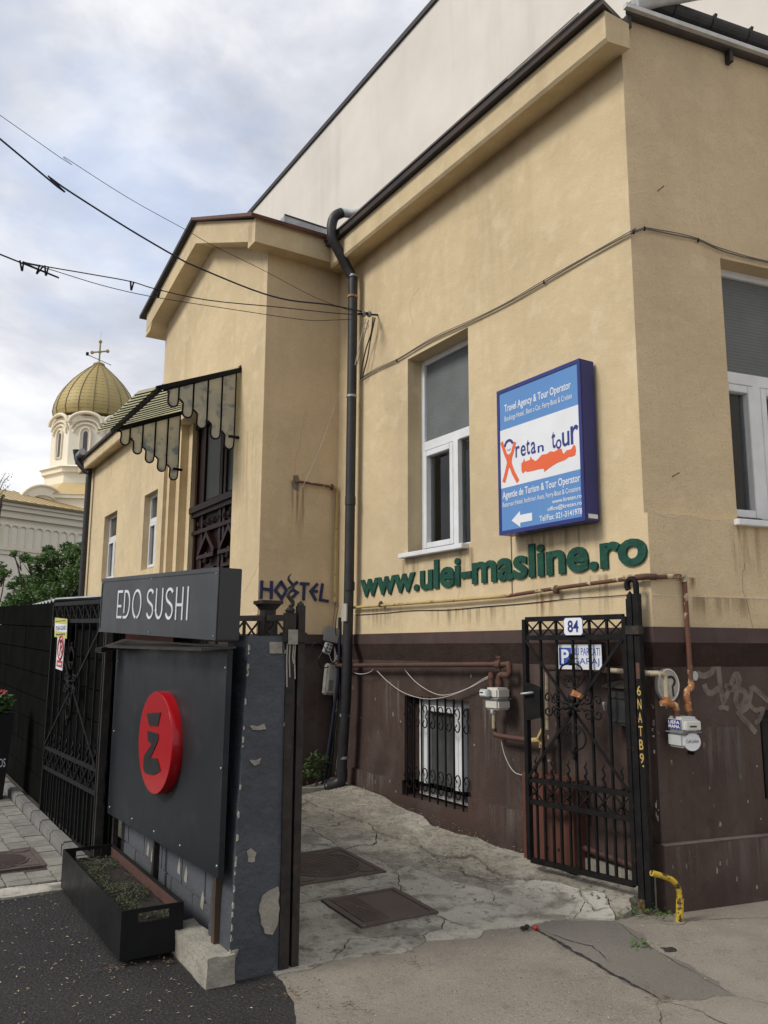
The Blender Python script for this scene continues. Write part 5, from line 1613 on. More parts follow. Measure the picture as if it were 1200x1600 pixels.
# ------------------------------------------------------------------ wrought iron gates
def iron_gate(name, label, fr, x0, x1, zb0, zb1, zt0, zt1, lock_left=True, n=6, mt='iron', group='wrought iron gate leaves', rails=(0.92, 0.325, 0.235)):
    """gate leaf between x0 and x1 in a frame; bottom runs zb0..zb1 and top zt0..zt1 from left to right"""
    t = thing(name, label, 'gate', fr.pt((x0 + x1) / 2, (zb0 + zb1) / 2, 0), group)
    w = x1 - x0
    def q(f, h, o=0.0):
        a = zb0 + (zb1 - zb0) * f
        b = zt0 + (zt1 - zt0) * f
        return fr.pt(x0 + w * f, a + (b - a) * h, o)
    def part(nm, fn):
        mb = MB()
        fn(mb)
        mb.build(nm, mt, t)
    part('stile', lambda m: m.bar(q(0, 0), q(0, 1), 0.035))
    part('stile', lambda m: m.bar(q(1, 0), q(1, 1), 0.035))
    r1, r2, r3 = rails
    for h in (1, r1, r2, r3, 0):
        part('rail', lambda m: m.bar(q(0.012, h), q(0.988, h), 0.028, 0.034))
    for i in range(1, n):
        f = i / n
        part('bar', lambda m: m.bar(q(f, 0, 0.002), q(f, 1, 0.002), 0.016))
    for i in range(n):
        f = (i + .5) / n
        def sp(m):
            m.bar(q(f, 0, -0.002), q(f, r2 + 0.012, -0.002), 0.014)
            pts = [q(f + 0.010 * math.sin(k * 1.9), r2 + 0.012 + 0.011 * k, 0.004 * math.cos(k * 1.9)) for k in range(9)]
            m.tube(pts, [0.008, 0.012, 0.008, 0.010, 0.007, 0.008, 0.006, 0.005, 0.002], 6)
            m.lathe(q(f, r2 + 0.010), [(0.012, 0), (0.017, 0.01), (0.008, 0.022)], 8)
        part('spike', sp)
        def xx(m):
            a, b = i / n + 0.02, (i + 1) / n - 0.02
            m.bar(q(a, 1 - 0.012, 0.006), q(b, r1 + 0.012, 0.006), 0.009)
            m.bar(q(b, 1 - 0.012, -0.004), q(a, r1 + 0.012, -0.004), 0.009)
        part('frieze_cross', xx)
        def yy(m):
            a, b = i / n + 0.015, (i + 1) / n - 0.015
            m.bar(q(a, r2 - 0.01, 0.010), q(b, r3 + 0.01, 0.010), 0.008)
            m.bar(q(b, r2 - 0.01, 0.013), q(a, r3 + 0.01, 0.013), 0.008)
            m.lathe(q((a + b) / 2, (r2 + r3) / 2 - 0.004, 0.014), [(0.010, 0), (0.014, 0.008), (0.004, 0.016)], 8, fr.N)
        part('frieze_cross', yy)
    cf, ch = 0.5, (r1 + r2) / 2 + 0.02
    for a, b in (((0.02, r1 - 0.01), (0.98, r2 + 0.01)), ((0.98, r1 - 0.01), (0.02, r2 + 0.01))):
        part('diagonal', lambda m: m.bar(q(a[0], a[1], 0.016 if a[0] < .5 else 0.022), q(b[0], b[1], 0.016 if a[0] < .5 else 0.022), 0.007, 0.02))
    c0 = q(cf, ch, 0.03)
    def loc(dx, dz, o=0.03):
        return c0 + fr.X * dx + UP * dz + fr.N * (o - 0.03)
    def rose(m):
        m.lathe(c0 - fr.N * 0.01, [(0.03, 0), (0.035, 0.012), (0.018, 0.03), (0.004, 0.036)], 10, fr.N)
        for k in range(8):
            an = R(45 * k + 20)
            m.tube([loc(0.02 * math.cos(an), 0.02 * math.sin(an)), loc(0.055 * math.cos(an), 0.055 * math.sin(an), 0.045), loc(0.075 * math.cos(an), 0.075 * math.sin(an), 0.03)], [0.012, 0.012, 0.003], 6)
    part('rosette', rose)
    for sx in (-1, 1):
        for sz in (-1, 1):
            def scr(m):
                p1 = [loc(sx * a, sz * b) for a, b in [(0.07, 0.01), (0.10, 0.03)] + spiral(0.125, 0.055, 0.038, 0.008, -120, 330, 16)]
                m.tube(p1, 0.006, 6)
                p2 = [loc(sx * a, sz * b) for a, b in [(0.15, 0.012)] + spiral(0.205, 0.045, 0.040, 0.008, 215, -210, 14)]
                m.tube(p2, 0.006, 6)
            part('scroll', scr)
    for sz in (-1, 1):
        def lyre(m):
            for sx in (-1, 1):
                pts = [(0.012, 0.31), (0.03, 0.285), (0.075, 0.265), (0.10, 0.22), (0.092, 0.175), (0.06, 0.135), (0.02, 0.12)]
                m.tube(smooth_path([loc(sx * a, sz * b) for a, b in pts], 3), 0.0065, 6)
                m.tube([loc(sx * a, sz * b) for a, b in spiral(0.035, 0.165, 0.026, 0.006, -90, 270, 12)], 0.0055, 6)
            m.lathe(loc(0, sz * 0.29) - UP * 0.02, [(0.014, 0), (0.022, 0.02), (0.014, 0.04)], 8)
            m.lathe(loc(0, sz * 0.33) - UP * 0.02, [(0.006, 0), (0.014, 0.02), (0.006, 0.04)], 8)
        part('scroll', lyre)
    if lock_left:
        lh = ch + 0.01
        p = [q(0.0, lh - 0.085), q(0.165, lh - 0.065), q(0.165, lh + 0.055), q(0.0, lh + 0.08)]
        m = MB()
        m.add([a - fr.N * 0.012 for a in p] + [a + fr.N * 0.024 for a in p], [(0, 1, 2, 3), (7, 6, 5, 4), (0, 4, 5, 1), (1, 5, 6, 2), (2, 6, 7, 3), (3, 7, 4, 0)])
        m.build('lock_plate', mt, t)
        m = MB()
        m.tube([q(0.09, lh + 0.035, 0.024), q(0.09, lh + 0.035, 0.05), q(-0.01, lh + 0.028, 0.05)], 0.009, 8)
        m.build('handle', 'zinc', t)
    return t, q
# right leaf, folded back against the yellow house
azg = R(-40.4)
EG = Vector((math.sin(azg), math.cos(azg), 0))
hinge = P(0.06, 0.12, 0)
FG = Frame(hinge, -EG, Vector((-math.cos(azg), math.sin(azg), 0)))
gx0, gz0 = FG.px(829, 1343)
gxt, gzt = FG.px(822, 968)
gzr = FG.px(996, 1383)[1]
GT = FG.px(985, 963)[1]
gate_r, gq = iron_gate('iron_gate', 'tall black wrought iron gate leaf with house number plate, open against the house', FG, gx0, -0.03, gz0, gzr, gzt, GT)
gp = thing('gate_post', 'black steel gate post with a curled top at the house corner', 'post', hinge)
px_, pz_ = 0.055, 2.02
m = MB()
m.box(FG, -0.012, 0.030, 0.06, 1.93, -0.03, 0.012)
m.lathe(FG.pt(0.009, 1.93, -0.009), [(0.022, 0), (0.024, 0.02), (0.003, 0.05)], 8)
m.build('stile', 'iron', gp)
m = MB()
m.box(FG, 0.036, 0.075, 0.04, 1.96, -0.035, 0.008)
m.tube([FG.pt(a, b, -0.012) for a, b in [(0.056, 1.94), (0.055, 2.02)] + arc(0.022, 2.02, 0.034, 0.036, 10, 180, 8) + [(-0.008, 2.005), (-0.002, 1.99)]], 0.020, 8)
m.build('shaft', 'iron', gp)
MB().box(FG, -0.018, 0.08, 1.70, 1.755, -0.04, 0.02).build('collar', 'iron_worn', gp)
MB().box(FG, -0.016, 0.034, 0.02, 0.09, -0.034, 0.016).build('foot', 'rust', gp)
MB().box(FG, 0.043, 0.068, 1.42, 1.52, 0.008, 0.011).build('rust_plate', 'rust', gp)
for i, ch_ in enumerate('6NATB9'):
    mb = MB()
    z_ = 1.315 - i * 0.083
    put_text(mb, FG, ch_, 0.041, 0.069, z_, z_ + 0.062, 0.0085, 0.001, 0.012)
    mb.build('painted_character', 'paint_yellow', gp)
m = MB()
m.lathe(FG.pt(0.062, 0.885, 0.0085), [(0.006, 0), (0.006, 0.001)], 8, FG.N)
m.build('painted_dot', 'paint_yellow', gp)
# number plate, garage sign, tag in the gate
npx0, npz1 = FG.px(880, 965, 0.03)
npx1, npz0 = FG.px(911, 993, 0.03)
plate = thing('house_number_plate', 'white enamel number plate with blue corners wired to the gate top', 'number plate', FG.pt((npx0 + npx1) / 2, npz0, 0.03))
MB().box(FG, npx0, npx1, npz0, npz1, 0.024, 0.028).build('plate', 'print_navy', plate, bevel=0.002)
c_ = 0.014
x0_, x1_, z0_, z1_ = npx0 + .004, npx1 - .004, npz0 + .004, npz1 - .004
MB().prism(FG, [(x0_ + c_, z0_), (x1_ - c_, z0_), (x1_, z0_ + c_), (x1_, z1_ - c_), (x1_ - c_, z1_), (x0_ + c_, z1_), (x0_, z1_ - c_), (x0_, z0_ + c_)], 0.028, 0.0292).build('enamel', 'sign_white', plate)
mb = MB()
put_text(mb, FG, '84', npx0 + .035, npx1 - .035, npz0 + .022, npz1 - .020, 0.0295, 0.001, 0.02)
mb.build('number', 'print_navy', plate)
gsx0, gsz1 = FG.px(870, 1007, -0.03)
gsx1, gsz0 = FG.px(941, 1047, -0.03)
gs = thing('garage_sign', 'white and blue no-parking garage sign hung behind the gate bars', 'sign', FG.pt((gsx0 + gsx1) / 2, gsz0, -0.03))
MB().box(FG, gsx0, gsx1, gsz0, gsz1, -0.032, -0.028).build('plate', 'sign_white', gs)
gw = gsx1 - gsx0
gh = gsz1 - gsz0
MB().box(FG, gsx0 + .05 * gw, gsx0 + .33 * gw, gsz0 + .16 * gh, gsz1 - .13 * gh, -0.028, -0.0272).build('blue_field', 'print_blue', gs, bevel=0.0003)
mb = MB()
put_text(mb, FG, 'P', gsx0 + .10 * gw, gsx0 + .28 * gw, gsz0 + .22 * gh, gsz1 - .2 * gh, -0.0270, 0.0006, 0.03)
mb.build('lettering', 'sign_white', gs)
mb = MB()
put_text(mb, FG, 'NU PARCATI', gsx0 + .36 * gw, gsx0 + .97 * gw, gsz0 + .56 * gh, gsz1 - .13 * gh, -0.0278, 0.0006, 0.004)
put_text(mb, FG, 'GARAJ', gsx0 + .37 * gw, gsx0 + .95 * gw, gsz0 + .13 * gh, gsz0 + .46 * gh, -0.0278, 0.0006, 0.004)
mb.build('lettering', 'print_blue', gs)
tg = FG.px(903, 1085, 0.04)
m = MB()
m.hexa([FG.pt(tg[0] - .05, tg[1] - .02, 0.03), FG.pt(tg[0] + .02, tg[1] - .035, 0.03), FG.pt(tg[0] + .045, tg[1] - .01, 0.03), FG.pt(tg[0] - .025, tg[1] + .02, 0.03),
        FG.pt(tg[0] - .05, tg[1] - .006, 0.06), FG.pt(tg[0] + .02, tg[1] - .02, 0.06), FG.pt(tg[0] + .045, tg[1] + .005, 0.06), FG.pt(tg[0] - .025, tg[1] + .034, 0.06)])
ot = m.build('paper_flyer', 'pipe_orange')
tag(ot, 'folded orange flyer stuck in the gate above its rosette', 'flyer')
# left leaf of the restaurant court, open along the black fence
LGO = 2.80
zfa = F1.px(89.5, 944, LGO)
zfb = F1.px(160, 941, LGO)
gl_, gq2 = iron_gate('iron_gate', 'wide black wrought iron gate leaf standing open along the black plank fence', Frame(P(0, LGO, 0), -E1, N1), -4.88, -2.72, 0.02, 0.12, zfa[1], zfb[1], lock_left=False, n=8)
gpo = thing('gate_post', 'worn dark steel gate post at the left edge of the dark board', 'post', P(2.69, 2.80, 0))
MB().bar(P(2.69, 2.79, 0), P(2.69, 2.79, 1.98), 0.045).build('shaft', 'iron_worn', gpo)
m = MB()
m.bar(P(4.88, 2.80, -0.03), P(4.88, 2.80, 0.08), 0.04)
m.build('drop_bolt', 'iron', gl_)
# guard and parking signs on that leaf
FQ = Frame(P(0, LGO + 0.03, 0), -E1, N1)
def quad_px(fr, pts, o0, o1, mt, nm, par):
    return MB().prism(fr, [fr.px(a, b, o1) for a, b in pts], o0, o1).build(nm, mt, par)
sgn = thing('guard_sign', 'yellow and white security company sign high on the open gate', 'sign', FQ.pt(*FQ.px(95, 993)))
quad_px(FQ, [(85, 995), (104, 998), (105, 967), (86, 965)], 0, 0.004, 'print_yellow', 'plate', sgn)
quad_px(FQ, [(85.5, 986), (104, 988), (104.5, 976), (86, 974)], 0.004, 0.005, 'sign_white', 'white_field', sgn)
def text_px(fr, body, u0, v0, u1, v1, o, mt, par, bold=0.01):
    a, z0 = fr.px(u0, v1, o)
    b, z1 = fr.px(u1, v0, o)
    mb = MB()
    put_text(mb, fr, body, a, b, z0, z1, o, 0.0008, bold)
    return mb.build('lettering', mt, par)
text_px(FQ, 'TITAN GUARD', 86.5, 977, 103.5, 985.5, 0.0052, 'print_navy', sgn)
def dashes(fr, u0, v0, u1, v1, o, mt, par, n):
    # a line of print too small to read
    a, z0 = fr.px(u0, v1, o)
    b, z1 = fr.px(u1, v0, o)
    mb = MB()
    for i in range(n):
        x = a + (b - a) * i / n
        mb.box(fr, x, x + (b - a) / n * 0.72, z0, z1, o, o + 0.0006)
    mb.build('small_print', mt, par)
dashes(FQ, 87.5, 968.5, 103, 972, 0.0042, 'print_black', sgn, 7)
dashes(FQ, 87.5, 989.5, 102, 993, 0.0042, 'print_black', sgn, 6)
psn = thing('parking_sign', 'narrow white no-parking sign with a red ring below the yellow one', 'sign', FQ.pt(*FQ.px(93, 1047)))
quad_px(FQ, [(87, 1044.5), (97, 1048), (101, 997), (90, 995)], -0.002, 0.002, 'sign_white', 'plate', psn)
pc = FQ.px(95, 1012, 0.003)
m = MB()
m.tube([FQ.pt(pc[0] + 0.125 * math.cos(R(a)), pc[1] + 0.105 * math.sin(R(a)), 0.003) for a in range(0, 360, 15)], 0.010, 4, closed=True)
m.ribbon(FQ, [(pc[0] - .08, pc[1] + .07), (pc[0] + .08, pc[1] - .07)], 0.018, 0.004, 0.005)
m.build('ring', 'print_red', psn)
mb = MB()
put_text(mb, FQ, 'P', pc[0] - .05, pc[0] + .06, pc[1] - .075, pc[1] + .075, 0.0022, 0.0008, 0.03)
mb.build('lettering', 'print_black', psn)
quad_px(FQ, [(88, 1041), (96.5, 1043.5), (97.5, 1033), (89, 1031)], 0.002, 0.003, 'print_red', 'red_field', psn)
dashes(FQ, 89.8, 1036, 96, 1039, 0.0032, 'sign_white', psn, 4)
# driveway leaf seen edge-on beside the pillar
azk = R(-31.46)
FK = Frame(P(0.37, 2.35, 0), -E1, N1)
gk, gq3 = iron_gate('iron_gate', 'black wrought iron gate leaf swung in along the driveway side of the pillar', FK, -1.45, -0.03, 0.12, 0.08, 1.80, 1.765, lock_left=False, n=6, mt='iron_worn')
gkp = thing('gate_post', 'pair of worn steel gate uprights with a twisted finial beside the grey pillar', 'post', P(0.37, 2.35, 0))
FKS = Frame(P(0.35, 0, 0), -N1, -E1)
m = MB()
m.box(FKS, -2.415, -2.362, 0.0, 1.79, -0.05, 0.0)
m.build('upright', 'iron_worn', gkp)
m = MB()
m.box(FKS, -2.345, -2.305, 0.0, 1.83, -0.045, -0.004)
m.lathe(FKS.pt(-2.325, 1.83, -0.025), [(0.02, 0), (0.02, 0.01), (0.004, 0.025)], 8)
m.build('upright', 'iron_worn', gkp)
m = MB()
m.box(FKS, -2.43, -2.30, 1.635, 1.685, -0.055, 0.012)
m.build('strap', 'iron_worn', gkp)
MB().box(FKS, -2.412, -2.358, 1.622, 1.70, 0.012, 0.018).build('pale_plate', 'concrete_block', gkp)
m = MB()
for k_, (x_, z2) in enumerate(((-2.41, 1.40), (-2.395, 1.45), (-2.375, 1.52), (-2.365, 1.44))):
    m.ribbon(FKS, [(x_, 1.63), (x_ - 0.004, 1.55), (x_ + 0.002, z2)], 0.007, 0.0005 + 0.0004 * k_, 0.003 + 0.0004 * k_)
m.build('paint_drip', 'plaster_bare', gkp)
m = MB()
pts = [FKS.pt(-2.385 + 0.016 * math.sin(k * 1.05), 1.82 + 0.015 * k, -0.03) for k in range(13)]
m.tube(pts, [0.014, 0.013, 0.013, 0.012, 0.012, 0.011, 0.011, 0.010, 0.009, 0.009, 0.008, 0.006, 0.003], 8)
m.lathe(FKS.pt(-2.385, 1.79, -0.03), [(0.02, 0), (0.03, 0.012), (0.016, 0.03)], 10)
m.build('finial', 'iron_worn', gkp)
cpx = F1.px(420, 953, 2.33)
m = MB()
fr = Frame(P(0.78, 2.34, 0), -E1, N1)
m.box(fr, -0.035, 0.035, 1.0, 1.82, -0.035, 0.035)
m.build('upright', 'iron_worn', gkp)
m = MB()
m.hexa([fr.pt(a * 0.035, 1.82, b * 0.035) for a, b in ((-1, -1), (1, -1), (1, 1), (-1, 1))] + [fr.pt(a * 0.06, 1.855, b * 0.06) for a, b in ((-1, -1), (1, -1), (1, 1), (-1, 1))])
m.box(fr, -0.066, 0.066, 1.855, 1.875, -0.066, 0.066)
m.build('cap', 'iron_worn', gkp)

# ------------------------------------------------------------------ black plank fence
fn = thing('plank_fence', 'tall black fence of wide horizontal planks behind the open gate', 'fence', P(6, 2.74, 0))
ph = 0.262
joints = [2.75, 5.02, 7.05, 9.2, 11.4, 13.6]
def ftop(s_):
    return 1.97 + 0.032 * (s_ - 3)
for a, b in zip(joints, joints[1:]):
    for r_ in range(8):
        z0 = 0.06 + r_ * ph
        z1 = z0 + ph - 0.008
        lift = 0.008 * (a - 3)
        xa_, xb_ = -b + 0.006, -a - 0.006
        ka, kb = ftop(b) / 2.14, ftop(a) / 2.14
        o_ = 2.735 + random.uniform(-.004, .004)
        MB().hexa([F1.pt(xa_, z0 * ka, 2.70), F1.pt(xb_, z0 * kb, 2.70), F1.pt(xb_, z1 * kb, 2.70), F1.pt(xa_, z1 * ka, 2.70), F1.pt(xa_, z0 * ka, o_), F1.pt(xb_, z0 * kb, o_), F1.pt(xb_, z1 * kb, o_), F1.pt(xa_, z1 * ka, o_)]).build('plank', 'fence_black', fn, bevel=0.003)
    MB().box(F1, -a - 0.03, -a + 0.03, 0, ftop(a) - 0.03, 2.66, 2.70).build('post', 'fence_black', fn)
MB().box(F1, -13.6, -2.75, 0.06, 1.93, 2.675, 2.69).build('backing', 'fence_black', fn)
# shed roof peeping over the fence
sh = thing('lean_to_shed', 'low lean-to with a grey corrugated roof edge peeping over the black fence', 'shed', P(8.6, 2.1, 0))
MB().box(F1, -10.5, -6.2, 0, 2.06, 1.2, 2.55).build('wall', 'roof_red', sh)
m = MB()
n_ = 90
vs, fs = [], []
for i in range(n_ + 1):
    s_ = 5.9 + 4.9 * i / n_
    z_ = 0.018 * math.sin(i * 1.57)
    vs += [P(s_, 2.62, 2.12 + z_), P(s_, 1.1, 2.27 + z_), P(s_, 2.62, 2.105 + z_), P(s_, 1.1, 2.255 + z_)]
for i in range(n_):
    a = i * 4
    fs += [(a, a + 1, a + 5, a + 4), (a + 2, a + 6, a + 7, a + 3), (a, a + 4, a + 6, a + 2)]
m.add(vs, fs, True)
m.build('corrugated_roof', 'zinc', sh)

# ------------------------------------------------------------------ flower tub at the left edge
ft = thing('flower_tub', 'tall black tub of red flowers at the left edge of the block paving', 'planter', P(5.75, 3.05, 0))
fc = P(6.25, 3.12, 0.0)
FT = Frame(fc, -E1, N1)
m = MB()
m.hexa([FT.pt(a * 0.14, 0.02, b * 0.14) for a, b in ((-1, -1), (1, -1), (1, 1), (-1, 1))] + [FT.pt(a * 0.19, 0.90, b * 0.19) for a, b in ((-1, -1), (1, -1), (1, 1), (-1, 1))])
m.build('tub', 'planter_black', ft)
mb = MB()
FTF = Frame(fc - E1 * 0.158, -N1, -E1)
qa_, qb_ = FTF.px(-3, 1199, 0.022), FTF.px(9, 1185, 0.022)
put_text(mb, FTF, 'OS', qa_[0], qb_[0], qa_[1], qb_[1], 0.022, 0.002, 0.0)
mb.build('lettering', 'letter_white', ft)
rnd = random.Random(4)
mb = MB()
leaves(mb, fc + UP * 1.0, (0.20, 0.20, 0.13), 260, 0.05, rnd)
mb.build('foliage', 'leaf_dark', ft)
mb = MB()
fls = []
for _ in range(16):
    mb = MB()
    a_ = rnd.uniform(0, 6.28)
    r_ = rnd.uniform(0.02, 0.2)
    c_ = fc + Vector((math.cos(a_) * r_, math.sin(a_) * r_, 1.11 + rnd.uniform(-.06, .03)))
    for k_ in range(26):
        leaves(mb, c_, (0.055, 0.055, 0.035), 1, 0.018, rnd)
    mb.build('flower', 'flower_red', ft)

# ------------------------------------------------------------------ gas pipes, meters and fittings on the house
def run(fr, pxs, o, r, nm, mt, par, seg=10, fittings=()):
    m = MB()
    m.tube([fr.w(a, b, o) for a, b in pxs], r, seg)
    ob = m.build(nm, mt, par)
    return ob
yp = thing('gas_pipe', 'thin yellow and rusty gas pipe running under the green letters round the corner', 'pipe', F1.pt(-2, 2.0, 0.04))
x1_, z1_ = F1.px(556, 949, 0.045)
xm, zm = F1.px(795, 931, 0.045)
xe = corner(0.05, 0.05)[0]
zc1 = F1.px(1030, 899, 0.05)[1]
MB().tube([F1.pt(x1_ - 0.1, z1_, 0.045), F1.pt(x1_, z1_, 0.045), F1.pt(-2.2, (z1_ + zm) / 2 - 0.004, 0.05), F1.pt(xm, zm, 0.045)], 0.014, 10).build('pipe_run', 'pipe_yellow', yp)
xk = F1.px(866, 921, 0.045)[0]
MB().tube([F1.pt(xm, zm, 0.045), F1.pt(xk, (zm + zc1) / 2, 0.045), F1.pt(xe - 0.05, zc1, 0.05)], 0.0145, 10).build('pipe_run', 'pipe_mixed', yp)
cpt = F1.pt(xe, zc1, 0.05)
t1 = F2.px(1072, 955, 0.055)[0]
zt1_ = F2.px(1070, 900, 0.055)[1]
MB().tube([F1.pt(xe - 0.05, zc1, 0.05), cpt, F2.pt(0.06, zc1, 0.05), F2.pt(t1 - 0.02, zt1_, 0.055)], 0.0155, 10).build('pipe_run', 'pipe_mixed', yp)
MB().tube([F1.pt(xe - 0.09, zc1 - 0.001, 0.05), cpt, F2.pt(0.03, zc1, 0.05)], 0.021, 10).build('elbow', 'rust', yp)
MB().tube([F2.pt(t1 - 0.03, zt1_, 0.055), F2.pt(t1, zt1_, 0.055), F2.pt(t1, zt1_ - 0.04, 0.055)], 0.021, 10).build('elbow', 'pipe_cream', yp)
MB().tube([F2.pt(t1, zt1_ - 0.02, 0.055), F2.pt(t1, 1.6, 0.06), F2.pt(t1 + 0.002, 1.38, 0.06)], 0.0165, 10).build('pipe_drop', 'pipe_mixed', yp)
for xx in (x1_ + 0.5, xk + 0.02):
    MB().lathe(F1.pt(xx, 2.005, 0.045), [(0.02, 0), (0.026, 0.012), (0.026, 0.04), (0.012, 0.062)], 8).build('clip', 'rust', yp)
# second pipe on the porch side wall
y2 = thing('gas_pipe', 'short cream pipe elbowing out of a broken hole in the porch side wall', 'pipe', FB.pt(-0.3, 3.4, 0))
pa, pb_ = FB.px(465, 752, 0.05), FB.px(526, 762, 0.05)
MB().tube([FB.pt(pa[0], pa[1], -0.02), FB.pt(pa[0] + 0.01, pa[1], 0.05), FB.pt(pb_[0], pb_[1], 0.05)], 0.015, 10).build('pipe_run', 'pipe_mixed', y2)
pe = FB.px(521, 940, 0.05)
MB().tube([FB.pt(pb_[0] - 0.01, pb_[1], 0.05), FB.pt(pb_[0], pb_[1] - 0.01, 0.05), FB.pt(pb_[0], pe[1], 0.05)], 0.018, 10).build('pipe_drop', 'pipe_yellow', y2)
MB().tube([FB.pt(pb_[0], pe[1] + 0.02, 0.05), FB.pt(pb_[0] + 0.02, pe[1] - 0.05, 0.05), FB.pt(pb_[0] + 0.1, pe[1] - 0.06, 0.06)], 0.014, 8).build('elbow', 'pipe_cream', y2)
MB().lathe(FB.pt(pb_[0] - 0.06, pb_[1] - 0.035, 0.05), [(0.012, 0), (0.024, 0.012), (0.024, 0.05), (0.01, 0.07)], 8).build('clip', 'rust', y2)
MB().prism(FB, jag([(round(pa[0] + a, 3), round(pa[1] + b, 3)) for a, b in ((-.05, -.03), (-.01, -.09), (.05, -.10), (.045, .0), (.02, .08), (-.03, .07))], 0.15, 2), 0.0, 0.003).build('broken_plaster', 'plaster_bare', y2)
# brown pipe and the white meter
bp = thing('gas_pipe', 'straight rusty brown gas pipe above the basement window feeding the white meter', 'pipe', F1.pt(-2.5, 1.5, 0.05))
a0, b0 = F1.px(520, 1040, 0.06), F1.px(795, 1038, 0.06)
zz1 = (a0[1] + b0[1]) / 2
MB().tube([F1.pt(-4.25, a0[1], 0.06), F1.pt(b0[0], b0[1], 0.06)], 0.021, 12).build('pipe_run', 'rust_brown', bp)
vx, vz = F1.px(780, 1038, 0.06)
m = MB()
m.tube([F1.pt(vx - 0.03, vz, 0.06), F1.pt(vx + 0.03, vz, 0.06)], 0.033, 12)
m.tube([F1.pt(vx, vz - 0.05, 0.06), F1.pt(vx, vz + 0.06, 0.06)], 0.012, 8)
m.box(F1, vx - 0.03, vx + 0.03, vz + 0.05, vz + 0.062, 0.05, 0.07)
m.build('valve', 'rust', bp)
ex_, ez_ = F1.px(796, 1046, 0.06)
fx_, fz_ = F1.px(780, 1054, 0.06)
m = MB()
m.tube(smooth_path([F1.pt(b0[0] - 0.02, b0[1], 0.06), F1.pt(ex_ - 0.01, b0[1], 0.06), F1.pt(ex_, ez_, 0.06), F1.pt(ex_ - 0.01, fz_, 0.06), F1.pt(fx_ + 0.03, fz_, 0.06), F1.pt(fx_, fz_ - 0.02, 0.06), F1.pt(fx_, F1.px(780, 1072, 0.06)[1], 0.06)], 4), 0.023, 12)
ix, iz = F1.px(768, 1056, 0.06)
m.tube([F1.pt(ix, iz + 0.03, 0.06), F1.pt(ix, F1.px(768, 1074, 0.06)[1], 0.06)], 0.022, 12)
m.lathe(F1.pt(ix, iz - 0.02, 0.06), [(0.028, 0), (0.03, 0.02), (0.02, 0.05)], 10)
m.lathe(F1.pt(fx_, fz_ - 0.075, 0.06), [(0.03, 0), (0.03, 0.03)], 10)
m.build('elbow', 'rust', bp)
def meter(label, fr, u0, u1, v0, v1, o0, o1, mt, group='gas meters'):
    x0, zt = fr.px(u0, v0, o1)
    x1, zb = fr.px(u1, v1, o1)
    t = thing('gas_meter', label, 'gas meter', fr.pt((x0 + x1) / 2, zb, o0), group)
    zm_ = zb + (zt - zb) * 0.5
    MB().box(fr, x0 + 0.004, x1 - 0.004, zm_ + 0.002, zt, o0, o1).build('upper_shell', mt, t, bevel=0.014)
    MB().box(fr, x0, x1, zb, zm_ - 0.004, o0, o1 + 0.002).build('lower_shell', mt, t, bevel=0.014)
    MB().box(fr, x0 - 0.008, x1 + 0.008, zm_ - 0.004, zm_ + 0.003, o0, o1 + 0.009).build('seam_rim', 'box_grey', t)
    return t, x0, x1, zb, zt, zm_
mw, mx0, mx1, mzb, mzt, mzm = meter('white gas meter on the brown plinth right of the basement window', F1, 757, 778, 1074, 1110, 0.03, 0.16, 'meter_white')
MB().box(F1, mx0 - 0.02, mx0 + 0.085, mzm + 0.012, mzt - 0.012, 0.161, 0.20).build('counter', 'meter_grey', mw, bevel=0.008)
MB().box(F1, mx0 - 0.01, mx0 + 0.055, mzm + 0.025, mzt - 0.025, 0.2005, 0.202).build('dial', 'sign_white', mw)
MB().box(F1, mx0 - 0.004, mx0 + 0.036, mzt - 0.044, mzt - 0.033, 0.2022, 0.203).build('display', 'print_black', mw)
# outlet pipe to the valve behind the gate
op = thing('gas_pipe', 'brown outlet pipe bending from the white meter to the yellow valve behind the gate', 'pipe', F1.pt(-1.3, 1.0, 0.05))
pth = [F1.w(a, b, 0.06) for a, b in ((772, 1108), (772, 1140))]
MB().tube(pth, 0.017, 10).build('pipe_drop', 'pipe_cream', op)
MB().tube(smooth_path([F1.w(a, b, 0.06) for a, b in ((772, 1138), (773, 1146), (782, 1150), (829, 1157))], 4), 0.021, 10).build('pipe_run', 'rust_brown', op)
MB().lathe(F1.w(772, 1116, 0.06), [(0.022, 0), (0.03, 0.01), (0.03, 0.03), (0.02, 0.04)], 8).build('collar', 'meter_grey', op)
m = MB()
m.tube([F1.w(832, 1157, 0.06), F1.w(848, 1156, 0.06)], 0.02, 10)
m.tube([F1.w(847, 1148, 0.06), F1.w(848, 1168, 0.06)], 0.027, 10)
m.bar(F1.w(840, 1155, 0.1), F1.w(849, 1136, 0.1), 0.018)
m.build('valve', 'pipe_yellow', op)
MB().tube([F1.w(848, 1165, 0.06), F1.w(852, 1212, 0.06)], 0.021, 10).build('pipe_drop', 'rust_brown', op)
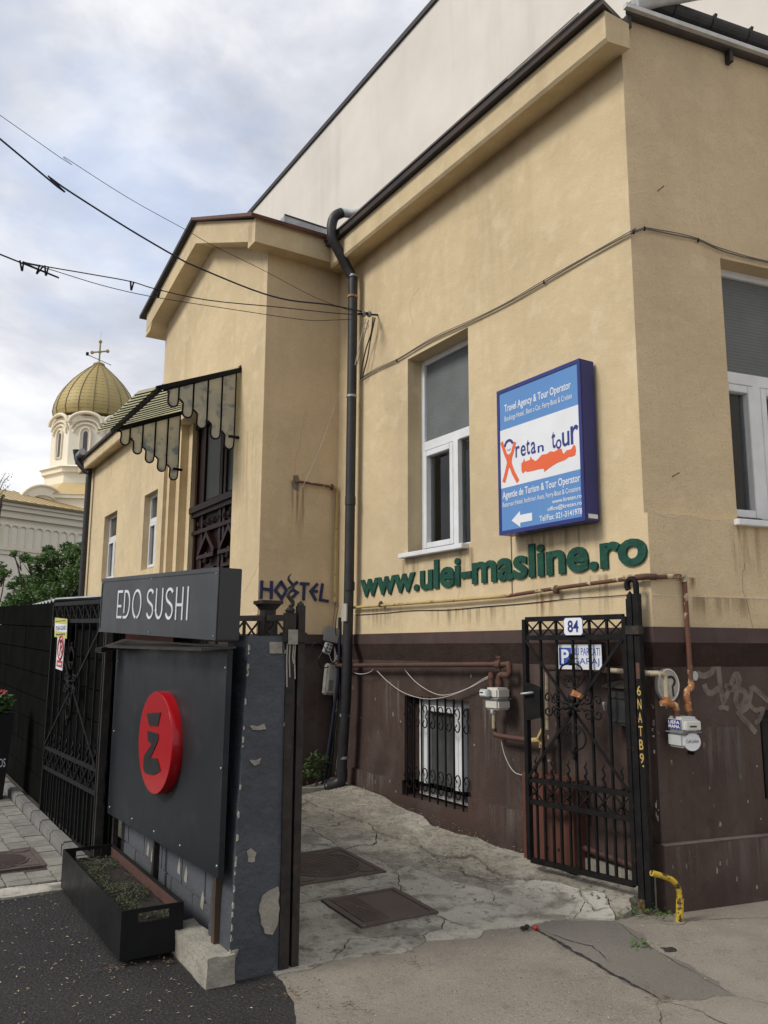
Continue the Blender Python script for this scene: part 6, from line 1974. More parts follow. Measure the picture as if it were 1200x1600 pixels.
# upper feed passing behind the gate to wall 2
up_ = thing('gas_pipe', 'cream and rust pipe passing behind the gate to the meter on the street wall', 'pipe', F1.pt(-0.8, 1.45, 0.05))
MB().tube([F1.w(856, 1140, 0.05), F1.w(855, 1050, 0.05)], 0.016, 10).build('pipe_drop', 'pipe_cream', up_)
zf = F1.px(1010, 1052, 0.05)[1]
MB().tube([F1.w(852, 1046, 0.05), F1.w(870, 1045, 0.05), F1.w(930, 1046, 0.05)], 0.016, 10).build('pipe_run', 'rust_brown', up_)
MB().tube([F1.w(930, 1046, 0.05), F1.pt(corner(0.05, 0.05)[0], zf, 0.05), F2.pt(0.02, zf, 0.05), F2.pt(F2.px(1041, 1075, 0.08)[0] - 0.02, zf - 0.002, 0.07)], 0.018, 10).build('pipe_run', 'pipe_cream', up_)
xq = F2.px(1041, 1075, 0.08)[0]
xi1 = F2.px(1057, 1112, 0.08)[0]
xi2 = F2.px(1077, 1112, 0.08)[0]
m = MB()
m.tube(smooth_path([F2.pt(xq - 0.04, zf - 0.002, 0.07), F2.pt(xq - 0.01, zf - 0.01, 0.075), F2.pt(xq, zf - 0.05, 0.08), F2.pt(xq, 1.30, 0.08)], 3), 0.0165, 10)
m.build('pipe_drop', 'pipe_cream', up_)
m = MB()
m.tube(smooth_path([F2.pt(xq, 1.31, 0.08), F2.pt(xq + 0.005, 1.27, 0.08), F2.pt((xq + xi1) / 2, 1.265, 0.08), F2.pt(xi1 - 0.01, 1.255, 0.08), F2.pt(xi1, 1.22, 0.08)], 3), 0.022, 10)
m.tube([F2.pt(xq - 0.04, 1.27, 0.07), F2.pt(xq, 1.27, 0.08)], 0.020, 10)
m.build('elbow', 'pipe_orange', up_)
MB().tube([F2.pt(xi1, 1.225, 0.08), F2.pt(xi1, 1.15, 0.08)], 0.023, 10).build('union', 'rust', up_)
m = MB()
m.tube(smooth_path([F2.pt(t1 + 0.002, 1.40, 0.06), F2.pt(t1, 1.37, 0.065), F2.pt(t1 - 0.025, 1.355, 0.075), F2.pt(t1 - 0.05, 1.34, 0.08), F2.pt(t1 - 0.055, 1.30, 0.08), F2.pt(t1 - 0.045, 1.26, 0.08), F2.pt(xi2 - 0.01, 1.25, 0.08), F2.pt(xi2, 1.21, 0.08)], 3), 0.021, 10)
m.build('elbow', 'pipe_orange', yp)
MB().tube([F2.pt(xi2, 1.22, 0.08), F2.pt(xi2, 1.15, 0.08)], 0.023, 10).build('union', 'rust', yp)
mg, nx0, nx1, nzb, nzt, nzm = meter('grey gas meter with stickers on the street wall at the house corner', F2, 1064, 1095, 1121, 1168, 0.02, 0.16, 'meter_grey')
MB().box(F2, nx0 + 0.012, nx1 - 0.012, nzm + 0.014, nzt - 0.022, 0.161, 0.19).build('counter', 'meter_white', mg, bevel=0.006)
MB().box(F2, nx0 + 0.04, nx1 - 0.05, nzt - 0.06, nzt - 0.05, 0.1905, 0.1915).build('display', 'print_black', mg)
FM = Frame(F2.pt(nx0 + 0.004, 0, 0), N2, -E2)
stk = MB().box(FM, 0.035, 0.147, nzm + 0.018, nzt - 0.018, 0.0005, 0.0015).build('sticker', 'print_navy', mg)
mb = MB()
zc2 = (nzm + nzt) / 2
put_text(mb, FM, 'UEFA', 0.04, 0.142, zc2 + 0.002, nzt - 0.024, 0.0017, 0.0006, 0.02)
put_text(mb, FM, 'MAFIA', 0.04, 0.142, nzm + 0.024, zc2 - 0.003, 0.0017, 0.0006, 0.02)
mb.build('lettering', 'sign_white', stk)
scx, scz = (nx0 + nx1) / 2 + 0.005, nzm - 0.058
st2 = MB().prism(F2, arc(scx, scz, 0.066, 0.054, 0, 345, 23), 0.1625, 0.1637).build('sticker', 'sign_white', mg)
mb = MB()
put_text(mb, F2, 'Café Julien', scx - 0.048, scx + 0.048, scz - 0.012, scz + 0.016, 0.1638, 0.0006, 0.0)
mb.build('lettering', 'print_black', st2)
rp = thing('round_plate', 'faded round no-parking disc behind the pipes above the grey meter', 'sign', F2.pt(0.13, 1.27, 0))
dcx, dcz = F2.px(1045, 1071, 0.01)
MB().prism(F2, arc(dcx, dcz, 0.088, 0.108, 0, 348, 29), -0.02, 0.008).build('disc', 'box_cream', rp)
m = MB()
m.tube([F2.pt(a, b, 0.009) for a, b in arc(dcx, dcz, 0.082, 0.101, 0, 345, 23)], 0.005, 5, closed=True)
m.build('rim', 'meter_white', rp)
m = MB()
m.ribbon(F2, [(dcx + 0.035, dcz - 0.07), (dcx + 0.03, dcz + 0.0)], 0.013, 0.008, 0.0095)
m.ribbon(F2, [(dcx - 0.01, dcz + 0.05)] + arc(dcx + 0.02, dcz + 0.025, 0.03, 0.03, 80, -60, 6), 0.017, 0.008, 0.0100)
m.build('letter_mark', 'print_black', rp)
sdx, sdz = F2.px(1086, 1056, 0.0)
rp2 = thing('round_plate', 'small blank pale disc beside the rusty drop pipe', 'disc', F2.pt(sdx, sdz, 0))
MB().prism(F2, arc(sdx, sdz, 0.022, 0.031, 0, 340, 17), -0.02, 0.004).build('disc', 'meter_grey', rp2)
m = MB()
m.lathe(F2.w(1080, 1176, 0.0), [(0.012, -0.02), (0.014, 0.02), (0.006, 0.03)], 8, N2)
o_ = m.build('wall_plug', 'iron')
tag(o_, 'small black screw plug in the wall below the grey meter', 'plug')
# mailbox behind the gate
mbx = thing('mailbox', 'black metal mailbox with a sloped lid on the wall behind the gate', 'mailbox', F1.w(962, 1136, 0.05))
ax0_, az1_ = F1.px(945, 1072, 0.10)
ax1_, az0_ = F1.px(984, 1136, 0.10)
MB().box(F1, ax0_, ax1_, az0_, az1_, -0.03, 0.09).build('body', 'mailbox', mbx, bevel=0.004)
m = MB()
m.hexa([F1.pt(ax0_ - .015, az1_ + .035, -0.03), F1.pt(ax1_ + .015, az1_ + .035, -0.03), F1.pt(ax1_ + .015, az1_ + .045, -0.03), F1.pt(ax0_ - .015, az1_ + .045, -0.03),
        F1.pt(ax0_ - .015, az1_ - .01, 0.115), F1.pt(ax1_ + .015, az1_ - .01, 0.115), F1.pt(ax1_ + .015, az1_ + .0, 0.115), F1.pt(ax0_ - .015, az1_ + .0, 0.115)])
m.build('lid', 'iron_worn', mbx)
m = MB()
for q_ in ((ax0_ + .02, ax1_ - .02, az0_ + .02, az0_ + .035), (ax0_ + .02, ax1_ - .02, az1_ - .075, az1_ - .06), (ax0_ + .02, ax0_ + .033, az0_ + .035, az1_ - .075), (ax1_ - .033, ax1_ - .02, az0_ + .035, az1_ - .075)):
    m.box(F1, *q_, 0.09, 0.098)
m.build('door_frame', 'mailbox', mbx)
MB().tube([F1.pt(ax0_ + .01, (az0_ + az1_) / 2 + a, 0.11 + b) for a, b in ((0, 0), (.02, .01), (.02, .02), (0, .02), (-.03, .01))], 0.008, 6).build('padlock', 'zinc', mbx)
# red-brown metal cabinet low behind the gate
cbn = thing('metal_cabinet', 'red-brown painted metal cabinet standing low behind the gate', 'cabinet', F1.w(860, 1345, 0.1))
cx0_, cz1_ = F1.px(815, 1206, 0.13)
cx1_ = F1.px(893, 1216, 0.13)[0]
cz0_ = F1.px(822, 1341, 0.13)[1]
MB().box(F1, cx0_, cx1_, cz0_, cz1_, -0.03, 0.11).build('body', 'cabinet_red', cbn, bevel=0.004)
m = MB()
for q_ in ((cx0_, cx1_, cz1_ - .03, cz1_), (cx0_, cx1_, cz0_, cz0_ + .03), (cx0_, cx0_ + .03, cz0_ + .03, cz1_ - .03), (cx1_ - .03, cx1_, cz0_ + .03, cz1_ - .03)):
    m.box(F1, *q_, 0.11, 0.125)
m.build('door_frame', 'cabinet_red', cbn)
MB().lathe(F1.pt(cx0_ - 0.005, (cz0_ + cz1_) / 2 - 0.04, 0.11), [(0.02, 0), (0.024, 0.04), (0.01, 0.07)], 8).build('hinge', 'rust', cbn)
m = MB()
for a, b in ((856, 1325), (873, 1328)):
    m.lathe(F1.w(a, b, 0.1105), [(0.012, 0), (0.012, 0.001)], 10, N1)
m.build('hole', 'print_black', cbn)
lp = thing('low_pipe', 'rusty pipe and pale plaster footing along the wall foot behind the gate', 'pipe', F1.w(950, 1350, 0.03))
MB().tube([F1.w(905, 1322, 0.03), F1.w(1000, 1357, 0.03)], 0.022, 8).build('pipe_run', 'rust_brown', lp)
m = MB()
p1, p2 = F1.px(903, 1328, 0.03), F1.px(1002, 1365, 0.03)
m.box(F1, p1[0], -0.05, -0.05, min(p1[1], p2[1]) - 0.005, -0.03, 0.03)
m.build('footing', 'plaster_bare', lp)
# yellow bumper pipe at the corner
byx = P(-0.15, 0.03, 0)
oB = (byx - C0).dot(N2)
hy = thing('bumper_pipe', 'chipped yellow bent pipe guarding the house corner beside the gate post', 'bumper', byx)
pts = [F2.w(a, b, oB) for a, b in ((1062, 1441), (1062, 1405), (1061, 1393), (1056, 1381), (1047, 1373), (1036, 1369), (1018, 1364))]
MB().tube(smooth_path(pts, 4), 0.0175, 12).build('bend', 'hazard_yellow', hy)
MB().tube([F2.w(1061.5, 1441, oB), F2.w(1062.5, 1403, oB)], 0.0225, 12).build('sleeve', 'hazard_yellow', hy)
# utility boxes and wires by the downpipe
ub = thing('junction_box', 'tilted grey junction box beside the downpipe, topmost of the boxes', 'junction box', FB.w(518, 1004, 0.1), 'junction boxes')
c_ = FB.px(518, 992, 0.1)
FJ = Frame(FB.pt(c_[0], c_[1], 0.1), (FB.X + FB.N * 0.25 - UP * 0.0), (FB.N - FB.X * 0.25))
class Rot(Frame):
    def __init__(self, fr, ang):
        self.o, self.X, self.N, self.a = fr.o, fr.X, fr.N, ang
    def pt(self, x, z, o=0.0):
        c, s_ = math.cos(self.a), math.sin(self.a)
        return self.o + self.X * (x * c - z * s_) + UP * (x * s_ + z * c) + self.N * o
RJ = Rot(FJ, R(-12))
MB().box(RJ, -.075, .075, -.075, .075, -0.05, 0.02).build('body', 'box_grey', ub, bevel=0.008)
MB().box(RJ, -.08, .08, -.08, .08, 0.022, 0.04).build('lid', 'box_grey', ub, bevel=0.008)
ut = thing('junction_box', 'small open terminal strip hanging under the tilted grey box', 'junction box', FB.w(512, 1020, 0.1), 'junction boxes')
c_ = FB.px(512, 1013, 0.1)
RT = Rot(Frame(FB.pt(c_[0], c_[1], 0.1), FB.X, FB.N), R(-20))
MB().box(RT, -.04, .04, -.06, .06, -0.03, 0.02).build('body', 'meter_grey', ut, bevel=0.005)
m = MB()
for i in range(2):
    for j in range(3):
        m.lathe(RT.pt(-.018 + i * .036, -.035 + j * .035, 0.02), [(0.01, 0), (0.008, 0.006)], 8, FB.N)
m.build('screw', 'iron', ut)
uc = thing('junction_box', 'cream plastic meter box hanging lowest beside the downpipe', 'junction box', FB.w(516, 1085, 0.1), 'junction boxes')
c_ = FB.px(516, 1061, 0.1)
RC = Rot(Frame(FB.pt(c_[0], c_[1], 0.1), FB.X - FB.N * 0.1, FB.N + FB.X * 0.1), R(-6))
MB().box(RC, -.065, .065, -.165, .16, -0.05, 0.03).build('body', 'box_cream', uc, bevel=0.015)
MB().box(RC, -.06, .06, -.15, .15, 0.032, 0.045).build('lid', 'box_cream', uc, bevel=0.01)
MB().box(RC, -.045, .01, -.12, -.01, 0.046, 0.05).build('window', 'box_grey', uc)
wb = thing('wire_bundle', 'tangle of dark conduits and loose wires running down beside the downpipe', 'cables', FB.w(505, 1235, 0.1))
for px_l, r_, mt in ((((531, 965), (529, 1050), (522, 1110), (512, 1180), (503, 1234)), 0.018, 'cable_blue'), (((534, 980), (533, 1060), (527, 1120), (518, 1180), (509, 1234)), 0.018, 'cable_black'),
                     (((536, 960), (537, 1040), (533, 1120), (527, 1190), (524, 1210)), 0.006, 'cable_white'), (((533, 975), (530, 1070), (531, 1100), (524, 1150), (522, 1195)), 0.005, 'cable_grey'),
                     (((528, 950), (524, 985), (532, 1020), (531, 1060), (536, 1090)), 0.004, 'cable_black'), (((505, 1018), (498, 1030), (502, 1043), (515, 1041), (532, 1028)), 0.006, 'cable_black'),
                     (((526, 1085), (523, 1098), (530, 1112), (535, 1108)), 0.004, 'cable_grey'), (((488, 1010), (493, 1004), (503, 1007), (512, 1020)), 0.005, 'cable_black'),
                     (((523, 940), (522, 960), (519, 982)), 0.004, 'cable_grey'), (((514, 1022), (520, 1035), (528, 1024), (535, 1030)), 0.004, 'cable_white')):
    MB().tube(smooth_path([FB.w(a, b, 0.14 + 0.02 * math.sin(a)) for a, b in px_l], 5), r_, 8).build('wire', mt, wb)
def wire(label, fr, pxl, o, r, mt, cat='cable', n=5):
    m = MB()
    pts = [fr.w(a, b, o) for a, b in pxl]
    m.tube(smooth_path(pts, n), r, 6)
    ob = m.build('wall_cable', mt)
    tag(ob, label, cat)
    return ob
wire('pale cable drooping lowest across the top of the basement window', F1, ((589, 1048), (605, 1064), (630, 1082), (665, 1092), (700, 1088), (735, 1074), (757, 1062), (768, 1058)), 0.03, 0.0035, 'cable_white')
wire('pale cable drooping a little higher towards the white meter', F1, ((632, 1046), (650, 1066), (675, 1082), (697, 1086), (730, 1076), (758, 1059), (768, 1057)), 0.024, 0.0035, 'cable_white')
wire('short pale cable looped below the brown pipe next to the downpipe', F1, ((546, 1047), (556, 1052), (568, 1053), (580, 1049), (584, 1042)), 0.05, 0.004, 'cable_white')
wire('thin pale wire hanging from the outlet pipe to the red cabinet', F1, ((783, 1156), (788, 1178), (797, 1198), (806, 1208), (816, 1211)), 0.03, 0.0035, 'cable_white')
wire('thin dark cable stapled along the wall just above the plinth', F1, ((556, 961), (600, 958), (646, 954), (700, 953), (757, 948), (820, 943), (888, 936), (950, 932), (1000, 928)), 0.016, 0.0035, 'cable_black')
wire('thin pale string hanging slack from the downpipe to the porch pipe', FB, ((531, 612), (518, 650), (500, 700), (485, 735), (472, 762)), 0.08, 0.003, 'cable_white')
wire('thin wire dropping from the blue light box past the green letters', F1, ((798, 835), (799, 870), (800, 928)), 0.006, 0.003, 'cable_grey')
hc = thing('wall_cable', 'long brown cable stapled from the downpipe over the window round the corner', 'cable', F1.w(850, 440, 0.02))
pts = [F1.w(a, b, 0.02) for a, b in ((563, 592), (590, 577), (620, 563), (672, 532), (735, 503), (800, 470), (850, 441), (920, 400), (990, 362))]
zc3 = F1.px(1000, 357, 0.02)[1]
pts.append(F1.pt(corner(0.02, 0.02)[0], zc3, 0.02))
pts2 = [F2.w(a, b, 0.02) for a, b in ((1007, 357), (1050, 366), (1091, 375), (1121, 389), (1160, 401), (1215, 413))]
MB().tube(smooth_path(pts, 3) + smooth_path(pts2, 3), 0.006, 6).build('cable', 'cable_grey', hc)
pts3 = [p + UP * (0.009 + 0.008 * math.sin(i * 0.45) ** 2) for i, p in enumerate(smooth_path(pts, 3) + smooth_path(pts2, 3))]
MB().tube(pts3, 0.004, 6).build('cable', 'cable_grey', hc)
for p in (pts[2], pts[6], pts[8], pts2[0], pts2[2]):
    MB().lathe(p - UP * 0.015, [(0.008, 0), (0.01, 0.015), (0.006, 0.03)], 6).build('staple', 'iron', hc)
# insulator bracket and overhead lines
ib = thing('cable_bracket', 'iron bracket with insulators holding the overhead cables beside the downpipe', 'bracket', F1.w(588, 492, 0))
bx_, bz_ = F1.px(590, 492, 0.0)
A0 = F1.w(575, 491, 0.16)
MB().bar(F1.pt(bx_, bz_, -0.01), F1.w(560, 490, 0.30), 0.016).build('arm', 'iron', ib)
for u_, o_ in ((568, 0.22), (577, 0.14)):
    MB().lathe(F1.w(u_, 491, o_) - UP * 0.03, [(0.012, 0), (0.028, 0.015), (0.018, 0.03), (0.028, 0.045), (0.01, 0.065)], 8).build('insulator', 'insulator', ib)
for px_l, mt in ((((583, 495), (580, 520), (572, 545), (566, 572), (563, 592)), 'cable_black'), (((586, 496), (579, 530), (574, 560), (566, 590)), 'cable_black'), (((572, 498), (566, 520), (560, 545), (555, 570)), 'cable_white'), (((576, 500), (570, 522), (563, 550), (557, 572)), 'cable_grey')):
    MB().tube(smooth_path([F1.w(a, b, 0.06 if mt == 'cable_black' else 0.19) for a, b in px_l], 4), 0.007 if mt == 'cable_black' else 0.0045, 6).build('tail_wire', mt, ib)
m = MB()
m.tube([F1.w(571 + 5 * math.cos(R(a)), 509 + 5 * math.sin(R(a)), 0.15) for a in range(0, 360, 30)], 0.003, 5, closed=True)
m.build('wire_coil', 'cable_grey', ib)
Bend = W(0, 217, 6.5)
pdir = Vector((Bend.x - A0.x, Bend.y - A0.y, 0)).normalized()
FOV = Frame(Vector((A0.x, A0.y, 0)), -pdir, Vector((pdir.y, -pdir.x, 0)) if Vector((pdir.y, -pdir.x, 0)).dot(O - A0) > 0 else Vector((-pdir.y, pdir.x, 0)))
def line(label, pxl, r, mt, ext):
    pts = [FOV.w(a, b) for a, b in pxl]
    d_ = (pts[0] - pts[1]).normalized()
    pts = [pts[0] + d_ * 6 + UP * 0.4] + pts
    m = MB()
    m.tube(smooth_path(pts, 4), r, 6)
    t = thing('overhead_cable', label, 'cable', pts[-1], 'overhead cables')
    m.build('cable', mt, t)
    return t
line('thick dark overhead cable sagging from the left to the bracket', ((0, 217), (75, 275), (110, 300), (200, 357), (275, 401), (305, 416), (395, 453), (452, 469), (513, 476), (575, 489)), 0.0085, 'cable_blue', 1)
line('thin overhead cable, highest and straightest of the four', ((0, 180), (100, 245), (200, 309), (290, 359), (330, 382), (411, 422), (493, 465), (560, 490)), 0.0028, 'cable_black', 1)
c3 = line('overhead cable with small clips hanging from it, second lowest', ((0, 397), (35, 409), (75, 417), (145, 429), (205, 440), (245, 452), (325, 469), (436, 480), (520, 489), (565, 492)), 0.005, 'cable_black', 1)
line('thin overhead cable, the lowest of the four at the porch', ((0, 398), (35, 410), (75, 420), (160, 446), (240, 464), (354, 482), (477, 500), (520, 500), (548, 499)), 0.0035, 'cable_black', 1)
for u_, v_, sl_ in ((31, 408, 1), (62, 415, -1), (70, 416, 0.6), (204, 440, 0.4), (246, 452, 0.4)):
    p = FOV.w(u_, v_)
    m = MB()
    m.bar(p + UP * 0.005, p - UP * 0.075 + FOV.X * 0.02 * sl_, 0.012)
    m.bar(p + UP * 0.005 + FOV.X * 0.028, p - UP * 0.075 + FOV.X * (0.02 * sl_ + 0.004), 0.012)
    m.build('clip', 'iron', c3)

# ------------------------------------------------------------------ graffiti on the street wall
gfi = thing('graffiti_tag', 'pale brown spray-painted tag on the plinth right of the grey meter', 'graffiti', F2.pt(0.6, 1.1, 0))
strokes = [[(445, 860), (500, 880), (560, 850), (575, 800)], [(500, 945), (520, 1000), (560, 1015), (600, 985), (640, 960)], [(610, 800), (625, 950), (650, 1080), (690, 990), (730, 890), (760, 870), (775, 930), (720, 985), (660, 950)],
           [(770, 880), (755, 1000), (745, 1080), (775, 1125), (815, 1080), (820, 1010), (770, 985)], [(870, 960), (855, 1060), (830, 1130), (770, 1170), (830, 1240), (905, 1325)], [(870, 965), (940, 1020), (1000, 1080)], [(840, 1090), (900, 1150), (960, 1140), (925, 1230), (895, 1240)], [(610, 1140), (640, 1125), (690, 1138)]]
for i, st in enumerate(strokes):
    m = MB()
    pts = [F2.px(1000 + a / 5, 880 + b / 5, -0.02) for a, b in st]
    sm = smooth_path([(a, b, 0) for a, b in pts], 3)
    m.ribbon(F2, [(p.x, p.y) for p in sm], 0.040 if i < 6 else 0.032, -0.021, -0.0186 + 0.0003 * i)
    m.build('paint_stroke', 'graffiti', gfi)

# ------------------------------------------------------------------ small things on the ground
rnd = random.Random(31)
m = MB()
cnt = 0
def fleck(mb, s_, d_, z_, L_, w_):
    a = rnd.uniform(0, 6.28)
    t = Vector((math.cos(a), math.sin(a), rnd.uniform(-.1, .25)))
    n_ = Vector((-math.sin(a), math.cos(a), rnd.uniform(-.2, .2)))
    c = P(s_, d_, z_)
    mb.add([c - t * L_, c - n_ * w_ + UP * 0.002, c + t * L_, c + n_ * w_ + UP * 0.002], [(0, 1, 2), (0, 2, 3)])
for _ in range(1200):
    s_, d_ = rnd.uniform(-2.4, 2.35), rnd.uniform(2.6, 4.6)
    if d_ < 3.12 and 0.8 < s_ < 2.4:
        continue
    if d_ < 2.85 and s_ > 0.2:
        continue
    fleck(m, s_, d_, 0.006, rnd.uniform(0.004, 0.014), rnd.uniform(0.0015, 0.004))
for _ in range(160):
    s_, d_ = rnd.uniform(-2.4, 0.15), rnd.uniform(-0.4, 2.5)
    fleck(m, s_, d_, 0.012, rnd.uniform(0.003, 0.010), rnd.uniform(0.0012, 0.003))
for _ in range(130):
    s_, d_ = rnd.uniform(0.3, 4.2), rnd.uniform(0.1, 2.3)
    fleck(m, s_, d_, zg(s_, d_) + 0.014, rnd.uniform(0.003, 0.012), rnd.uniform(0.0015, 0.004))
for _ in range(150):
    s_, d_ = rnd.uniform(2.4, 6), rnd.uniform(2.9, 3.8)
    fleck(m, s_, d_, 0.024, rnd.uniform(0.004, 0.012), rnd.uniform(0.0015, 0.004))
lt = m.build('fallen_petals', 'litter')
tag(lt, 'pale dry petals and leaf bits scattered over the asphalt and paving', 'leaf litter', kind='stuff')
m = MB()
for cs, cd, n_, sp in ((0.78, 3.1, 26, 0.05), (0.78, 2.85, 20, 0.05), (0.05, 2.45, 24, 0.07), (4.2, 2.98, 30, 0.12), (4.1, 0.2, 60, 0.18), (0.1, 1.75, 10, 0.05), (-0.86, 1.04, 14, 0.04), (1.6, 0.6, 26, 0.15), (2.7, 3.08, 16, 0.08), (0.3, 0.25, 18, 0.1), (-0.25, 2.35, 16, 0.06), (3.2, 3.05, 26, 0.15)):
    for _ in range(n_):
        s_, d_ = rnd.gauss(cs, sp), rnd.gauss(cd, sp)
        fleck(m, s_, d_, zg(s_, d_) + 0.016, rnd.uniform(0.006, 0.018), rnd.uniform(0.003, 0.008))
lt = m.build('dry_leaves', 'litter_brown')
tag(lt, 'brown dry leaves gathered in corners and along cracks', 'leaf litter', kind='stuff')
m = MB()
rnd = random.Random(77)
for cs, cd, n_, sp, hh in ((-0.06, 0.12, 40, 0.05, 0.05), (-0.34, 0.58, 26, 0.03, 0.03), (0.02, 0.2, 30, 0.05, 0.04)):
    for _ in range(n_):
        s_, d_ = rnd.gauss(cs, sp), rnd.gauss(cd, sp)
        c = P(s_, d_, zg(s_, d_) + 0.008)
        leaves(m, c + UP * rnd.uniform(0, hh), (0.01, 0.01, 0.005), 1, 0.016, rnd)
wd = m.build('weeds', 'leaf_green')
tag(wd, 'small green weeds by the yellow pipe and in the pavement', 'weeds', kind='stuff')
# shrub in the corner behind the gate posts
sb = thing('corner_shrub', 'small dark shrub behind a low edging at the foot of the porch wall', 'shrub', FB.w(495, 1232, 0.2))
m = MB()
for u_, v_ in ((485, 1195), (498, 1205), (508, 1190), (492, 1185), (480, 1210)):
    leaves(m, FB.w(u_, v_, 0.15), (0.07, 0.07, 0.09), 40, 0.028, rnd)
m.build('foliage', 'leaf_dark', sb)
MB().bar(FB.w(470, 1236, 0.3), FB.w(515, 1234, 0.3), 0.05, 0.06).build('edging', 'concrete_block', sb)
MB().tube([FB.w(495, 1236, 0.15), FB.w(495, 1195, 0.15)], 0.012, 6).build('stem', 'bark', sb)
# red cap and dark lumps by the tar seam
rc = P(0.16, 0.89, 0.012)
m = MB().lathe(rc, [(0.014, 0), (0.018, 0.008), (0.012, 0.018), (0.003, 0.02)], 10)
o_ = m.build('red_cap', 'flower_red')
tag(o_, 'small bright red cap lying at the edge of the concrete', 'cap')
m = MB()
for ds, dd in ((0.04, 0.03), (0.02, 0.055), (0.03, 0.07)):
    m.lathe(P(0.16 + ds, 0.89 + dd, 0.012), [(0.008, 0), (0.016, 0.006), (0.013, 0.016), (0.003, 0.02)], 7)
o_ = m.build('dark_lumps', 'soil')
tag(o_, 'few dark dirt lumps beside the red cap', 'dirt', kind='stuff')

# ------------------------------------------------------------------ weather marks: drip stains, hairline cracks, flaked paint
def stain_mat(name, col, amt):
    m = bpy.data.materials.new(name)
    m.use_nodes = True
    N, L = m.node_tree.nodes, m.node_tree.links
    b = N['Principled BSDF']
    b.inputs['Base Color'].default_value = (*col, 1)
    b.inputs['Roughness'].default_value = 0.95
    b.inputs['Specular IOR Level'].default_value = 0.1
    tc = N.new('ShaderNodeTexCoord')
    uv = N.new('ShaderNodeUVMap')
    sp = N.new('ShaderNodeSeparateXYZ')
    L.new(uv.outputs['UV'], sp.inputs[0])
    geo = N.new('ShaderNodeNewGeometry')
    mp = N.new('ShaderNodeMapping')
    mp.inputs['Scale'].default_value = (22, 22, 1.6)
    L.new(geo.outputs['Position'], mp.inputs['Vector'])
    nz = N.new('ShaderNodeTexNoise')
    nz.inputs['Scale'].default_value = 1.0
    nz.inputs['Detail'].default_value = 5
    L.new(mp.outputs['Vector'], nz.inputs['Vector'])
    def mr(src, a, b_, c, d):
        r = N.new('ShaderNodeMapRange')
        r.interpolation_type = 'SMOOTHSTEP'
        for k, v in zip(('From Min', 'From Max', 'To Min', 'To Max'), (a, b_, c, d)):
            r.inputs[k].default_value = v
        L.new(src, r.inputs['Value'])
        return r.outputs['Result']
    def mul(a, b_):
        q = N.new('ShaderNodeMath')
        q.operation = 'MULTIPLY'
        L.new(a, q.inputs[0])
        if isinstance(b_, float):
            q.inputs[1].default_value = b_
        else:
            L.new(b_, q.inputs[1])
        return q.outputs[0]
    f = mul(mr(nz.outputs['Fac'], 0.42, 0.68, 0, 1), mr(sp.outputs['Y'], 0.0, 0.9, 0, 1))
    f = mul(f, mr(sp.outputs['X'], 0.0, 0.25, 0, 1))
    f = mul(f, mr(sp.outputs['X'], 0.75, 1.0, 1, 0))
    f = mul(f, amt)
    L.new(f, b.inputs['Alpha'])
    MATS[name] = m
stain_mat('drip_dark', (0.17, 0.125, 0.07), 0.4)
stain_mat('drip_faint', (0.36, 0.27, 0.16), 0.16)
stain_mat('drip_rust', (0.20, 0.09, 0.035), 0.6)
stain_mat('drip_pale', (0.20, 0.17, 0.15), 0.6)
def stain(fr, x0, x1, z0, z1, o, mt):
    me = bpy.data.meshes.new('drip_stain')
    vs = [fr.pt(x0, z0, o) - C0, fr.pt(x1, z0, o) - C0, fr.pt(x1, z1, o) - C0, fr.pt(x0, z1, o) - C0]
    me.from_pydata([tuple(v) for v in vs], [], [(0, 1, 2, 3)])
    ul = me.uv_layers.new(name='UVMap')
    for i, c in enumerate(((0, 0), (1, 0), (1, 1), (0, 1))):
        ul.data[i].uv = c
    me.materials.append(MATS[mt])
    ob = bpy.data.objects.new('drip_stain', me)
    COL.objects.link(ob)
    ob.parent = house
for fr, x0, x1, z0, z1, o, mt in ((F1, -3.0, -2.65, 2.05, 2.45, 0.0016, 'drip_dark'), (F1, -2.1, -1.8, 1.99, 2.46, 0.0017, 'drip_dark'), (F1, -1.32, -0.35, 2.0, 2.48, 0.0018, 'drip_dark'), (F1, -0.75, -0.2, 1.76, 2.12, 0.0116, 'drip_dark'),
        (F1, -2.6, -1.2, 1.76, 1.95, 0.0115, 'drip_dark'), (F1, -3.7, -2.9, 1.76, 2.0, 0.0117, 'drip_dark'), (F1, -0.25, 0.0, 1.97, 2.1, 0.0018, 'drip_rust'), (F1, -1.1, -0.85, 1.76, 2.02, 0.0119, 'drip_rust'),
        (F1, -3.72, -3.45, 4.3, 5.3, 0.0016, 'drip_faint'), 
        (F2, 0.65, 1.0, 2.02, 2.45, 0.0296, 'drip_dark'), (F2, 0.2, 0.42, 1.97, 2.08, 0.0297, 'drip_rust'), (F2, 0.2, 0.9, 1.77, 1.95, 0.0397, 'drip_dark'),
        (FB, -0.62, -0.36, 2.6, 3.4, 0.0046, 'drip_dark'), (F1, -5.1, -4.4, 2.2, 4.0, PD + 0.0017, 'drip_faint'),
        (F1, -3.4, -3.0, 0.45, 1.3, -0.0332, 'drip_pale'), (F1, -1.85, -1.5, 0.42, 1.2, -0.0333, 'drip_pale'), (F2, 0.35, 0.8, 0.42, 1.1, -0.0182, 'drip_pale'), (F2, 0.05, 0.3, 0.02, 0.39, 0.0318, 'drip_pale'), (F1, -4.2, -3.2, 0.12, 0.39, -0.0062, 'drip_pale'), (F1, -1.9, -1.3, 0.1, 0.39, -0.0063, 'drip_pale'), (F2, 0.4, 1.0, 0.02, 0.39, 0.0319, 'drip_pale')):
    stain(fr, x0, x1, z0, z1, o, mt)
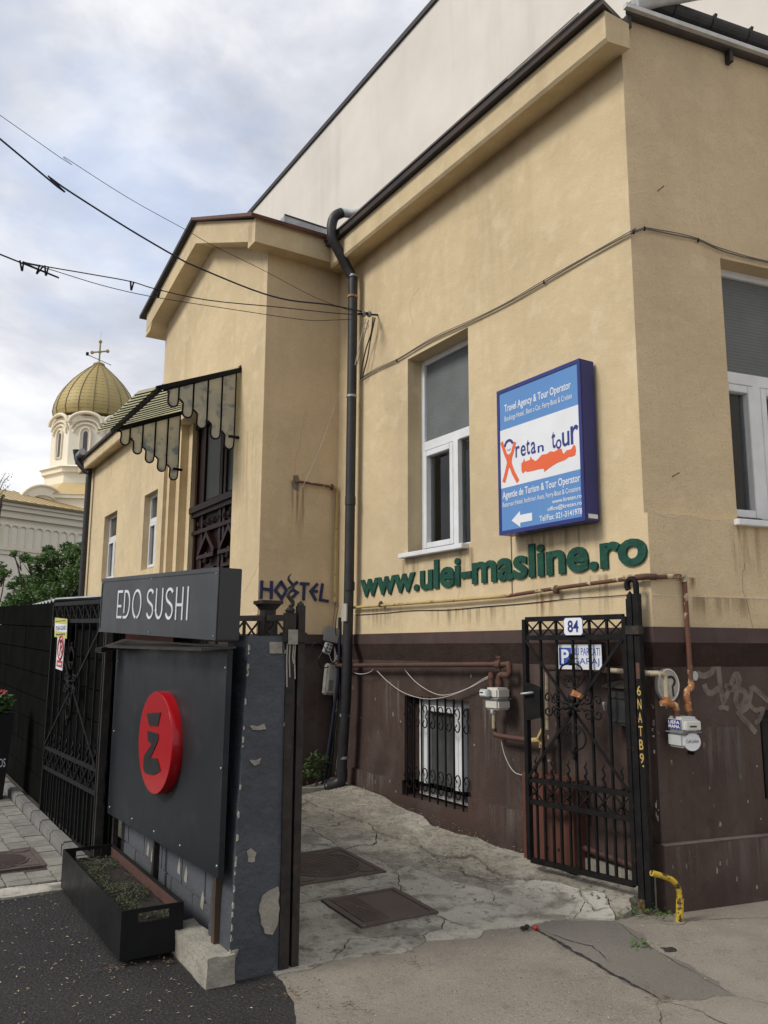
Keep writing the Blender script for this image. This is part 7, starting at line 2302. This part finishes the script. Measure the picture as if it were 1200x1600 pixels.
def hair(fr, pxs, o, w, mt='crack_line'):
    pts = [fr.px(a, b, o) for a, b in pxs]
    out = []
    for a, b in zip(pts, pts[1:]):
        out += frac_edge((round(a[0], 4), round(a[1], 4)), (round(b[0], 4), round(b[1], 4)), 0.10, 3)
    out.append(pts[-1])
    MB().ribbon(fr, out, w, o - 0.002, o + 0.0012).build('hairline_crack', mt, house)
mat('crack_line', (0.26, 0.20, 0.13), (0.34, 0.27, 0.17), 20, 0.95)
mat('joint_line', (0.74, 0.66, 0.50), (0.62, 0.54, 0.39), 15, 0.95)
hair(F2, ((1163, 880), (1160, 915), (1166, 938)), 0.028, 0.003)
hair(F2, ((1166, 938), (1172, 962), (1177, 982)), 0.038, 0.003)
hair(F2, ((1020, 801), (1060, 806), (1110, 812), (1150, 817)), 0.028, 0.004, 'joint_line')
MB().box(F2, 0.01, 9, 1.953, 1.958, 0.03, 0.0405).build('joint', 'joint_line', house)
MB().box(F1, -4.3, 0.03, 1.953, 1.9575, 0.003, 0.0118).build('joint', 'joint_line', house)
hair(F1, ((715, 873), (720, 900), (716, 935)), 0.0, 0.0025)
hair(FB, ((480, 640), (470, 690), (462, 740)), 0.003, 0.002)
hair(F1, ((405, 880), (395, 900), (382, 925)), PD, 0.003)
hair(F1, ((655, 450), (640, 475), (646, 510)), 0.0, 0.002)
rnd = random.Random(123)
for fr, n_, xr, zr, o in ((F1, 26, (-4.1, -0.1), (0.45, 1.45), -0.035), (F2, 20, (0.03, 0.9), (0.45, 1.4), -0.02), (F2, 12, (0.0, 0.02), (0.45, 1.35), -0.02), (F2, 8, (0.04, 0.9), (0.05, 0.38), 0.03), (F1, 12, (-4.1, -1.4), (0.15, 0.38), -0.008)):
    for _ in range(n_):
        x, z = rnd.uniform(*xr), rnd.uniform(*zr)
        if fr is F1 and BWH[0] - 0.02 < x < BWH[1] + 0.02:
            continue
        w, h = rnd.uniform(0.003, 0.010), rnd.uniform(0.004, 0.022)
        MB().prism(fr, [(x - w, z - h * rnd.uniform(.2, 1)), (x + w * rnd.uniform(.3, 1), z - h), (x + w, z + h * rnd.uniform(.1, 1)), (x - w * rnd.uniform(.1, .8), z + h)], o - 0.002, o + 0.0009).build('paint_chip', 'plaster_bare' if rnd.random() < 0.5 else 'dusty_ledge', house)
# chipped edges of the grey pillar
for _ in range(40):
    z = rnd.uniform(0.05, 1.62)
    a, b = pw(z)
    edge = rnd.choice((a, b, b))
    w, h = rnd.uniform(0.0015, 0.005), rnd.uniform(0.004, 0.018)
    x = -edge + (w * 0.6 if edge == b else -w * 0.6)
    MB().prism(FP, jag([(round(x - w, 4), round(z - h, 4)), (round(x + w, 4), round(z - h * .7, 4)), (round(x + w * .8, 4), round(z + h * .6, 4)), (round(x - w * .6, 4), round(z + h, 4))], 0.15, 1), -0.004, 0.0088).build('paint_chip', 'plaster_bare' if rnd.random() < 0.8 else 'concrete_block', pl)
